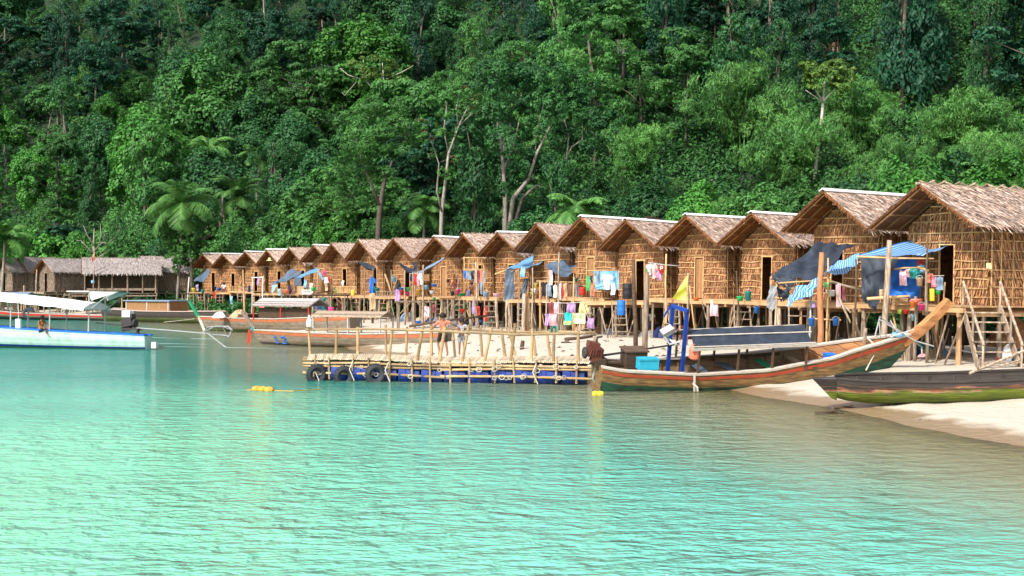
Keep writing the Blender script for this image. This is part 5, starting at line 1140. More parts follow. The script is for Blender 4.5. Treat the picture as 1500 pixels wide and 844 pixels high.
def person(label, loc, face, h, shirt, bottom, pose, hair_long=False, skirt=False, vest=False, pattern=None):
    """pose: joint positions for a 1 m tall figure standing at the origin, facing -y, x to its left"""
    root = thing('person', label, 'person', loc, (0, 0, R(face))); J = dict(pel=(0, 0, .50), abd=(0, 0, .60), che=(0, 0, .72), nek=(0, 0, .825), hed=(0, -.012, .90),
        sl=(.10, 0, .785), el=(.135, .0, .63), hl=(.15, -.03, .49), sr=(-.10, 0, .785), er=(-.135, 0, .63), hr=(-.15, -.03, .49),
        tl=(.055, 0, .47), kl=(.06, -.01, .27), al=(.06, .01, .05), fl=(.065, -.08, .015), tr=(-.055, 0, .47), kr=(-.06, -.01, .27), ar=(-.06, .01, .05), fr=(-.065, -.08, .015))
    J.update(pose); V = {k: Vector(p)*h for k, p in J.items()}; r_ = lambda q: q*h
    jt = {'pel': (V['pel'], r_(.062)), 'abd': (V['abd'], r_(.056)), 'che': (V['che'], r_(.066)), 'nek': (V['nek'], r_(.027)), 'hed': (V['hed'], r_(.060)),
          'top': (V['hed']+(V['hed']-V['nek']).normalized()*h*.05, r_(.045))}
    ed = [('pel', 'abd'), ('abd', 'che'), ('che', 'nek'), ('nek', 'hed'), ('hed', 'top')]
    for s_ in 'lr':
        jt['s'+s_] = (V['s'+s_], r_(.032)); jt['e'+s_] = (V['e'+s_], r_(.024)); jt['h'+s_] = (V['h'+s_], r_(.017)); jt['t'+s_] = (V['t'+s_], r_(.05)); jt['k'+s_] = (V['k'+s_], r_(.032)); jt['a'+s_] = (V['a'+s_], r_(.021)); jt['f'+s_] = (V['f'+s_], r_(.017))
        ed += [('che', 's'+s_), ('s'+s_, 'e'+s_), ('e'+s_, 'h'+s_), ('pel', 't'+s_), ('t'+s_, 'k'+s_), ('k'+s_, 'a'+s_), ('a'+s_, 'f'+s_)]
        d = (V['h'+s_]-V['e'+s_]).normalized(); w = d.cross(Vector((0, 1, .3))).normalized(); jt['p'+s_] = (V['h'+s_]+d*h*.028, r_(.02)); ed.append(('h'+s_, 'p'+s_))
        for i in range(4):
            k = 'g%s%d' % (s_, i); b = V['h'+s_]+d*h*.045+w*h*.011*(i-1.5); n_ = d.cross(w); jt[k] = (b, r_(.0065)); jt[k+'e'] = (b+(d*.8+n_*.4)*h*(.045-.006*abs(i-1.3)), r_(.005)); ed += [('p'+s_, k), (k, k+'e')]
        jt['th'+s_] = (V['h'+s_]+d*h*.02+w*h*.035, r_(.007)); ed.append(('h'+s_, 'th'+s_))
    body = skinned('body', jt, ed, M['skin'], root)
    f = MB(1); c = V['hed']; fw = Vector((0, -1, 0)); 
    nose = c+fw*h*.062-Z_*h*.008; f.add([nose+Z_*h*.018, nose+Vector((h*.011, 0, -h*.008)), nose+Vector((-h*.011, 0, -h*.008)), nose+fw*h*.014-Z_*h*.004], [(0, 1, 3), (0, 3, 2), (1, 2, 3)], .5)
    for sx in (-1, 1): f.lathe(c+Vector((sx*h*.060, 0, -h*.004)), [(0, -h*.007), (h*.017, 0), (0, h*.007)], 8, .5, axis='X')
    f.build('nose_and_ears', M['skin'], body)
    e = MB(2)
    for sx in (-1, 1): e.lathe(c+Vector((sx*h*.022, -h*.058, h*.008)), [(0, -h*.004), (h*.008, 0), (0, h*.004)], 8, .5, axis='Y')
    e.build('eye', M['hair'], body); e = MB(3); e.box(c+Vector((0, -h*.057, -h*.030)), (h*.026, h*.006, h*.006)); e.build('mouth', M['hullred'], body)
    hb = MB(3); up = (V['hed']-V['nek']).normalized()
    prof = [(0, .115), (.04, .105), (.062, .08), (.070, .05), (.069, .02)]+([(.068, -.03), (.06, -.07), (.0, -.08)] if hair_long else [(.060, .0), (0, 0)])
    hb.lathe((0, 0, 0), [(a_*h, b_*h) for a_, b_ in prof], 14, .5); ho = hb.build('hair', M['hair'], body, True); ho.location = V['hed']+Vector((0, .012*h, -.032*h)); ho.rotation_euler = up.to_track_quat('Z', 'Y').to_euler()
    g = .012; js = {'a': (V['pel'].lerp(V['abd'], .1), r_(.070)), 'b': (V['abd'], r_(.066)), 'c': (V['che'], r_(.075 if not vest else .09)), 'n': (V['che'].lerp(V['nek'], .5), r_(.042))}; es = [('a', 'b'), ('b', 'c'), ('c', 'n')]
    if not vest:
        for s_ in 'lr': js['s'+s_] = (V['s'+s_], r_(.044)); js['u'+s_] = (V['s'+s_].lerp(V['e'+s_], .75), r_(.036)); es += [('c', 's'+s_), ('s'+s_, 'u'+s_)]
    skinned('life_jacket' if vest else 'shirt', js, es, cm(shirt) if not pattern else pattern, root)
    if skirt:
        sb = MB(5); sb.lathe((0, 0, 0), [(.058*h, .53*h), (.075*h, .48*h), (.095*h, .28*h), (.09*h, .28*h)], 14, .5); sb.build('skirt', cm(bottom), root, True)
    elif bottom:
        js = {'p': (V['pel'], r_(.068))}; es = []
        for s_ in 'lr': js['t'+s_] = (V['t'+s_], r_(.058)); js['k'+s_] = (V['t'+s_].lerp(V['k'+s_], .85), r_(.047)); es += [('p', 't'+s_), ('t'+s_, 'k'+s_)]
        skinned('shorts', js, es, cm(bottom), root)
    return root
p = onraft(650, .70); person('child in a coral pink shirt and black shorts walking on the raft', (p.x, p.y, DZ+.05), 200, 1.42, 'coral', 'black',
    dict(el=(.17, -.10, .66), hl=(.22, -.14, .60), er=(-.2, .06, .72), hr=(-.30, .02, .68), kl=(.08, -.11, .29), al=(.09, .05, .08), fl=(.10, .0, .03), kr=(-.07, .03, .26), ar=(-.08, .12, .05), fr=(-.08, .05, .015)))
patm = mat('flowered_cloth', (.62, .60, .62), (.12, .12, .16), 34, rough=.8, vamt=.1, contrast=.06)
p = onraft(676, .93); person('small child in a grey flowered dress on the raft behind the pink shirt', (p.x, p.y, DZ+.05), 20, 1.24, 'grey', 'grey', dict(el=(.15, -.05, .68), hl=(.19, -.14, .70), er=(-.15, -.06, .66), hr=(-.10, -.15, .62)), skirt=False, pattern=patm)
p = P(954, 503, 56.5); person('child with a white top and navy skirt standing on the sand under the huts', (p.x, p.y, gz(p.x, p.y)), 160, 1.28, 'white', 'navy', {}, True, True)
p = P(667, 434, 72.3); person('person in a red top bending over the basins on the deck', (p.x, p.y, DECK), -60, 1.35, 'coral', 'maroon', dict(abd=(0, -.07, .58), che=(0, -.18, .64), nek=(0, -.27, .67), hed=(0, -.33, .69), sl=(.10, -.2, .66), sr=(-.10, -.2, .66), el=(.12, -.24, .54), er=(-.12, -.24, .54), hl=(.1, -.32, .42), hr=(-.1, -.32, .42)))
p = P(691, 436, 70.4); person('person crouching in front of the pegged dark clothes, bare shoulders', (p.x, p.y, DECK), 0, 1.3, 'brown', 'brown', dict(pel=(0, .06, .20), abd=(0, .0, .30), che=(0, -.06, .41), nek=(0, -.09, .50), hed=(0, -.11, .57), sl=(.1, -.06, .46), sr=(-.1, -.06, .46), el=(.14, -.16, .35), er=(-.14, -.16, .35), hl=(.08, -.26, .28), hr=(-.08, -.26, .28), tl=(.055, .04, .18), tr=(-.055, .04, .18), kl=(.09, -.16, .27), kr=(-.09, -.16, .27), al=(.08, -.04, .05), ar=(-.08, -.04, .05), fl=(.08, -.13, .02), fr=(-.08, -.13, .02)))
p = P(328, 430, 111.5); person('person with a pink head cloth sitting on the far deck by blue basins', (p.x, p.y, DECK), 10, 1.5, 'white', 'maroon', dict(pel=(0, .06, .1), abd=(0, .05, .2), che=(0, .02, .33), nek=(0, .0, .43), hed=(0, -.02, .50), sl=(.1, .02, .39), sr=(-.1, .02, .39), el=(.14, -.08, .26), er=(-.14, -.08, .26), hl=(.07, -.2, .2), hr=(-.07, -.2, .2), tl=(.055, .0, .09), tr=(-.055, .0, .09), kl=(.14, -.2, .14), kr=(-.14, -.2, .14), al=(.02, -.22, .05), ar=(-.02, -.22, .05), fl=(-.05, -.25, .03), fr=(.05, -.25, .03)))
a_ = P(63, 478, 57.3); person('person in an orange life jacket sitting low in the mint boat', (a_.x, a_.y-.15, .66), 60, 1.55, 'orange', 'navy', dict(pel=(0, .06, .1), abd=(0, .05, .2), che=(0, .02, .33), nek=(0, .0, .43), hed=(0, -.02, .50), sl=(.1, .02, .39), sr=(-.1, .02, .39), el=(.15, -.06, .26), er=(-.15, -.06, .26), hl=(.12, -.2, .2), hr=(-.12, -.2, .2), tl=(.055, .0, .09), tr=(-.055, .0, .09), kl=(.07, -.2, .2), kr=(-.07, -.2, .2), al=(.07, -.3, .02), ar=(-.07, -.3, .02), fl=(.07, -.38, .0), fr=(-.07, -.38, .0)), vest=True)

# ---------------------------------------------------------------- awnings and hanging sheets
def D(px): return float(np.interp(px, [h[0] for h in HUTS][::-1], [h[2] for h in HUTS][::-1]))
def nd(px, d): return d+2.1 if px > 1110 and 35.5 < d < 45 else d
def sheet(name, label, c, m, sag=.12, wr=.05, n=18, seed=1, cat='awning'):
    """c: four corners (px, py, depth) in order"""
    q = [P(k[0], k[1], nd(k[0], k[2])) for k in c]; rr = random.Random(seed); ph = [rr.uniform(0, 6) for _ in range(6)]; fr = [rr.uniform(4, 11) for _ in range(6)]
    nrm = (q[1]-q[0]).cross(q[3]-q[0]).normalized()
    def fn(u, v):
        p = q[0].lerp(q[1], u).lerp(q[3].lerp(q[2], u), v)
        w = math.sin(fr[0]*u+ph[0]+2*v)*.5+math.sin(fr[1]*v*1.6+ph[1]+u*3)*.4+math.sin(fr[2]*(u+v)*1.7+ph[2])*.35+math.sin(fr[3]*(u-v)*2.6+ph[3])*.2
        e = .03*math.sin(u*17+ph[4])*(1 if v > .9 else 0)
        return p+nrm*wr*w-Z_*(sag*math.sin(math.pi*u)*math.sin(math.pi*v)*1.5+e)
    mb = MB(seed); mb.grid(fn, n, n, .5, uv=True); return tag(mb.build(name, m, None, True, org=q[0]), label, cat)
sheet('striped_awning', 'large blue and white striped sheet stretched over the near hut platform', [(1256, 374, 38.2), (1372, 340, 40.2), (1425, 347, 39.0), (1352, 374, 36.9)], M['stripe'], .12, .03, 24, 1)
sheet('striped_awning', 'smaller blue striped sheet sagging between the black tarpaulin and black curtain', [(1207, 399, 38.6), (1220, 386, 39.6), (1259, 371, 39.2), (1256, 387, 38.0)], M['stripe'], .25, .05, 20, 2)
sheet('striped_cloth', 'twisted blue striped sheet hanging lowest beside the orange-barked pole', [(1208, 398, 38.4), (1194, 431, 38.0), (1148, 446, 38.6), (1166, 424, 39.2)], M['stripe'], .1, .12, 22, 3)
sheet('black_tarpaulin', 'big black tarpaulin sloping from the second hut to a low frame', [(1127, 405, 41.0), (1200, 356, 43.0), (1252, 357, 42.6), (1196, 410, 39.6)], M['black'], .12, .12, 26, 4)
sheet('black_tarpaulin', 'short drooping flap of black plastic at the low edge of the big tarpaulin', [(1130, 403, 40.9), (1168, 405, 40.2), (1158, 425, 40.0), (1134, 412, 40.6)], M['black'], .05, .1, 14, 5)
sheet('black_plastic', 'crumpled black plastic bundle on the rail under the big tarpaulin', [(1139, 426, 40.3), (1158, 418, 40.2), (1155, 438, 40.0), (1141, 436, 40.1)], M['black'], .1, .2, 14, 6, 'plastic sheet')
sheet('black_curtain', 'black plastic curtain hanging left of the grey pole', [(1261, 376, 37.6), (1318, 376, 37.2), (1281, 456, 37.4), (1262, 438, 37.6)], M['black'], .05, .10, 22, 7, 'curtain')
sheet('clear_plastic', 'translucent grey plastic scrap hanging at the left end of the platform', [(1127, 417, 40.8), (1140, 420, 40.6), (1133, 456, 40.5), (1122, 450, 40.8)], cm('grey'), .05, .1, 12, 8, 'plastic sheet')
sheet('blue_curtain', 'deep blue cloth hanging behind the pink towels under the striped sheet', [(1303, 376, 38.6), (1352, 377, 38.2), (1347, 437, 38.4), (1303, 436, 38.7)], cm('blue'), .02, .12, 20, 9, 'curtain')
sheet('blue_awning', 'pale blue awning on bamboo poles with a long grey side flap', [(741, 395, 66.4), (784, 373, 68.2), (820, 368, 67.0), (780, 392, 64.6)], M['bluesheet'], .12, .05, 20, 10)
sheet('side_flap', 'grey blue flap hanging from the left edge of the pale blue awning', [(740, 396, 66.3), (751, 394, 65.9), (755, 441, 66.0), (739, 443, 66.3)], M['greysheet'], .0, .12, 16, 11, 'awning')
sheet('grey_awning', 'dark slate blue awning drooping over the crowded washing lines', [(797, 390, 64.5), (880, 368, 64.8), (889, 375, 63.2), (822, 407, 61.8)], M['greysheet'], .2, .14, 24, 12)
sheet('draped_cloth', 'long twisted dark cloth hanging under the pale blue awning', [(768, 408, 65), (775, 408, 65), (765, 465, 65.2), (756, 460, 65.2)], M['greysheet'], 0, .12, 14, 13, 'cloth')
sheet('blue_board_cloth', 'bright blue sheet hung behind the drying shirts on the deck rail', [(869, 396, 60.2), (911, 397, 59.6), (912, 425, 59.5), (872, 424, 60.1)], cm('skyblue'), 0, .06, 14, 14, 'cloth')
sheet('grey_awning', 'narrow slanting grey awning on the hut beside the red and white cloth', [(611, 399, 74.5), (650, 377, 76.5), (651, 380, 75.5), (615, 400, 73.8)], cm('bluegrey'), .1, .05, 12, 15)
sheet('dark_net', 'dark net slung like a shallow bowl near the long blue shirt', [(523, 383, 82.5), (549, 389, 82.5), (550, 395, 81.5), (536, 394, 81.5)], M['black'], .15, .05, 12, 16, 'net')
sheet('dark_net', 'dark net slung like a bowl above the hanging navy cloth', [(582, 384, 78.5), (608, 396, 78.5), (607, 400, 77.5), (592, 396, 77.5)], M['black'], .15, .05, 12, 17, 'net')
sheet('black_cloth', 'black cloth scrap pinned to the wall above the red and white cloth', [(605, 385, 77.8), (611, 385, 77.7), (611, 398, 77.7), (605, 399, 77.8)], M['black'], 0, .05, 8, 18, 'cloth')
sheet('blue_awning', 'upper one of the two overlapping dark blue awnings on a far hut', [(398, 419, 99.5), (424, 395, 100.5), (437, 396, 99.5), (411, 413, 97.5)], M['greysheet'], .15, .1, 14, 19)
sheet('blue_awning', 'lower slate awning tucked under the overlapping dark blue one', [(412, 411, 97), (438, 397, 98), (444, 399, 97), (415, 414, 96)], M['greysheet'], .15, .05, 14, 20)
sheet('blue_cloth', 'light blue pointed flap hanging below the overlapping awnings', [(398, 418, 98.5), (407, 417, 98), (399, 430, 98), (398, 428, 98.2)], cm('skyblue'), 0, .05, 8, 21, 'cloth')
sheet('grey_awning', 'short flat grey awning with a square side flap on the far hut', [(431, 406, 95), (465, 392, 96.5), (468, 396, 94.5), (441, 407, 93)], M['bluesheet'], .08, .05, 14, 22)
sheet('side_flap', 'square grey flap hanging from the short flat grey awning', [(431, 406, 94.8), (441, 407, 93.2), (441, 418, 93.2), (431, 418, 94.8)], M['greysheet'], 0, .04, 10, 23, 'awning')
sheet('grey_awning', 'slanting blue grey awning on the last hut by the bushy tree', [(283, 412, 113.5), (303, 394, 116), (309, 396, 115), (298, 413, 112.5)], M['greysheet'], .1, .08, 14, 24)
sheet('blue_cloth', 'pale cloth with blue edge hanging on the stub pole by the white laundry', [(466, 400, 90), (469, 399, 90), (475, 410, 90), (472, 410, 90)], cm('skyblue'), 0, .05, 8, 25, 'cloth')

# ---------------------------------------------------------------- laundry
def laundry(px, py, w, h, kind, col, label, d=None, group=None, ang=None):
    d = nd(px, d or D(px)-1.6); mb = MB(int(px*3+py)); rr = mb.r; k = d/F; W_, H_ = w*k, h*k; ph = rr.uniform(0, 6); f = rr.uniform(5, 9)
    def q(x, z): return Vector((x*W_, .11*W_*math.sin(f*x*1.5+ph+z*2)+.04*math.sin(z*6+ph), -z*H_-.04*H_*math.sin(f*x+ph)))
    if kind == 'shirt':
        mb.grid(lambda u, v: q(-.27+.54*u, v), 8, 8, .5)
        for s_ in (-1, 1): mb.grid(lambda u, v: q(s_*(.27+.23*u), .02+.14*u+(.26+.03*u)*v), 4, 4, .45)
    elif kind == 'trousers':
        mb.grid(lambda u, v: q(-.4+.8*u, .3*v), 8, 4, .5)
        for s_ in (-1, 1): mb.grid(lambda u, v: q(s_*(.04+.36*u-.04*v), .3+.7*v), 4, 8, .45)
    else: mb.grid(lambda u, v: q(-.5+u, v*(1+.05*math.sin(u*7+ph))), 12, 8, .5)
    o = mb.build({'shirt': 'shirt', 'trousers': 'trousers', 'towel': 'towel', 'cloth': 'cloth'}[kind], cm(col) if isinstance(col, str) else col, None, True); o.location = P(px, py, d); o.rotation_euler = (0, 0, R(-25 if ang is None else ang))
    return tag(o, label, {'shirt': 'shirt', 'trousers': 'trousers', 'towel': 'towel', 'cloth': 'cloth'}[kind], group)
LD = [
 (1323, 396, 10, 22, 'towel', 'palepink', 'pale pink towel on the line before the deep blue cloth', 37.4), (1331, 394, 7, 12, 'towel', 'rose', 'dusty rose cloth between the pale pink and dark green towels', 37.3), (1340, 393, 14, 15, 'towel', 'teal', 'dark green towel on the line before the deep blue cloth', 37.2),
 (1348, 380, 7, 12, 'cloth', 'red', 'red cloth hanging under the right part of the striped sheet', 37.5), (1350, 388, 8, 12, 'cloth', 'skyblue', 'light blue cloth below the red cloth under the striped sheet', 37.4), (1362, 401, 9, 13, 'cloth', 'coral', 'coral cloth on the rope leading to the near stairs', 37.0), (1368, 405, 8, 16, 'cloth', 'pink', 'pink cloth in the middle of the rope to the near stairs', 36.9), (1376, 406, 11, 19, 'cloth', 'bluegrey', 'blue patterned cloth on the rope nearest the near stairs', 36.8),
 (1228, 416, 7, 34, 'towel', 'rose', 'faded rose cloth hanging on the crooked stair rail', 38.3), (1236, 420, 4, 20, 'cloth', 'maroon', 'narrow maroon cloth beside the faded rose cloth', 38.2),
 (1046, 440, 12, 23, 'towel', 'palepink', 'pink towel hanging from the deck edge over a ladder', 50.5),
 (951, 387, 9, 16, 'shirt', 'white', 'white shirt at the left of the short bar with the red shirt', 54.5), (958, 387, 10, 21, 'shirt', 'palepink', 'white shirt with faint red stripes in the middle of the short bar', 54.4), (969, 389, 11, 12, 'shirt', 'red', 'red shirt with a white mark at the right of the short bar', 54.0), (966, 396, 10, 15, 'shirt', 'lilac', 'pale lilac striped shirt under the red one', 54.3), (949, 392, 5, 12, 'cloth', 'green', 'small green cloth at the end of the short bar', 54.6),
 (889, 402, 18, 22, 'shirt', 'white', 'white T-shirt with blue sleeves on the bright blue sheet', 59.0), (876, 398, 11, 19, 'shirt', 'bluegrey', 'blue grey shirt at the left end of the bright blue sheet', 59.1), (905, 398, 10, 24, 'shirt', 'skyblue', 'sky blue shirt at the right end of the bright blue sheet', 58.8), (861, 404, 5, 22, 'cloth', 'green', 'green cloth hanging left of the bright blue sheet', 59.3), (867, 418, 6, 15, 'cloth', 'coral', 'orange red cloth hanging at the deck corner left of the bright blue sheet', 59.2), (898, 415, 7, 17, 'cloth', 'white', 'crumpled whitish cloth below the white T-shirt', 58.9), (866, 404, 4, 10, 'cloth', 'navy', 'small navy cloth beside the green cloth', 59.35),
 (807, 396, 6, 22, 'towel', 'palepink', 'pale pink cloth rolled on the rail top under the drooping slate awning', 61.5), (804, 417, 8, 17, 'cloth', 'bluegrey', 'blue striped cloth under the rail below the slate awning', 61.6), (813, 418, 6, 18, 'cloth', 'white', 'white cloth second on the rail below the slate awning', 61.5), (820, 414, 4, 25, 'towel', 'white', 'long white strip on the rail beside the red strip', 61.4), (824, 416, 3, 22, 'towel', 'red', 'narrow red strip on the rail below the slate awning', 61.35), (828, 415, 6, 20, 'towel', 'tan', 'striped tan cloth right of the red strip', 61.3), (836, 416, 9, 24, 'towel', 'brown', 'brown cloth on the rail between tan and grey cloths', 61.2), (845, 416, 6, 22, 'towel', 'grey', 'grey cloth at the right end of the slate awning rail', 61.1), (797, 414, 8, 20, 'cloth', 'black', 'black cloth at the left end of the slate awning rail', 61.7),
 (807, 443, 8, 17, 'towel', 'maroon', 'maroon patterned cloth on the lower line under the decks', 59.5), (815, 443, 7, 16, 'towel', 'palepink', 'pale pink cloth on the lower line beside the maroon one', 59.4), (836, 444, 14, 14, 'towel', 'lilac', 'lilac towel on the upper of the two low washing lines', 59.1), (857, 443, 19, 16, 'towel', 'paleyellow', 'pale yellow towel on the upper of the two low washing lines', 58.8),
 (801, 460, 6, 17, 'towel', 'lilac', 'purple towel at the left end of the lowest line', 58.2), (810, 460, 12, 17, 'towel', 'rose', 'pale rose towel next to the purple one on the lowest line', 58.0), (832, 458, 12, 18, 'towel', 'turq', 'turquoise and yellow towel on the lowest line', 57.6), (849, 459, 19, 15, 'towel', 'palegreen', 'pale green towel on the lowest line', 57.4), (865, 466, 10, 15, 'cloth', 'lilac', 'lilac bag-like cloth hanging by a green knot beside a deck post', 57.3),
 (681, 397, 4, 11, 'cloth', 'blue', 'small blue cloth at the left of the clothes on the lattice', 70.8), (684, 397, 3, 12, 'cloth', 'grey', 'narrow grey cloth beside the small blue one on the lattice', 70.7), (688, 397, 6, 13, 'cloth', 'bluegrey', 'dark slate shirt-like cloth on the lattice', 70.6), (692, 397, 4, 12, 'cloth', 'black', 'black cloth in the middle of the lattice clothes', 70.5), (697, 397, 4, 17, 'cloth', 'grey', 'long grey cloth left of the red ones on the lattice', 70.3), (701, 396, 4, 19, 'cloth', 'maroon', 'maroon cloth beside the coral one on the lattice', 70.2), (705, 396, 5, 20, 'cloth', 'coral', 'bright coral cloth on the lattice', 70.1), (709, 397, 4, 17, 'cloth', 'grey', 'grey cloth at the right end of the lattice clothes', 70.0), (705, 413, 6, 18, 'trousers', 'bluegrey', 'slate trousers hanging below the coral cloth', 69.9),
 (694, 441, 6, 19, 'towel', 'lilac', 'pale lilac cloth hanging under the deck beside the red ones', 68.5), (700, 449, 6, 13, 'towel', 'red', 'red cloth under the deck, left of the dotted one', 68.4), (711, 448, 6, 22, 'towel', 'red', 'long red dotted cloth under the deck beside a pale post', 68.2), (625, 449, 9, 15, 'cloth', 'palepink', 'pink checked cloth hanging on the low rail by the white posts', 73.5), (635, 446, 7, 12, 'cloth', 'maroon', 'dark red cloth on the low rail by the white posts', 73.2),
 (545, 406, 12, 25, 'shirt', 'blue', 'long bright blue sports shirt on a tall pole', 78.5), (545, 430, 12, 24, 'trousers', 'tan', 'beige trousers hanging below the long blue shirt', 78.4), (603, 399, 6, 13, 'cloth', 'navy', 'navy cloth left of the red and white ones', 75.2), (608, 402, 5, 15, 'cloth', 'red', 'red cloth between navy and white striped ones', 75.1), (613, 400, 5, 18, 'cloth', 'palepink', 'pale pink striped cloth beside the small navy flag cloth', 75.0), (617, 399, 6, 18, 'towel', 'white', 'white and red striped cloth at the right end of the short line', 74.9), (582, 424, 8, 17, 'cloth', 'lilac', 'pale blue white cloth slanting on a stick by the buckets', 74),
 (475, 396, 4, 8, 'cloth', 'hotpink', 'small hot pink cloth at the top of the short mast', 88.5), (478, 406, 7, 9, 'cloth', 'white', 'white cloth below the hot pink one', 88.4), (482, 405, 4, 9, 'cloth', 'red', 'red cloth beside the white one on the crossbar', 88.3), (478, 416, 5, 10, 'cloth', 'tan', 'tan cloth hanging lowest on the crossbar', 88.2), (456, 415, 5, 14, 'cloth', 'white', 'white cloth hanging beside the green basin of the far deck', 90.5), (447, 410, 5, 12, 'cloth', 'skyblue', 'pale blue cloth under the short flat grey awning', 91), (425, 419, 4, 12, 'cloth', 'navy', 'small navy cloth on the far rail', 95), (409, 423, 4, 10, 'cloth', 'skyblue', 'light blue cloth on the far rail beside the overlapping awnings', 97),
 (378, 406, 4, 12, 'cloth', 'lilac', 'purple cloth hanging inside the white wooden frame', 103), (339, 434, 4, 12, 'cloth', 'skyblue', 'blue cloth hanging on the far ladder', 106.5), (314, 428, 4, 9, 'cloth', 'red', 'red cloth over the edge of the far deck', 109), (289, 417, 4, 9, 'cloth', 'lilac', 'lilac cloth on the table before the last hut', 110), (502, 411, 4, 8, 'cloth', 'white', 'white shirt scrap pinned on a hut wall above the bamboo fence', 86.5),
 (474, 436, 6, 26, 'cloth', 'teal', 'dark green cloth hanging on a pole behind the grey-roofed cabin', 86), (497, 440, 8, 14, 'cloth', 'maroon', 'dark red cloth under the deck right of the green cloth', 86), (766, 391, 7, 15, 'cloth', 'skyblue', 'small pale blue cloth hanging inside the pale blue awning', 64.8),
]
for row in LD:
    px, py, w, h, kd, col, lb, d = row; laundry(px, py, w, h, kd, col, lb, d)
ob = [o for o in bpy.data.objects if o.get('label', '').startswith('red shirt with a white mark')][0]
mb = MB(1); k = 54/F
mb.box((-.9*k, -.06, -3.5*k), (1.2*k, .01, 6*k)); mb.box((.4*k, -.06, -1.2*k), (2.4*k, .01, 1.2*k)); mb.box((1.8*k, -.06, -2.6*k), (1.1*k, .01, 3.6*k)); mb.box((.4*k, -.06, -4.2*k), (2.4*k, .01, 1.2*k)); mb.build('shirt_letter', cm('white'), ob)
ob = [o for o in bpy.data.objects if o.get('label', '').startswith('turquoise and yellow')][0]
mb = MB(1); k = 57.6/F; mb.grid(lambda u, v: Vector(((-.5+u)*12*k, -.045, -(12.5+5.5*v)*k)), 6, 2, .5); mb.build('hem_band', cm('yellow'), ob)
# lines and rails that carry it
def pole(label, pts, r=.03, m='post', name='pole', cat='pole', seed=0, group=None):
    mb = MB(seed or int(pts[0][0]*7)); q = [P(p[0], p[1], nd(p[0], p[2])) for p in pts]; n = len(q)
    if n == 2: q = [q[0], q[0].lerp(q[1], .5)+Vector((mb.r.uniform(-.03, .03), 0, mb.r.uniform(-.02, .02))), q[1]]; n = 3
    if m == 'raftpole': mb.bpole(q[0], q[-1], r); m = 'pole'
    else: mb.tube(q, [r*(1.1-.25*i/(n-1)) for i in range(n)] if name != 'washing_line' else r, 7 if r > .02 else 4)
    return tag(mb.build(name, M[m], None, r > .02, org=q[0]), label, cat, group)
def stake(label, px, py, d, pxt, pyt, r=.06, m='post', dd=0.):
    """pole standing on the ground below (px, py)"""
    d = nd(px, d); p = P(px, py, d); mb = MB(int(px)); b = Vector((p.x, p.y, gz(p.x, p.y)-.4)); t_ = P(pxt, pyt, d+dd); q = [b, b.lerp(t_, .35)+Vector((mb.r.uniform(-.05, .05), 0, 0)), b.lerp(t_, .7)+Vector((mb.r.uniform(-.05, .05), 0, 0)), t_]
    mb.tube(q, [r*1.1, r, r*.95, r*.8], 8); return tag(mb.build('post', M[m], None, True, org=b), label, 'post')
for i, (lb, pts) in enumerate([('thin rope carrying the clothes to the near stairs', [(1352, 397, 37.1), (1368, 404, 36.95), (1383, 404, 36.7)]), ('upper washing line under the crowded decks', [(795, 443, 59.7), (830, 444, 59.2), (868, 442, 58.7)]), ('lowest washing line above the sand', [(797, 461, 58.3), (830, 459, 57.7), (868, 459, 57.3)]),
    ('short line with red and white cloths on the mid deck', [(600, 401, 75.3), (620, 398, 74.8)]), ('blue cord slung low between the stakes by the black-canopied boat', [(985, 516, 44), (1000, 505, 47)]), ('long mooring rope lying across the sand behind the raft', [(720, 512, 47), (800, 506, 49), (870, 500, 50)]), ('mooring rope running to the far boats over the water', [(240, 472, 88), (285, 467, 86)])]):
    pole(lb, pts, .014, 'rope', 'washing_line', 'rope', i+1)
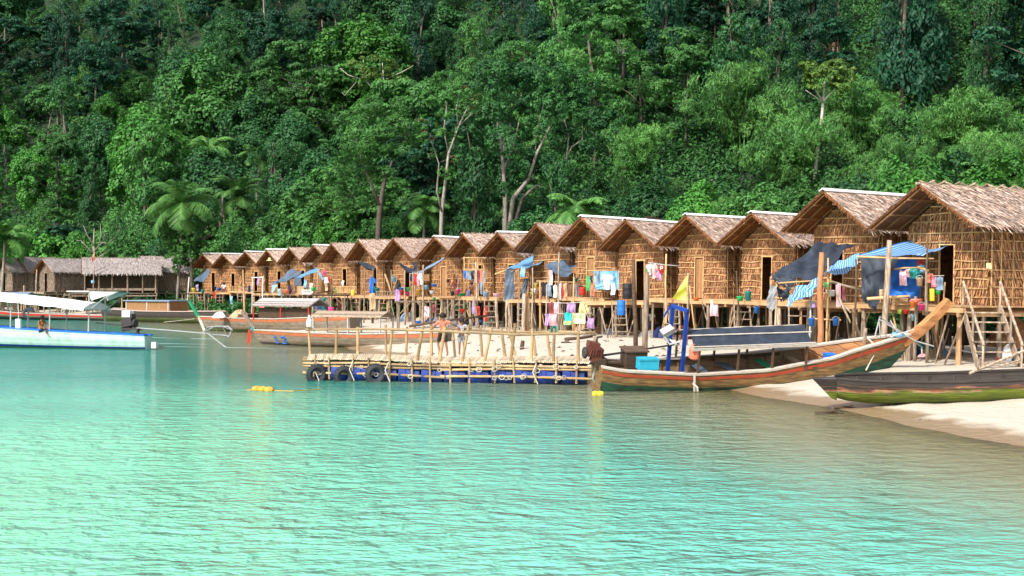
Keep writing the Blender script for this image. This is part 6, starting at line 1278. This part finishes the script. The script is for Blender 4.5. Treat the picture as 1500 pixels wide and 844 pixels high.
for lb, pts, r, m in [
 ('bamboo rail holding the front edge of the striped sheet', [(1256, 376, 37.0), (1368, 379, 36.7)], .03, 'bamboo'), ('rail carrying the pink and green towels', [(1303, 395, 37.5), (1352, 392, 37.2)], .03, 'bamboo'), ('short crooked log rail at the edge of the near platform', [(1344, 392, 37.1), (1360, 397, 36.9)], .05, 'bamboo'), ('long rail at table height right of the black curtain', [(1270, 438, 37.2), (1333, 434, 36.8)], .05, 'bamboo'),
 ('crooked grey stair rail above the second stairs', [(1218, 413, 38.6), (1235, 418, 38.3), (1258, 424, 38)], .045, 'post'), ('slanting grey brace below the crooked rail', [(1226, 430, 38.3), (1246, 473, 37.8)], .04, 'post'), ('lower grey brace crossing by the second stairs', [(1236, 448, 38.2), (1246, 458, 37.9)], .035, 'post'), ('short bar on which the red shirt hangs', [(949, 385, 54.6), (997, 390, 54.2)], .03, 'steel'), ('upper rail of the blue board of shirts', [(857, 397, 59.4), (912, 396, 58.8)], .03, 'bamboo'),
 ('rail under the drooping slate awning', [(786, 412, 62), (850, 414, 61)], .04, 'bamboo'), ('bamboo pole sticking out left of the pale blue awning', [(725, 402, 66.6), (745, 394, 66.4)], .03, 'bamboo'), ('first roof stick under the pale blue awning', [(749, 398, 65.8), (758, 393, 66.2)], .025, 'bamboo'), ('second roof stick under the pale blue awning', [(756, 398, 65.4), (765, 393, 65.9)], .025, 'bamboo'), ('third roof stick under the pale blue awning', [(763, 398, 65.2), (773, 392, 65.6)], .025, 'bamboo'),
 ('bamboo bar above the clothes on the lattice', [(678, 396, 71), (714, 396, 70)], .03, 'bamboo'), ('tall slanting plank leaning on a mid hut', [(564, 402, 79.5), (574, 432, 78.5)], .06, 'plank'), ('second slanting stick leaning on a mid hut', [(573, 396, 79.5), (575, 430, 78.8)], .04, 'post'), ('dark log rail crossing the sand behind the two children', [(600, 478, 62), (650, 470, 63), (720, 462, 65)], .06, 'darkwood'),
 ('driftwood pole lying on the sand by the raft end', [(828, 497, 52), (872, 492, 53)], .07, 'darkwood'), ('broken bamboo rail at the right end of the raft', [(818, 486, 39.6), (872, 487, 39.4)], .04, 'pole'), ('steel tube sticking out by the near stairs', [(1385, 507, 37.5), (1440, 520, 36.6)], .02, 'steel'),
 ('horizontal bar with two blue buckets', [(1190, 467, 38.6), (1232, 469, 38.2)], .03, 'bamboo'), ('upper bar of the frame beneath the big black tarpaulin', [(1140, 415, 40.2), (1205, 411, 39.6)], .03, 'bamboo'), ('lower bar of the frame beneath the big black tarpaulin', [(1135, 436, 40.3), (1190, 441, 39.6)], .03, 'bamboo'), ('crossed stick in the frame beneath the black tarpaulin', [(1160, 440, 40), (1172, 413, 40)], .025, 'bamboo'), ('other crossed stick in the frame beneath the black tarpaulin', [(1150, 414, 40.2), (1166, 440, 40.1)], .025, 'bamboo')]:
    pole(lb, pts, r, m)
for lb, px, py, d, pxt, pyt, r, m in [
 ('thick orange-barked pole rising before the black tarpaulin', 1199, 510, 37.6, 1204, 370, .10, 'orangebark'), ('thick pale grey pole between the black curtain and the towels', 1292, 500, 36.4, 1303, 352, .10, 'post'), ('dark charred pole rising beside the black water drum', 931, 505, 46.5, 928, 380, .085, 'darkwood'), ('tall brown pole rising before the deck with the red shirt', 943, 520, 43, 948, 398, .10, 'post'),
 ('thin pole with peeling paint beside the yellow flag', 1005, 470, 49.5, 1008, 414, .05, 'post'), ('plank upright behind the red shirt', 974, 440, 53, 976, 372, .045, 'bamboo'), ('thin dark stake on the left of the second stairs', 1248, 500, 37.5, 1254, 380, .035, 'darkwood'), ('thin pole holding the striped sheet near its peak', 1358, 470, 36.6, 1359, 343, .035, 'darkwood'), ('short stake right of the towels', 1357, 450, 36.5, 1357, 395, .05, 'post'), ('thin blue-green pole beside the orange-barked pole', 1186, 505, 38.6, 1187, 432, .035, 'steel'),
 ('weathered post under the near platform by the steel frame', 1340, 490, 36.8, 1341, 434, .06, 'post'), ('post at the left corner of the frame under the black tarpaulin', 1136, 490, 40.6, 1139, 408, .04, 'post'), ('stake behind the orange-barked pole', 1211, 480, 38.8, 1213, 378, .035, 'bamboo'),
 ('thick pale post under the pale blue awning', 768, 500, 63, 768, 430, .11, 'post'), ('brown post beside the thick pale one under the blue awning', 773, 500, 63.2, 773, 436, .09, 'plank'), ('thin pole at the outer corner of the pale blue awning', 780, 498, 62.4, 780, 392, .04, 'post'), ('pole carrying the middle of the pale blue awning', 761, 490, 65, 760, 396, .04, 'post'), ('tall pole in front of the slate awning', 818, 500, 60.6, 819, 369, .05, 'post'), ('pole at the left of the washing rail', 791, 500, 61.8, 791, 412, .05, 'bamboo'), ('inner pole of the slate awning', 840, 490, 60.8, 841, 395, .05, 'bamboo'), ('thin leaning stake at the washing lines', 801, 498, 60, 801, 418, .04, 'post'), ('stick post left of the side flap', 742, 490, 65.6, 742, 440, .05, 'post'), ('leaning stick under the side flap', 752, 492, 65, 743, 442, .04, 'post'),
 ('pale post leaning under the deck of pink basin', 702, 470, 68.4, 694, 436, .08, 'post'), ('brown pole standing in front of the lattice clothes', 698, 470, 68.6, 697, 384, .06, 'post'), ('weathered post under the basin deck', 728, 474, 67, 727, 438, .09, 'post'),
 ('tall pole carrying the long blue shirt', 546, 460, 78.6, 547, 392, .07, 'darkwood'), ('thin pole at the left of the blue shirt', 533, 460, 79.5, 534, 395, .04, 'post'), ('pale post right of the red and white cloths', 620, 465, 74, 620, 388, .06, 'post'), ('middle post of the short line', 605, 465, 74.5, 605, 398, .05, 'post'), ('left pole of the bucket deck', 593, 465, 75, 593, 396, .05, 'post'),
 ('left side of the white wooden frame on the far deck', 368, 434, 104, 370, 406, .045, 'zinc'), ('right side of the white wooden frame on the far deck', 384, 434, 103, 385, 406, .045, 'zinc'), ('stub pole holding the pale cloth of the far deck', 465, 440, 91, 466, 396, .06, 'post'), ('right upright of the laundry crossbar', 485, 445, 88.5, 485, 404, .05, 'post'), ('whitened crooked pole left of the last hut', 274, 440, 112, 277, 406, .06, 'zinc'), ('tall thin mast by the red flag', 135, 450, 116, 138, 372, .05, 'post'), ('leaning grey pole beside the lean-to hut', 52, 440, 112, 54, 395, .07, 'post'), ('grey pole left of the lean-to hut', 35, 440, 112, 35, 418, .07, 'post'),
 ('short stump in the sand beyond the raft', 765, 508, 49, 766, 499, .09, 'darkwood'), ('pale stump at the sand by the raft end', 872, 520, 45, 872, 492, .11, 'post')]:
    stake(lb, px, py, d, pxt, pyt, r, m)
pole('top bar of the white wooden frame on the far deck', [(369, 407, 104), (386, 406, 103)], .04, 'zinc')
pole('crossbar holding the pink, white and red cloths', [(470, 405, 88.8), (486, 404, 88.5)], .03, 'post')

# ---------------------------------------------------------------- flag, buckets, basins, drums
def flag(label, pts, col, d, poles):
    o = wthing('flag', label, 'flag', P(*pts[0], d)); mb = MB(1); q = [P(*p, d) for p in pts]
    mb.grid(lambda u, v: q[0].lerp(q[1], u).lerp(q[0].lerp(q[2], u), v)+Vector((0, .12*math.sin(u*7+v*3)*u, 0)), 14, 10, .5); mb.build('cloth', cm(col), o, True)
    mb = MB(2); a, b = P(*poles[0], d), P(*poles[1], d); mb.tube([a, a.lerp(b, .5), b], .035, 6); mb.build('flagpole', M['post'], o)
flag('pointed yellow green flag over the deck edge', [(1008, 402), (984, 438), (1005, 440)], 'flag', 49.3, [(1007, 474), (1008, 400)])
flag('small red flag on a mast by the long grey house', [(138, 366), (134, 383), (140, 382)], 'coral', 116.5, [(137, 420), (138, 362)])
def vessel(kind, px, py, w, col, label, d=None, h=None, z=None):
    d = nd(px, d or D(px)-1.7); k = d/F; r_ = w*k/2; h_ = h*k if h else r_*{'basin': .8, 'bucket': 2.1, 'drum': 2.8, 'can': 2.2}[kind]; p = P(px, py, d)
    if z is not None: p.z = z
    o = wthing({'basin': 'basin', 'bucket': 'bucket', 'drum': 'plastic_drum', 'can': 'jerrycan'}[kind], label, {'basin': 'basin', 'bucket': 'bucket', 'drum': 'drum', 'can': 'can'}[kind], p); mb = MB(int(px))
    if kind == 'basin': pr = [(0, .02), (.72, .0), (.98, .9), (1.06, 1.), (1.0, 1.), (.90, .85), (.66, .1), (0, .08)]
    elif kind == 'bucket': pr = [(0, 0), (.74, 0), (.94, .9), (1.03, .93), (1.03, 1.), (.92, 1.), (.72, .06), (0, .06)]
    elif kind == 'drum': pr = [(0, 0), (.9, 0), (.98, .05), (.96, .3), (1., .33), (.96, .36), (.96, .66), (1., .69), (.96, .72), (.96, .95), (.85, 1.), (0, 1.)]
    else: pr = [(0, 0), (.9, 0), (1, .06), (1, .75), (.7, .9), (.25, .95), (.25, 1.08), (0, 1.08)]
    mb.lathe(p, [(a*r_, b*h_) for a, b in pr], 16 if d < 60 else 12); mb.build('shell', cm(col), o, True)
    if kind in ('bucket', 'can'):
        hb = MB(2); hb.tube([p+Vector((r_*math.cos(a)*.98, 0, h_*.95+r_*.8*math.sin(a))) for a in [math.pi*i/8 for i in range(9)]], max(.008, r_*.05), 4); hb.build('handle', M['steel'], o)
    return o
for row in [
 ('basin', 738-10, 435, 13, 'palepink', 'pink basin on the deck left of the pale blue awning'), ('bucket', 712, 435, 8, 'skyblue', 'light blue bucket beside the pink basin', 68.3, 7), ('basin', 677, 434, 11, 'green', 'bright green basin in front of the crouching people'), ('basin', 664, 433, 8, 'black', 'black basin left of the bright green one', None, 6), ('drum', 687, 434, 5, 'blue', 'small upright blue can right of the bright green basin', None, 9), ('bucket', 671, 431, 6, 'hotpink', 'hot pink pail behind the bright green basin', 71, 7),
 ('bucket', 589, 433, 6, 'red', 'red bucket with a blue lid on the bucket deck', 75.6, 8), ('basin', 588, 425, 7, 'blue', 'blue basin on top of the red bucket', 75.6, 4), ('basin', 598, 427, 6, 'green', 'green basin between the deck poles', 75.3, 6), ('bucket', 597, 434, 6, 'hotpink', 'magenta bucket below the green basin', 75.2, 6), ('bucket', 614, 432, 8, 'mustard', 'orange yellow bucket on the bucket deck', 74.6, 8), ('basin', 636, 420, 9, 'blue', 'dark blue basin on the right rail of the bucket deck', 73.8, 4), ('basin', 624, 424, 7, 'skyblue', 'light blue bowl beside the yellow bucket', 74.1, 6), ('basin', 633, 431, 8, 'white', 'white enamel bowl near the right rail', 73.5, 5), ('bucket', 636, 440, 5, 'green', 'small green pail hanging at the deck end', 73, 4), ('bucket', 577, 413, 7, 'skyblue', 'light blue pail hooked high beside a dark bag', 77, 7), ('bucket', 552, 430, 8, 'teal', 'blue green bucket right of the long blue shirt', 78, 8),
 ('bucket', 697+2, 451, 1, 'blue', 'tiny blue pail deep under the mid deck', 68, 1), ('drum', 910, 462, 13, 'blue', 'blue drum standing under the deck by the black one', 54.5, 22), ('drum', 919, 438, 15, 'black', 'black water drum on the deck beside the charred pole', 55.5, 23), ('basin', 1020, 441, 9, 'orange', 'orange basin on the deck behind the yellow flag', 50.6, 5), ('basin', 1084, 441, 11, 'green', 'bright green basin on the deck of the open doorway hut', 48.2, 7), ('bucket', 1096, 441, 10, 'teal', 'dark teal bucket next to the bright green basin', 48, 14), ('bucket', 1108, 459, 8, 'blue', 'blue bucket hanging below the deck of the open doorway hut', 48, 9),
 ('bucket', 1189, 478, 9, 'blue', 'blue bucket hanging left of the orange-barked pole', 38.4, 12), ('bucket', 1224, 477, 9, 'blue', 'blue bucket hanging right of the orange-barked pole', 38.2, 10), ('basin', 1212, 422, 10, 'green', 'green basin under the black tarpaulin near the pole', 39.2, 8), ('basin', 1217, 434, 14, 'white', 'white tub under the black tarpaulin near the pole', 39.1, 9), ('can', 1192, 451, 6, 'lilac', 'small violet pail beside the orange-barked pole', 38.4, 8),
 ('drum', 1365, 441, 8, 'yellow', 'tall yellow container at the near platform', 36.7, 18), ('basin', 1374, 432, 8, 'green', 'green tub right of the tall yellow container', 36.7, 6), ('basin', 1342, 447, 17, 'coral', 'orange red basin heaped at the edge of the near platform', 36.4, 9), ('bucket', 1337, 451, 9, 'orange', 'orange pail under the orange red basin', 36.2, 9), ('bucket', 1350, 455, 10, 'hotpink', 'hot pink pail beside the orange one', 36.2, 9), ('basin', 1327, 460, 9, 'red', 'red basin below the near platform', 37, 6), ('basin', 1318, 460, 7, 'lime', 'lime green bowl below the near platform', 37.1, 6), ('bucket', 1347, 419, 10, 'tan', 'beige sieve pan hanging on the near platform', 36.6, 12), ('basin', 1360, 418, 2, 'blue', 'tiny blue cup near the towels', 36.6, 2), ('drum', 1291, 434, 6, 'tan', 'small wooden tub beside the grey pole', 36.6, 10), ('bucket', 1337, 470, 5, 'skyblue', 'light blue can under the near platform', 37.2, 9), ('bucket', 1462, 488, 6, 'blue', 'blue pail under the hut right of the near stairs', 39, 6), ('can', 1466, 476, 6, 'skyblue', 'light blue can hanging right of the near stairs', 39, 7),
 ('bucket', 785, 422, 5, 'yellow', 'round yellow pail hanging under the pale blue awning', 64.4, 6), ('basin', 783, 431, 10, 'white', 'white tub under the pale blue awning', 64.6, 8), ('basin', 780, 432, 6, 'lime', 'lime bowl in front of the white tub', 64, 4), ('drum', 853, 432, 10, 'red', 'dark red tub left of the bright blue sheet', 60.6, 11), ('basin', 911, 429, 6, 'red', 'small red bowl at the right of the bright blue sheet', 59, 5), ('basin', 843, 413, 8, 'teal', 'teal basin on the rail under the slate awning', 61.5, 6), ('bucket', 697-84, 478, 8, 'blue', 'bright blue bucket on the sand by the boat roof', 66, 8),
 ('basin', 420, 430, 10, 'coral', 'orange red basin on the far deck rail', 95, 5), ('basin', 459, 427, 8, 'green', 'green basin on the far deck by the white cloth', 90, 6), ('basin', 321, 426, 7, 'blue', 'blue basin on the far deck beside the pink head cloth', 110.5, 4), ('basin', 315, 425, 4, 'navy', 'dark blue pail on the far deck', 111, 5), ('basin', 356, 425, 6, 'lilac', 'violet basin on the far deck by the dark crate', 106, 4), ('basin', 358, 421, 6, 'lime', 'light green basin atop the violet one', 106, 3), ('drum', 365, 428, 4, 'navy', 'dark upright can left of the white wooden frame', 105, 10), ('basin', 284, 428, 7, 'yellow', 'pale yellow bag-like tub on the table near the last hut', 109, 6), ('basin', 297, 430, 5, 'teal', 'teal pail at the end of the table near the last hut', 109, 6), ('bucket', 493, 431, 4, 'green', 'small green can beside the bamboo fence', 86, 8), ('drum', 485, 460, 10, 'hotpink', 'magenta crate behind the grey-roofed boat', 80, 10), ('basin', 705, 466, 1, 'red', 'tiny red cup under the mid deck', 68, 1),
 ('basin', 677, 458, 9, 'red', 'red bowl held in the shade under the basin deck', 70, 5), ('drum', 517, 433, 5, 'yellow', 'yellow can leaning by the mid fence', 82, 8), ('drum', 136, 415, 5, 'skyblue', 'small blue can on a post of the long grey house', 115.5, 4)]:
    if row[3] <= 2: continue
    vessel(*row[:6], d=row[6] if len(row) > 6 else None, h=row[7] if len(row) > 7 else None)

# ---------------------------------------------------------------- drying tables, dishes, heaps
def table(label, px0, px1, py, d, depth=1.0, m='post'):
    a = P(px0, py, d); b = P(px1, py, d); w = (b-a).length; c = (a+b)/2; g = gz(c.x, c.y)
    o = wthing('drying_table', label, 'table', Vector((c.x, c.y, g))); mb = MB(int(px0))
    for i in range(int(w/.13)): mb.box(a+Vector((.065+i*.13, depth/2, 0)), (.11, depth+mb.r.uniform(-.1, .1), .03))
    for y in (.1, depth-.1): mb.box((c.x, c.y+y, c.z-.05), (w, .06, .06))
    mb.build('tabletop', M[m], o)
    for x in (.15, w*.5, w-.15):
        for y in (.1, depth-.1): lb = MB(3); lb.tube([Vector((a.x+x, a.y+y, g-.3)), Vector((a.x+x, a.y+y, a.z-.03))], .045, 6); lb.build('leg', M['post'], o)
    for x in (.3, w-.3): lb = MB(4); lb.tube([Vector((a.x+x, a.y+.1, a.z-.7)), Vector((a.x+(x+.6 if x < 1 else x-.6), a.y+.1, a.z-.05))], .03, 5); lb.build('brace', M['post'], o)
    return o
table('dark flat drying table behind the grey-roofed cabin boat', 455, 508, 432, 84, 1.6, 'darkwood'); table('grey plank table right of the boat roof behind the raft', 578, 634, 441.5, 69, 1.2); table('dark shelf table before the last brown hut', 264, 302, 430, 107, 1.2, 'darkwood'); table('low platform with cut logs beside the basin deck', 643, 668, 436.5, 69.5, 1.5, 'plank')
def fence(label, px0, px1, py0, py1, d, step, m='bamboo'):
    o = wthing('bamboo_fence', label, 'fence', P(px0, py1, d)); mb = MB(1); x = px0
    while x < px1: mb.tube([P(x, py1, d), P(x+mb.r.uniform(-.5, .5), py0, d)], .03, 4); x += step
    for y in (py0+1.5, py1-1.5): mb.tube([P(px0, y, d-.04), P(px1, y, d-.04)], .03, 4)
    mb.build('lattice', M[m], o)
fence('bamboo lattice fence on the deck right of the pink and white laundry', 494, 522, 419, 430, 84, 1.6); fence('white picket rail in front of the tan box', 443, 456, 424, 432, 89, 1.8, 'zinc'); fence('bamboo rail on the far deck behind the mast', 334, 354, 419, 429, 106, 2.2); fence('tall bamboo lattice in front of the hut with dark clothes', 680, 711, 376, 396, 71.2, 6.5); fence('low railing of sticks left of the bucket deck', 552, 580, 426, 436, 77, 4., 'post')
def box(label, px, py, w, h, m, d, name='wooden_box', cat='box', dep=.5, rz=0.):
    d = nd(px, d); k = d/F; mb = MB(int(px)); W_, H_ = w*k, h*k; mb.box((0, 0, H_/2), (W_, dep, H_), v=.5)
    for z in (.08, .5, .92): mb.box((0, 0, H_*z), (W_+.03, dep+.03, H_*.07), v=.75)
    for x in (-1, 1): mb.box((x*W_*.48, -dep/2-.012, H_/2), (W_*.08, .03, H_+.01), v=.65)
    o = mb.build(name, m, None); o.location = P(px, py, d); o.rotation_euler = (0, 0, R(rz)); return tag(o, label, cat)
box('tan cardboard-like box on the far deck under the grey flap', 440, 432, 10, 13, cm('tan'), 90.5, rz=10); box('brown box behind the orange yellow bucket', 622, 412, 14, 10, M['doorwood'], 76.5); box('brown plank box under the near platform rail', 1318, 447, 15, 10, M['plank'], 37.3); box('small brown bird-box on the inner pole of the slate awning', 841, 400, 7, 8, M['doorwood'], 60.5, dep=.25)
box('crate of odds and ends under the near hut', 1355, 510, 10, 9, M['plank'], 40.5); box('weathered crate under the second hut', 1168, 498, 14, 10, M['post'], 42.5); box('wooden crate under the deck with the pink towel', 1078, 470, 12, 9, M['plank'], 52)
def heap(label, px, py, w, h, m, d, name='sack', cat='sack', seed=1):
    k = d/F; mb = MB(seed); rr = mb.r; ph = [rr.uniform(0, 6) for _ in range(4)]
    def fn(u, v):
        a = u*2*math.pi; b = v*math.pi*.5; r_ = 1+.14*math.sin(3*a+ph[0])+.1*math.sin(5*a+ph[1]+b*4)+.07*math.sin(9*a+ph[2]-b*6)
        return Vector((math.cos(a)*math.cos(b)*r_*w*k/2, math.sin(a)*math.cos(b)*r_*w*k/2*.8, (math.sin(b)*(1+.15*math.sin(4*a+ph[3])))*h*k-.08))
    mb.grid(fn, 26, 10, .5); o = mb.build(name, m, None, True); p = P(px, py, d); o.location = (p.x, p.y, p.z if name != 'sack' or py < 450 else gz(p.x, p.y)); return tag(o, label, cat)
heap('white sack with a red corner under the near hut', 1477, 514, 22, 26, cm('white'), 38.6, seed=2); heap('black plastic bag beside the white sack', 1492, 514, 24, 13, cm('black'), 38.2, seed=3); heap('heap of brown palm thatch under the near hut', 1480, 505, 60, 40, M['wall'], 41.5, 'thatch_heap', 'heap', 4); heap('small red cloth bundle left of the white sack', 1462, 514, 10, 9, cm('red'), 38.4, seed=5)
heap('pink and white bundle under the near platform', 1352, 508, 22, 12, cm('rose'), 40, seed=6); heap('grey sack under the deck with the dark trousers', 662, 468, 16, 14, cm('grey'), 70.5, seed=7); heap('dark bag hanging on the mid hut by the light blue pail', 583, 425, 9, 16, cm('black'), 77, 'bag', 'bag', 8); heap('pale bundle on the deck of the green prow boat', 352, 463, 26, 10, cm('tan'), 77.5, 'bundle', 'bundle', 9); heap('whitish bundle on the bow of the green prow boat', 322, 464, 18, 8, cm('white'), 77.2, 'bundle', 'bundle', 10)
heap('peach coloured bag standing on the green prow boat', 384, 455, 8, 15, cm('coral'), 78.5, 'bag', 'bag', 11); heap('pile of dark nets under the far decks', 470, 452, 20, 10, cm('navy'), 88, 'net_heap', 'heap', 12)
def dish(label, px, py, d, r_):
    o = wthing('satellite_dish', label, 'satellite dish', P(px, py+9, d)); c = P(px, py, d); mb = MB(1)
    mb.lathe((0, 0, 0), [(0, -.10*r_), (.35*r_, -.085*r_), (.7*r_, -.03*r_), (r_, .06*r_)], 20, .5)
    q = mb.build('mesh_bowl', M['iron'], None, True); q.rotation_euler = (R(-3), R(14), 0); q.location = c-Vector(o.location); q.parent = o
    mb = MB(2); mb.tube([P(px, py+14, d), c], .035, 6); mb.build('mast', M['iron'], o); mb = MB(3)
    for a in (0, 2.1, 4.2): mb.tube([c+Vector((r_*.9*math.cos(a), r_*.9*math.sin(a), .12)), c+Vector((.1, -.2, .75*r_))], .015, 4)
    mb.build('feed_arm', M['iron'], o)
dish('dark mesh satellite dish lying on the ridge behind the white metal strip', 966, 324, 60, .78); dish('dark mesh satellite dish between the two roofs left of it', 889, 325, 64, .70)
# lamp-like straw hat under a far gable, note on the lattice wall
mb = MB(1); p = P(395, 381, 104.5); mb.lathe(p, [(0, .22), (.12, .18), (.16, .0), (.3, -.05), (.3, -.07), (0, -.03)], 12); tag(mb.build('straw_hat', cm('paleyellow'), None, org=p), 'pale straw hat hanging under the gable of a far hut', 'hat')
mb = MB(2); p = P(1445, 385, 38.45); mb.add([p, p+Vector((.14, 0, -.02)), p+Vector((.16, -.02, -.19)), p+Vector((-.02, -.02, -.17))], [(0, 1, 2, 3)]); tag(mb.build('paper_scrap', cm('paleyellow'), None, org=p), 'pale yellow scrap pinned on the lattice side wall', 'scrap')
# ---------------------------------------------------------------- clutter on the sand
mb = MB(77); rr = mb.r
for i in range(420):
    t = rr.random(); q = rr.random()
    if q < .5: px = 1270+t*240+rr.gauss(0, 8); py = 610+(px-1270)*.135+rr.gauss(0, 3.2)
    elif q < .75: px = rr.uniform(1150, 1260); py = rr.uniform(585, 602)
    else: px = rr.uniform(560, 1000); py = rr.uniform(490, 525)
    p = G(px, py, .3)
    for _ in range(3): z = gz(p.x, p.y); p = G(px, py, z)
    if gz(p.x, p.y) < .06: continue
    s_ = rr.uniform(.015, .05)*(1 if q < .75 else 1.6); a = rr.random()*6.3; u = Vector((math.cos(a), math.sin(a), .1)); w = Vector((-u.y, u.x, 0))
    mb.add([p+u*s_*2+Z_*.005, p+w*s_+Z_*.03, p-u*s_*2+Z_*.01, p-w*s_+Z_*.005, p+Z_*.05*s_*20], [(0, 1, 4), (1, 2, 4), (2, 3, 4), (3, 0, 4)])
tag(mb.build('beach_litter', M['darkwood'], None), 'scattered dark leaves, weed and wood bits along the tide line', 'litter', kind='stuff')
for i, (px, py, w) in enumerate([(1350, 527, 26), (1240, 600, 34), (1302, 597, 20), (830, 503, 16), (1215, 607, 40)]):
    p = G(px, py, .3)
    for _ in range(3): p = G(px, py, gz(p.x, p.y))
    k = p.y/F; mb = MB(i); mb.tube([p+Vector((-w*k/2, .1, .03)), p+Vector((0, 0, .06)), p+Vector((w*k/2, -.1, .03))], [.03, .035, .015], 5); mb.tube([p+Vector((0, 0, .05)), p+Vector((w*k*.2, -.15, .12))], .012, 4)
    tag(mb.build('driftwood', M['darkwood'], None, org=p), ['dark stick on the sand before the near stairs', 'twiggy dark stick at the stern of the dark boat', 'small dark stick below the dark boat', 'short log on the sand behind the raft rail', 'long thin line of wood reaching into the water by the dark boat'][i], 'driftwood')

# thin stakes and sticks crowded under and before the decks
rr = random.Random(8)
for i in range(84):
    px = rr.choice((rr.uniform(280, 640), rr.uniform(640, 1000), rr.uniform(1000, 1430))); d = D(px)-rr.uniform(-2.5, 2.3)
    if px > 1240: d = max(d, 40.3)
    p = P(px, 450, d); g = gz(p.x, p.y); tall = rr.random() < .25; mb = MB(i); b = Vector((p.x, p.y, g-.3)); t_ = Vector((p.x+rr.uniform(-.5, .5), p.y+rr.uniform(-.3, .3), DECK+(rr.uniform(.4, 1.3) if tall else rr.uniform(-.9, .0))))
    mb.tube([b, b.lerp(t_, .5)+Vector((rr.uniform(-.04, .04), 0, 0)), t_], [.04, .035, .028], 5); o = mb.build('stake', M[rr.choice(('post', 'post', 'plank', 'darkwood', 'bamboo'))], None, True, org=b)
    tag(o, 'rough thin stake among the crowded poles under and before the hut decks', 'stake', 'thin stakes crowded about the decks')

for i in range(46):
    px = rr.uniform(300, 1430); d = D(px)+rr.uniform(-.3, 2.6)
    if px > 1240: d = max(d, 41.5)
    p = P(px, 450, d); g = gz(p.x, p.y); k = rr.uniform(.25, .6); mb = MB(i); ph = rr.uniform(0, 6)
    mb.grid(lambda u, v: Vector((math.cos(u*6.283)*math.cos(v*1.57)*k*(1+.18*math.sin(3*u*6.283+ph)), math.sin(u*6.283)*math.cos(v*1.57)*k*.8, math.sin(v*1.57)*k*(.9+.2*math.sin(2*u*6.283+ph))-.05)), 14, 6, .5)
    o = mb.build('bundle', cm(rr.choice(('black', 'navy', 'brown', 'maroon', 'grey', 'bluegrey', 'tan', 'teal'))), None, True); o.location = (p.x, p.y, g)
    tag(o, 'lumpy cloth bundle lying in the shade on the sand beneath the hut decks', 'bundle', 'bundles stored beneath the decks')
